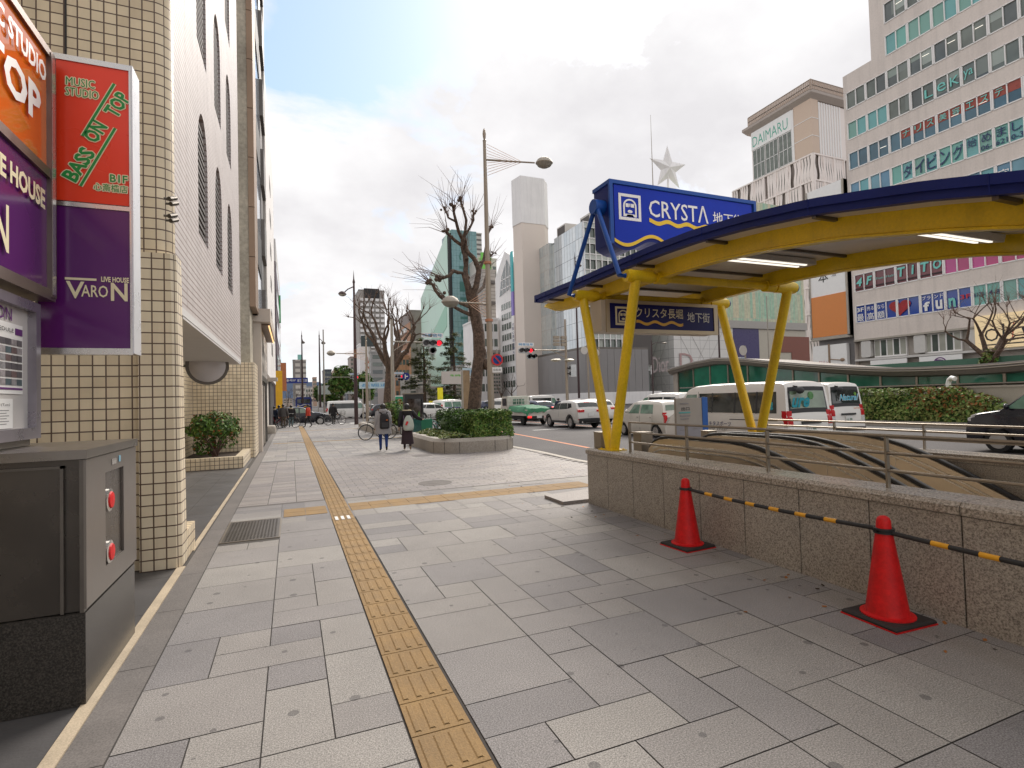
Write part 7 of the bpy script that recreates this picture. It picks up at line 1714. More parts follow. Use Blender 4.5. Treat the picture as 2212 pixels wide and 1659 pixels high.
q = MB(); a = pt(1411, 415, Y=YM+2); q.cyl(a, (a.x, a.y, a.z+17), .12, .03); solo('antenna', q, pole_grey, 'thin white antenna left of the roof star', 'antenna', a)

# glazed corner building and its neighbours
gl_wht = tile_mat('curtain_wall', (.58, .65, .70), (.76, .80, .82), (.30, .31, .32), 1.25, 3.4, .06, rough=.06, bump=.1, var=.12, metal=.35)
gl_bay = tile_mat('curtain_bay', (.50, .56, .57), (.70, .71, .68), (.62, .60, .56), 2.4, 3.4, .10, rough=.08, bump=.1, var=.15, metal=.3)
YG = 93.3; zg = pt(1258, 478, X=XR).z; yg2 = pt(1197, 523, X=XR).y; yg3 = pt(1143, 560, X=XR).y
gbd = thing('glass_building', 'glass fronted corner building above the grey hoarding', 'building', (XR+10, YG+8, 0))
q = MB(); q.box(XR, XR+.5, YG, yg2, 0, zg); q.build('street_glazing', gl_wht, gbd)
q = MB(); q.box(XR-.8, XR+.5, yg2+1.2, yg3, 0, zg-.6); q.box(XR, XR+.4, yg2, yg2+1.2, 0, zg-1.2); q.build('bay_glazing', gl_bay, gbd)
xg2 = pt(1400, 600, Y=YG).x
q = MB(); q.box(XR+.5, xg2, YG+.5, yg3-.1, 0, zg-.5); q.build('core', mat('core_grey', (.10, .115, .105), .3, var=.5, scale=.2), gbd)
nfl = 9; fh = (zg-8)/nfl
for k_ in range(nfl+1):
    z = zg-fh*k_; q = MB(); q.box(XR+.02, xg2, YG+.05, YG+.5, z-1.15, z); q.build('spandrel', mat('spandrel', (.50, .53, .49), .3, var=.08) if 'spandrel' not in MATS else MATS['spandrel'], gbd)
    if k_ < nfl:
        q = MB(); n_ = 11
        for i in range(n_): x0 = XR+.1+(xg2-XR-.2)*i/n_; x1 = XR+(xg2-XR-.2)*(i+1)/n_; q.use(random.choice([0, 0, 1, 2])); q.poly([(x0, YG+.25, z-fh), (x1, YG+.25, z-fh), (x1, YG+.25, z-1.1), (x0, YG+.25, z-1.1)])
        q.build('glazing', [gl_dark[0], gl_dark[1], glass('pane_soft', (.36, .38, .33), .1, .3, .5) if 'pane_soft' not in MATS else MATS['pane_soft']], gbd)
q = MB()
for i in range(12): x = XR+.1+(xg2-XR-.2)*i/11; q.box(x-.10, x+.10, YG-.12, YG+.06, 6, zg+.1)
for k_ in range(nfl+1): z = zg-fh*k_; q.box(XR, xg2, YG-.10, YG+.05, z-.12, z+.06); q.box(XR, xg2, YG-.08, YG+.05, z-1.2, z-1.1)
q.build('mullion', paint_white, gbd)
q = MB(); q.box(XR+3, XR+8, YG+2, YG+6, zg, zg+2.8); q.box(XR+1, XR+4, YG+9, YG+13, zg, zg+2.6); q.build('plant_room', offwhite, gbd)
q = MB(); q.box(XR+2.96, XR+3, YG+2.3, YG+5.7, zg+.4, zg+2.4); q.box(XR+.96, XR+1, YG+9.3, YG+12.7, zg+.4, zg+2.3); q.build('louver', louver, gbd)
a = pt(1360, 668, Y=YG-1); b = pt(1412, 742, Y=YG-1); q = MB(); q.box(a.x, b.x, YG-1, YG+.2, pt(1360, 678, Y=YG-1).z, pt(1360, 664, Y=YG-1).z); q.build('hood', offwhite, gbd); q = MB(); q.box(a.x+.3, b.x, YG-.5, YG, 8, pt(1360, 679, Y=YG-1).z); q.build('opening', dark if False else louver, gbd)
gz = mat('hoarding_grey', (.27, .255, .25), .5, .1, var=.12, scale=.12)
hd_ = thing('site_hoarding', 'tall grey sheet hoarding over a white strip around the foot of the glass building', 'hoarding', (XR, YG, 0))
HY = YG-3; HX = XR-2; ya = pt(1133, 777, X=HX).y; z1 = pt(1260, 754, X=HX).z; zl = pt(1200, 851, X=HX).z; xe_ = pt(1400, 756, Y=HY).x
q = MB(); n_ = 9
for i in range(n_): y0 = HY+(ya-HY)*i/n_; q.box(HX, HX+.1, y0+.03, HY+(ya-HY)*(i+1)/n_-.03, zl, z1)
for i in range(9): x0 = HX+(xe_-HX)*i/9; q.box(x0+.03, HX+(xe_-HX)*(i+1)/9-.03, HY, HY+.1, zl, z1)
q.build('grey_sheet', gz, hd_); q = MB(); q.box(HX-.1, HX, HY, ya, 0, zl); q.box(HX, xe_+3, HY-.1, HY, 0, zl); q.build('white_strip', white_paint, hd_)
q = MB(); q.box(HX+.11, HX+.5, HY, ya, z1-.1, z1+.5); q.box(HX, xe_, HY+.11, HY+.5, z1-.1, z1+.4); q.build('scaffold_head', steel_dk, hd_)
for k_ in (1,): c_ = pt(1079+0, 0, X=HX) if False else pt(1079, 865, X=HX)
c_ = pt(1078, 866, X=HX)
tw_ = thing('beige_tower', 'slim beige tower with a white many sided top rising behind the glass building', 'tower', (XR+6, 108, 0))
Y0 = 112.0; XA = [pt(x, 600, Y=Y0) for x in (1112, 1130, 1180, 1197)]
zc1 = pt(1150, 483, Y=Y0).z; zc2 = pt(1150, 383, Y=Y0).z
ft = [(XA[0].x+1.4, Y0+3.5), (XA[1].x, Y0), (XA[2].x, Y0), (XA[3].x, Y0+2.5), (XA[3].x, Y0+7), (XA[0].x+3.2, Y0+7)]
q = MB(); q.prism([(x, y, 0) for x, y in ft], (0, 0, zc1)); q.build('shaft', mat('tower_beige', (.78, .68, .60), .6, var=.06, scale=.1), tw_)
q = MB(); cxx = sum(p[0] for p in ft)/6; cyy = sum(p[1] for p in ft)/6; q.prism([(cxx+(x-cxx)*1.03, cyy+(y-cyy)*1.03, zc1) for x, y in ft], (0, 0, zc2-zc1)); q.build('cap', white_paint, tw_)
q = MB(); a = pt(1113, 640, X=XR); b = pt(1143, 640, X=XR); q.box(XR-.3, XR+6, b.y, a.y, 0, pt(1130, 555, X=XR).z); q.build('lower_slab', mat('slab_beige', (.78, .66, .60), .6, var=.05, scale=.2), tw_)

pb = thing('pointed_window_building', 'white building with a tall pointed arch window, left of the beige tower', 'building', (XR+4, 128, 0))
a = pt(1072, 700, X=XR); b = pt(1112, 700, X=XR); zp = pt(1098, 537, X=XR).z; Ya, Yb = b.y, a.y
q = MB(); q.box(XR, XR+12, Ya, Yb, 0, zp-8.02); q.prism([(XR, Ya, zp-3), (XR, (Ya+Yb)/2-1, zp), (XR, Yb, zp-6), (XR, Yb, zp-8), (XR, Ya, zp-8)], (12, 0, 0)); q.build('wall', white_paint, pb)
yv = lambda px: pt(px, 600, X=XR-.1).y
zv = lambda y_: pt(1095, y_, X=XR-.1).z
q = MB(); q.poly([pt(x_, y_, X=XR-.08) for x_, y_ in ((1079, 642), (1107, 618), (1107, 590), (1094, 560), (1083, 598))]); w_ = q.build('pointed_window', gl_dark[2], pb)
q = MB()
for px in (1086, 1093, 1100): q.box(XR-.14, XR-.09, yv(px)-.15, yv(px)+.15, zv(632), zv({1086: 592, 1093: 562, 1100: 572}[px]))
for py_ in (600, 620): q.box(XR-.14, XR-.09, yv(1108), yv(1081), zv(py_)-.15, zv(py_)+.15)
q.build('mullion', white_paint, w_)
for k_, py_ in enumerate((660, 683, 705, 728, 752, 775, 800, 830)):
    z = zv(py_); q = MB(); q.box(XR-.06, XR+.02, yv(1107), yv(1081), z-.85, z+.85); w_ = q.build('window', gl_dark[0], pb); q = MB()
    for i in range(6): y = yv(1107)+(yv(1081)-yv(1107))*i/5; q.box(XR-.12, XR-.06, y-.12, y+.12, z-.85, z+.85)
    q.build('mullion', paint_white, w_)
vs_ = thing('vertical_banner', 'vertical teal and violet shop banner between the pointed window building and the beige tower', 'sign', (XR-1, yv(1112), zv(700)))
q = MB(); q.box(XR-1.2, XR-.9, yv(1115.5), yv(1111)+.0, zv(640), zv(556)); q.build('teal_panel', mat('banner_teal', (.02, .42, .46), .4), vs_); q = MB(); q.box(XR-1.2, XR-.9, yv(1115.5), yv(1111), zv(690), zv(640)-.05); q.build('violet_panel', mat('banner_violet', (.22, .16, .55), .4), vs_); q = MB(); q.box(XR-1.2, XR-.9, yv(1115.5), yv(1111), zv(742), zv(690)-.05); q.build('white_panel', white_ink, vs_)
for k_, ch in enumerate('大阪心斎橋診療所'): z = zv(712)-k_*1.05; text(ch, (XR-1.22, yv(1111)-.3, z), (0, -1, 0), (0, 0, 1), .85, navy_ink, vs_, w=1.3, bold=.02)

# ------------------------------------------------------------------ farther buildings
def block(name, label, px0, px1, pytop, Y_, ma, depth=15, floors=0, winma=None, side=None, cat='building', zb=0, fpw=None):
    """a building whose face towards us spans px0..px1; side = px of the far end of its street face (left of px0)"""
    a = pt(px0, pytop, Y=Y_); b = pt(px1, pytop, Y=Y_); zt_ = (a.z+b.z)/2
    if side: depth = max(4, pt(side, pytop, X=a.x).y-Y_)
    t = thing(name, label, cat, ((a.x+b.x)/2, Y_+depth/2, zb)); q = MB(); q.box(a.x, b.x, Y_, Y_+depth, zb, zt_); q.build('wall', ma, t)
    q = MB(); q.box(a.x-.15, b.x+.15, Y_-.15, Y_+depth, zt_, zt_+.5); q.build('parapet', ma, t)
    if floors:
        fh_ = (zt_-3)/floors
        for k_ in range(floors):
            z = zt_-fh_*(k_+.8); q = MB(); n_ = fpw or 4; wq = (b.x-a.x)/n_
            for i in range(n_): q.box(a.x+wq*i+wq*.14, a.x+wq*(i+1)-wq*.14, Y_-.05, Y_, z, z+fh_*.5)
            if side:
                n2 = max(2, int(depth/4)); w2 = depth/n2
                for i in range(n2): q.box(a.x-.05, a.x, Y_+w2*i+w2*.15, Y_+w2*(i+1)-w2*.15, z, z+fh_*.5)
            q.build('window_row', winma or gl_dark[k_ % 3], t)
    return t, a.x, b.x, zt_
grn = mat('mint_cladding', (.50, .72, .60), .35, var=.14, scale=.05); grn2 = mat('mint_reflection_green', (.25, .53, .38), .35, var=.1, scale=.05)
tg = thing('mint_building', 'mint green building with a steep slanting roofline and a teal glass front with upright letters', 'building', (70, 200, 0))
Yg = 186.0; xa = pt(972, 700, Y=Yg).x; zap = pt(972, 497, Y=Yg).z
yl_ = pt(910, 700, X=xa).y; zl_ = pt(910, 645, X=xa).z
q = MB(); q.prism([(xa, Yg, 0), (xa, Yg, zap), (xa, yl_, zl_), (xa, yl_, 0)], (10, 0, 0)); q.build('slanted_wall', grn, tg)
q = MB(); q.prism([(xa-.1, Yg+4, zl_*.62), (xa-.1, yl_-18, zl_*.45), (xa-.1, yl_-18, zl_*.60), (xa-.1, Yg+4, zl_*.80)], (.08, 0, 0)); q.build('reflection_band', grn2, tg)  # reflection in the wall, painted on as a deeper green band
tealgl = tile_mat('teal_curtain_wall', (.17, .32, .34), (.20, .36, .37), (.11, .21, .22), 1.2, 2.0, .06, rough=.12, bump=.1, var=.15)
xb_ = pt(1032, 700, Y=Yg).x; xq = pt(978, 700, Y=Yg).x
q = MB(); q.box(xq, xb_, Yg-1, Yg+12, 0, zap); q.build('glass_front', tealgl, tg); q = MB(); q.box(xa, xq, Yg-.5, Yg+1, 0, zap*.98); q.build('dark_slot', dark, tg)
for k_, ch in enumerate('CPIRTGPLG'): z = zap-5-k_*(zap-12)/9; text(ch, (xq+(xb_-xq)*.28, Yg-1.05, z-2.4), (0, 0, -1), (1, 0, 0), 3.4, mat('letter_teal', (.05, .17, .15), .5) if 'letter_teal' not in MATS else MATS['letter_teal'], tg, w=3.6, bold=.02)
stripe_w = tile_mat('slat_white', (.58, .56, .52), (.54, .52, .48), (.16, .15, .14), 40, 2.2, .5, rough=.6, bump=.3)
block('slatted_tower', 'pale tower with dark horizontal slats behind the teal glass front', 1018, 1040, 505, 230, stripe_w)
t, x0_, x1_, z_ = block('grey_office', 'grey tiled office building behind the tall beige lamp post', 1042, 1070, 585, 150, tile_mat('grey_tile', (.42, .38, .34), (.36, .33, .30), (.24, .22, .20), 4, 1.1, .15, rough=.6), floors=0)
for k_ in range(7): q = MB(); q.box(x0_+1, x1_-.5, 148.8, 150, z_-4-k_*6.2, z_-3.2-k_*6.2); q.build('balcony', louver, t)
t, x0_, x1_, z_ = block('green_billboard_building', 'white building with a bright green rooftop billboard', 1033, 1072, 560, 175, offwhite, floors=6)
a = pt(1040, 640, Y=174); b = pt(1058, 548, Y=174); q = MB(); q.box(a.x, b.x, 173, 174, a.z, b.z); q.build('billboard', mat('billboard_green', (.20, .62, .10), .5, var=.2, scale=.1), t)
t, x0_, x1_, z_ = block('pink_office', 'low white office with small windows behind the large tree', 1035, 1075, 690, 140, white_paint, floors=5)
orb = tile_mat('orange_tile', (.50, .25, .13), (.46, .22, .115), (.33, .16, .09), 3, 3.4, .12, rough=.6)
t, x0_, x1_, z_ = block('orange_apartments', 'orange tiled apartment building with white balconies left of the mint building', 886, 912, 672, 240, mat('grey_brown_wall', (.25, .21, .19), .6), side=862)
q = MB(); q.box(x0_-.3, x0_, 240, 275, 0, z_-5); q.build('orange_face', orb, t)
for k_ in range(9): q = MB(); q.box(x0_-1.2, x0_-.3, 246, 262, z_-9-k_*5, z_-8-k_*5); q.build('balcony', paint_white, t); q = MB(); q.box(x0_-.4, x0_-.3, 247, 261, z_-8-k_*5, z_-6.4-k_*5); q.build('balcony_door', gl_dark[0], t)
block('orange_annex', 'lower orange brick building in front of the orange apartments', 853, 884, 770, 215, orb, floors=4)
apt = tile_mat('apartment_rows', (.66, .63, .58), (.62, .59, .55), (.10, .095, .095), 7.5, 3.4, .8, rough=.6, bump=.3)
t, x0_, x1_, z_ = block('apartment_tower', 'tall apartment tower with rows of white balconies behind the bare tree', 775, 830, 628, 330, mat('apartment_wall', (.36, .335, .31), .6), side=767, cat='tower block')
for k_ in range(24):
    z = z_-6.5-k_*3.15
    q = MB(); n_ = 5
    for i in range(n_): w2 = (x1_-x0_)/n_; q.box(x0_+w2*i+.5, x0_+w2*(i+1)-.5, 328.6, 330, z, z+1.55)
    q.build('balcony', white_paint, t)
q = MB(); q.box(x0_+3, x1_-3, 329.4, 331, z_-4.5, z_+1.2); q.build('roof_band', dark, t)
t, x0_, x1_, z_ = block('tower_block', 'distant cream tower block with a mint rooftop box', 632, 661, 778, 520, tile_mat('tower_grid', (.60, .56, .49), (.56, .52, .46), (.24, .22, .20), 6, 5, 1.1, rough=.6), cat='tower block')
q = MB(); a = pt(643, 778, Y=522); b = pt(651, 766, Y=522); q.box(a.x, b.x, 522, 528, z_, b.z); q.build('roof_box', mat('roof_mint', (.25, .52, .46), .5), t)
t, x0_, x1_, z_ = block('striped_office', 'grey office building with slanting bands of windows right of the bare tree', 800, 830, 762, 170, mat('office_grey', (.38, .37, .36), .6), floors=6, fpw=1, side=797)
t, x0_, x1_, z_ = block('sign_tower', 'narrow white building with red Japanese characters down its front', 777, 799, 745, 185, white_paint)
for k_, ch in enumerate('焼肉食道'): text(ch, (x0_+(x1_-x0_)*.45, 184.9, z_-9-k_*8.5), ux, uz, 5, mat('sign_rust', (.50, .16, .08), .5) if 'sign_rust' not in MATS else MATS['sign_rust'], t, w=4.2, bold=.03)
for i, (p0, p1, py_, Y_, c_, lb) in enumerate(((700, 716, 800, 260, (.09, .10, .13), 'dark blue glass office far down the street'), (714, 724, 806, 300, (.62, .45, .36), 'pinkish building beside the dark blue office'), (722, 738, 800, 280, (.50, .36, .25), 'terracotta building far down the street'), (737, 752, 806, 340, (.66, .62, .55), 'cream building above the round evergreen'),
                                              (750, 762, 795, 320, (.13, .14, .17), 'slate coloured slab block far down the street'), (757, 776, 772, 300, (.36, .30, .27), 'brown grey building by the dark lamp post'), (676, 684, 816, 420, (.45, .30, .22), 'thin brick tower between the two lamp posts'), (684, 700, 835, 450, (.58, .56, .52), 'pale low building between the two lamp posts'),
                                              (612, 632, 862, 480, (.52, .42, .35), 'low brown roofs at the far end of the street'), (660, 676, 838, 470, (.60, .57, .52), 'pale building right of the distant tower block'), (830, 862, 800, 260, (.52, .50, .46), 'plain pale building between the tree and the orange annex'), (836, 853, 822, 130, (.48, .40, .37), 'low pinkish shop building right of the bare tree'),
                                              (884, 930, 812, 165, (.46, .43, .38), 'low beige building at the foot of the mint building'), (925, 1002, 838, 150, (.36, .32, .28), 'low brown shop row behind the conifers'), (1000, 1036, 790, 160, (.40, .39, .38), 'grey shop building behind the trunk of the large tree'), (1064, 1080, 760, 135, (.40, .36, .33), 'narrow grey brown building left of the pointed window building'))):
    block('city_building', lb, p0, p1, py_, Y_, mat('city_wall_%d' % i, c_, .6, var=.12, scale=.08), floors=max(2, int((870-py_)/9)), fpw=3)

# ------------------------------------------------------------------ neighbours along the left pavement
nb1 = thing('bronze_building', 'narrow building with a concrete flank and bronze glazed front above a lit shop portal', 'building', (-3, 22, 0))
xs_ = [pt(x, 300, Y=18.75).x for x in (518, 534)]
q = MB(); q.box(-9, -1.16, 18.75, 20.4, 2.9, 42); q.build('concrete_flank', mat('stained_concrete', (.44, .40, .32), .8, var=.35, scale=.8, fine=.15, bscale=8), nb1)
q = MB(); zz_ = 4.75
while zz_ < 42: q.box(-1.155, -.98, 18.72, 20.3, zz_, zz_+1.58); zz_ += 1.6
q.build('bronze_panel', bronze, nb1)
q = MB(); q.box(-5, -1.02, 20.3, 23.8, 4.7, 42); q.build('mirror_glazing', glass('sky_glass', (.42, .46, .52), .04, .15, .2, 1.0), nb1)
for k_ in range(9): q = MB(); q.prism([(-1.01, 20.6, 6.6+k_*4.1), (-1.01, 23.4, 6.6+k_*4.1), (-1.01, 23.4, 8.2+k_*4.1), (-1.01, 20.6, 7.8+k_*4.1)], (.02, 0, 0)); q.build('window', dark, nb1)
q = MB()
for k_ in range(13): q.box(-1.0, -.88, 23.8, 25.6, 4.8+k_*2.9, 6.3+k_*2.9)
q.box(-5, -1.0, 23.8, 25.7, 4.7, 42); q.build('balcony', steel_dk, nb1)
q = MB(); q.box(-5, -.90, 25.7, 26.4, 4.7, 44); q.build('end_pier', offwhite, nb1)
pf = thing('shop_portal', 'cream shop portal with a lit canopy and raised letters on its fascia', 'shop front', (-1.2, 22.5, 0)); cream_p = mat('portal_cream', (.62, .55, .48), .5, var=.05)
q = MB(); q.box(-2, -.92, 20.4, 20.75, 0, 4.85); q.box(-2, -.62, 20.3, 26.6, 4.50, 4.95); q.build('frame', cream_p, pf)
q = MB(); q.box(-2, -.96, 20.75, 26.6, 2.75, 4.5); q.build('fascia', mat('portal_grey', (.36, .33, .30), .5), pf)
q = MB(); q.box(-.95, -.66, 20.8, 26.55, 4.44, 4.498); q.build('canopy_soffit', mat('portal_brown', (.22, .16, .12), .5), pf); q = MB(); q.box(-.70, -.66, 20.8, 26.5, 4.405, 4.438); q.build('light_line', mat('warm_line', (1, .62, .28), .5, emit=.9), pf)
text('BEAMS', (-.955, 21.2, 3.55), (0, 1, 0), (0, 0, 1), .62, cream_p, pf, w=2.9, bold=.05, lift=.09); text('CAFE', (-.955, 22.0, 2.95), (0, 1, 0), (0, 0, 1), .38, cream_p, pf, w=1.6, bold=.05, lift=.09)
q = MB(); q.box(-2, -1.05, 20.75, 26.6, 0, 2.7); q.build('shop_window', gl_dark[0], pf); q = MB()
for y in (20.8, 22.2, 23.4, 24.6, 26.4): q.box(-1.04, -.98, y-.06, y+.06, 0, 2.7)
q.box(-1.04, -.96, 20.75, 26.6, 2.55, 2.75); q.build('mullion', steel_dk, pf)
for y in (22.7, 24.0): q = MB(); q.box(-1.03, -1.0, y-.35, y+.35, .05, 2.4); q.build('door_leaf', cream_p, pf)
q = MB(); q.box(-1.3, -.55, 26.6, 27.6, 2.72, 2.86); q.build('awning', cream_p, pf)
wb = thing('white_building', 'tall white building with small slot windows beyond the lit shop portal', 'building', (-6, 34, 0))
q = MB(); q.box(-9, -1.0, 28.2, 43.2, 3.1, 18.5); q.build('wall', white_paint, wb); q = MB(); q.box(-9, -1.25, 26.7, 36, 0, 3.1); q.build('base', offwhite, wb); q = MB(); q.box(-9, -1.15, 36, 43.4, 0, 3.1); q.build('dark_base', mat('base_grey', (.09, .085, .09), .4), wb)
for k_ in range(6): q = MB(); q.box(-1.0, -.985, 34.5, 36.4, 4.6+k_*2.0, 5.3+k_*2.0); q.build('slot_window', louver, wb)
q = MB(); q.box(-9, -1.05, 26.6, 28.1, 3.2, 27); q.build('tall_pier', white_paint, wb)
for (Y0_, Y1_, zt_, x_, c_, lb) in ((62, 78, 17, -1.3, (.11, .08, .10), 'dark building beyond the crossing on the left'), (78, 110, 24, -1.6, (.60, .58, .56), 'pale building with a green sign beyond the dark one on the left'), (110, 170, 15, -2.5, (.40, .36, .34), 'grey row of buildings far down the left side')):
    t = thing('side_building', lb, 'building', (x_-5, (Y0_+Y1_)/2, 0)); q = MB(); q.box(x_-12, x_, Y0_, Y1_, 0, zt_); q.build('wall', mat('side_wall', c_, .6, var=.1, scale=.1), t)
    for k_ in range(int(zt_/3.5)): q = MB(); q.box(x_, x_+.06, Y0_+1, Y1_-1, 2+k_*3.5, 3.6+k_*3.5); q.build('window_row', gl_dark[k_ % 3], t)
for (Y_, z0, z1, x1, ma_, lb) in ((56, .9, 4.9, -.72, mat('flag_amber', (.78, .42, .01), .5), 'tall amber shop sign hung from the left buildings beyond the crossing'), (66, 3.2, 6.4, -.42, mat('flag_orange', (.72, .25, .10), .5), 'orange shop sign hung beside the amber one'), (84, 13.5, 17.5, -1.15, mat('flag_green', (.10, .50, .18), .5), 'green shop sign high on the left buildings')):
    q = MB(); q.box(x1-.6, x1, Y_, Y_+.3, z0, z1); q.box(-1.8, x1-.6, Y_+.1, Y_+.2, z1-.4, z1-.3); q.box(-1.8, x1-.6, Y_+.1, Y_+.2, z0+.3, z0+.4); q.box(x1-.62, x1+.02, Y_-.02, Y_, z0-.02, z0+.06); solo('hanging_shop_sign', q, ma_, lb, 'sign', (x1-.5, Y_, z0))

# ------------------------------------------------------------------ glazed station entrance and hedge on the median
GX = 28.0
md = MB(); md.prism([(24.9, -10, -.12), (36, -10, -.12), (36, 35, -.12), (27, 35, -.12), (25.4, 17, -.12)], (0, 0, .22)); struct('median', md, kerbstone)
se = thing('glazed_entrance', 'long low station entrance with green glass under a sweeping grey roof, on the median', 'station entrance', (GX+2, 20, 0))
RT = [(34.3, 3.55), (31.5, 3.9), (29.2, 4.03), (26.5, 3.75), (24.4, 3.42), (22, 3.08), (19.56, 2.78), (17.8, 2.60), (16.2, 2.52), (14, 2.48), (12.3, 2.52), (10, 2.75), (7, 3.2), (4, 3.6)]
def rz(y):
    return lerp_list([(a, b) for a, b in RT[::-1]], y)
ys_ = [34.3-.6*i for i in range(51)]
q = MB(); q.loft([[V((GX-.30, y, rz(y)-.34)), V((GX-.45, y, rz(y)-.16)), V((GX-.38, y, rz(y)+.08)), V((GX+4, y, rz(y)+.0)), V((GX+4, y, rz(y)-.4)), V((GX, y, rz(y)-.40))] for y in ys_], caps=True); q.build('roof', mat('station_roof', (.24, .215, .195), .55, .2), se, smooth=30)
q = MB()
for d in (.02, .12): q.tube([V((GX-.47, y, rz(y)-d)) for y in ys_], .03, 6)
q.tube([V((GX-.05, y, 1.70)) for y in ys_[2:]], .06, 6); q.tube([V((GX-.05, y, 1.52)) for y in ys_[2:]], .05, 6); q.build('rail', steel, se)
grg = [glass('green_pane_%d' % i, c, .08, .5, .8) for i, c in enumerate([(.012, .15, .085), (.02, .20, .12), (.010, .11, .07)])]
y = 33.6
while y > 5:
    y1 = y-1.72
    for (za, zb2) in ((1.76, 99), ) if rz(y) < 3.2 else ((-.0, .85), (.95, 2.05), (2.12, 99)):
        ta, tb = min(zb2, rz(y)-.36), min(zb2, rz(y1)-.36)
        if ta-za < .06: continue
        q = MB(); q.poly([(GX, y-.05, za), (GX, y1+.05, za), (GX, y1+.05, tb), (GX, y-.05, ta)]); q.build('pane', grg[random.randrange(3)], se)
    q = MB(); q.box(GX-.06, GX+.06, y-.05, y+.05, 0 if rz(y) > 3.2 else 1.55, rz(y)-.2); q.build('mullion', steel, se)
    if rz(y) > 3.2:
        q = MB(); q.box(GX-.05, GX+.05, y1, y, .86, .94); q.box(GX-.05, GX+.05, y1, y, 2.06, 2.11); q.build('transom', steel, se)
    y = y1
q = MB(); q.box(GX-.1, GX+.1, 33.6, 34.1, 0, 3.5); q.build('end_panel', mat('station_end', (.36, .32, .28), .5), se); q = MB(); q.box(GX+3.4, GX+3.5, 4, 34, 0, 3.0); q.build('back_wall', mat('station_back', (.06, .16, .11), .5), se)
q = MB(); q.box(GX-.12, GX+.15, 4, 24.5, .10, 1.50); q.build('granite_base', planterstone, se)
mw = thing('granite_wall', 'pale granite wall stepping down behind the hedge on the median', 'wall', (27, 9, 0)); q = MB(); q.prism([(27.1, 15.0, .1), (27.1, 15.0, 1.55), (27.1, 6, 1.45), (27.1, 6, .1)], (.35, 0, 0)); q.build('wall', kerbstone, mw)
q = MB(); q.box(27.05, 27.5, 6, 15.0, 1.55, 1.62); q.build('coping', kerbstone, mw)
def hpt():
    y = random.uniform(11.6, 27.0); k_ = max(0, min(1, (y-11.6)/2.4)); s = random.random()
    zt_ = .25+1.25*k_**.7+.06*math.sin(y*5)
    if s < .62: z = random.uniform(.15, zt_); x = 25.75+.35*(z/1.5)+.10*math.sin(y*3+z*4); n_ = V((-1, 0, .25))
    else: z = zt_; x = random.uniform(26.0, 27.1); n_ = V((-.2, 0, 1))
    return V((x+random.gauss(0, .06), y, z+random.gauss(0, .04))), n_
hm = thing('hedge', 'long hedge with rust coloured leaves along the median beyond the vans', 'hedge', (26.4, 19, .1)); q = MB(); q.pal = [0, 0, 1, 2, 2]
leaves(q, 9500, hpt, .085, .2); q.build('foliage', [leaf_c, leaf_a, leaf_y], hm); q = MB(); q.pal = [0]
def hr():
    while True:
        p, n_ = hpt()
        if 12.6 < p.y < 15.6 and p.z > .55+.2*math.sin(p.y*3): return p, n_
leaves(q, 420, hr, .09); q.build('rust_foliage', [leaf_r], hm)
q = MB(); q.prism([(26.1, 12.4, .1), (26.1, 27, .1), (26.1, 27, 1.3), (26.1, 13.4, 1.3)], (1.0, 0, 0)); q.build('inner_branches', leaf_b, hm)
vp = thing('vent_pipe', 'bent white vent pipe rising above the rust coloured end of the hedge', 'pipe', (27, 13.3, 1)); p = pt(2050, 858, X=27.0); q = MB(); q.tube([(27, p.y, 1.0), (27, p.y, 1.75), (27, p.y-.05, 1.92), (26.9, p.y-.2, 2.0), (26.85, p.y-.35, 1.95)], .10, 12); q.build('pipe', white_ink, vp, smooth=50); q = MB(); q.lathe([(.115, 0), (.115, .06)], (27, p.y, 1.35), 12); q.build('band', tail_red, vp)

# ------------------------------------------------------------------ trees beyond
random.seed(3)
def conifer(label, px, pyb, pyt, Y_):
    b = pt(px, pyb, Y=Y_); tp = pt(px, pyt, Y=Y_); b.z = 0; h = tp.z; t = thing('conifer', label, 'tree', b, group='conifers at the crossing'); q = MB(); q.tube([b, b+V((.1, 0, h*.5)), V((b.x, Y_, h*.98))], [.24, .16, .03], 8); q.build('trunk', bark, t)
    q = MB(); q.pal = [0, 0, 1, 2]; br = MB(); z = h*.16
    while z < h*.97:
        f_ = 1-(z/h); L = .35+h*.30*f_**.8*random.uniform(.65, 1.2)
        for i in range(random.randint(3, 5)):
            a = random.uniform(0, 6.28); d = V((math.cos(a), math.sin(a), .06)); e = V((b.x, Y_, z))+d*L+V((0, 0, -.16*L))
            br.tube([(b.x, Y_, z), e], [.03, .008], 4); n_ = int(52*L)+16
            for _ in range(n_):
                s = random.uniform(.15, 1)**.7; c_ = V((b.x, Y_, z))*(1-s)+e*s+V((random.gauss(0, .22*(1.2-s)), random.gauss(0, .22*(1.2-s)), random.gauss(-.09, .12)))
                dd = (d+V((random.gauss(0, .5), random.gauss(0, .5), random.gauss(-.2, .3)))).normalized(); w_ = dd.cross(V((0, 0, 1))).normalized()*.07; l_ = random.uniform(.16, .40)
                q.cur = random.choice(q.pal); q.add([c_-w_, c_+dd*l_*.5-w_*.2+V((0, 0, .04)), c_+dd*l_, c_+w_], [(0, 1, 2, 3)])
        z += h*.055
    q.build('foliage', [mat('needle_dark', (.055, .075, .028), .6, var=.35) if 'needle_dark' not in MATS else MATS['needle_dark'], mat('needle', (.10, .115, .045), .6, var=.3) if 'needle' not in MATS else MATS['needle'], leaf_c], t); br.build('branch', bark, t)
conifer('open branched conifer left of the red traffic signal head', 917, 885, 722, 60)
conifer('open branched conifer right of the red traffic signal head', 982, 885, 708, 62)
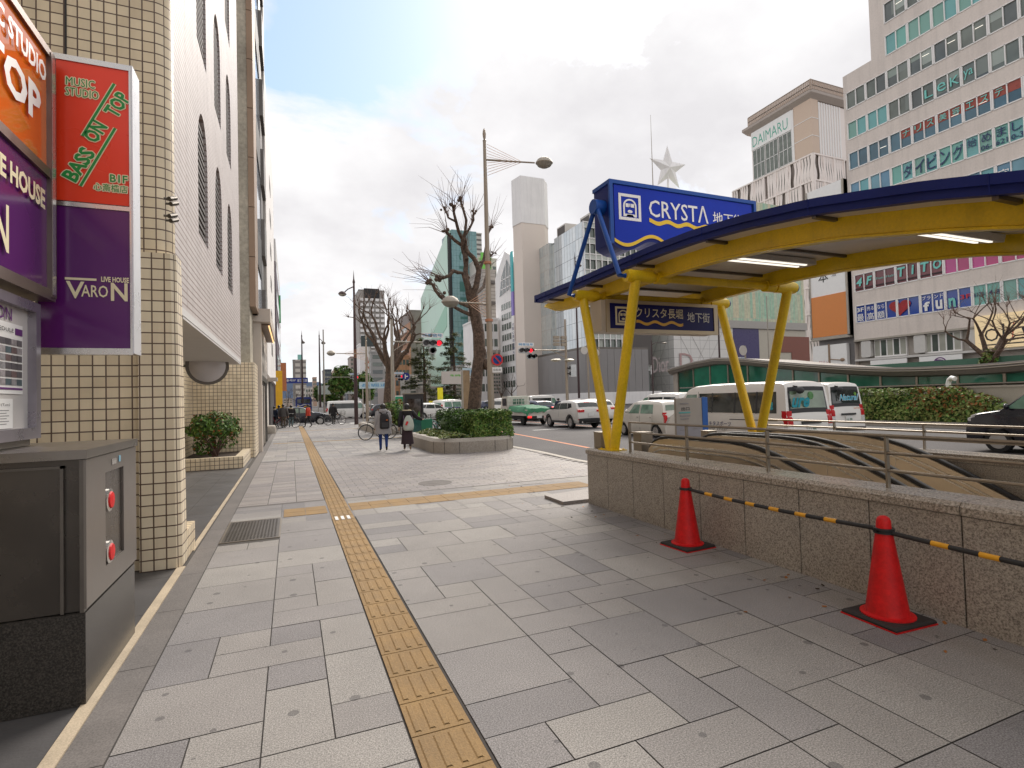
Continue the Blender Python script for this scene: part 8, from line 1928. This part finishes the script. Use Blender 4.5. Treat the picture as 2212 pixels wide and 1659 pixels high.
def round_tree(label, px, pyc, Y_, r_, rz_, name='evergreen_tree'):
    c_ = pt(px, pyc, Y=Y_); t = thing(name, label, 'tree', (c_.x, Y_, 0), group='evergreens along the street'); q = MB(); q.tube([(c_.x, Y_, 0), (c_.x+.1, Y_, c_.z)], [.25, .15], 8); q.build('trunk', bark, t)
    q = MB(); q.pal = [0, 0, 1, 2]
    for i in range(9): a = random.uniform(0, 6.28); k_ = random.uniform(.2, .6); leaves(q, 300, blob_point(c_+V((math.cos(a)*r_*k_, math.sin(a)*r_*k_, random.uniform(-.5, .5)*rz_)), r_*.55, r_*.55, rz_*.5), .30)
    q.build('crown', [leaf_a, leaf_b, leaf_c], t)
round_tree('rounded evergreen tree above the crossing white van', 737, 820, 85, 2.3, 2.9); round_tree('darker evergreen left of the rounded one, low above the van', 706, 850, 95, 2.2, 2.2); round_tree('evergreen tree right of the dark brown lamp post', 786, 832, 92, 2.1, 3.0); round_tree('small evergreen low by the white hatchback', 962, 872, 60, 1.0, 1.0)
b = pt(2140, 790, X=31.5); bare_tree('plane_tree', 'bare pollarded plane tree with ivy on its trunk, in front of the cream shop sign', (b.x, b.y, .8), 5.6, .24, 12, 5, first=.38, spread=.85)
q = MB(); q.pal = [0, 1]; leaves(q, 900, blob_point((b.x, b.y, 2.3), .5, .5, 1.1, .5), .10); solo('ivy', q, [leaf_a, leaf_c], 'ivy wrapped round the trunk of the bare tree by the cream shop sign', 'ivy', (b.x, b.y, 1.2))
b = pt(2290, 800, X=33); bare_tree('plane_tree', 'bare pollarded plane tree at the right edge of the picture', (b.x, b.y, .8), 5.8, .22, 31, 5, first=.4, spread=.8)
for (px, Y_, h_, sd_, lb) in ((1085, 118, 9, 5, 'small bare tree against the pointed window building'), (1108, 112, 9, 6, 'second small bare tree against the pointed window building'), (640, 170, 9, 8, 'bare tree far down the street left of the bus'), (672, 200, 10, 9, 'bare tree far down the street behind the bus'), (622, 210, 10, 11, 'bare reddish tree at the far end of the street'), (765, 105, 8, 12, 'bare tree behind the crossing white van'), (1575, 70, 9, 14, 'slim bare tree between the yellow columns')):
    b = pt(px, 870, Y=Y_); bare_tree('bare_tree', lb, (b.x, Y_, ROADZ), h_, .16, sd_, 4, first=.35, spread=.8, depth=1)
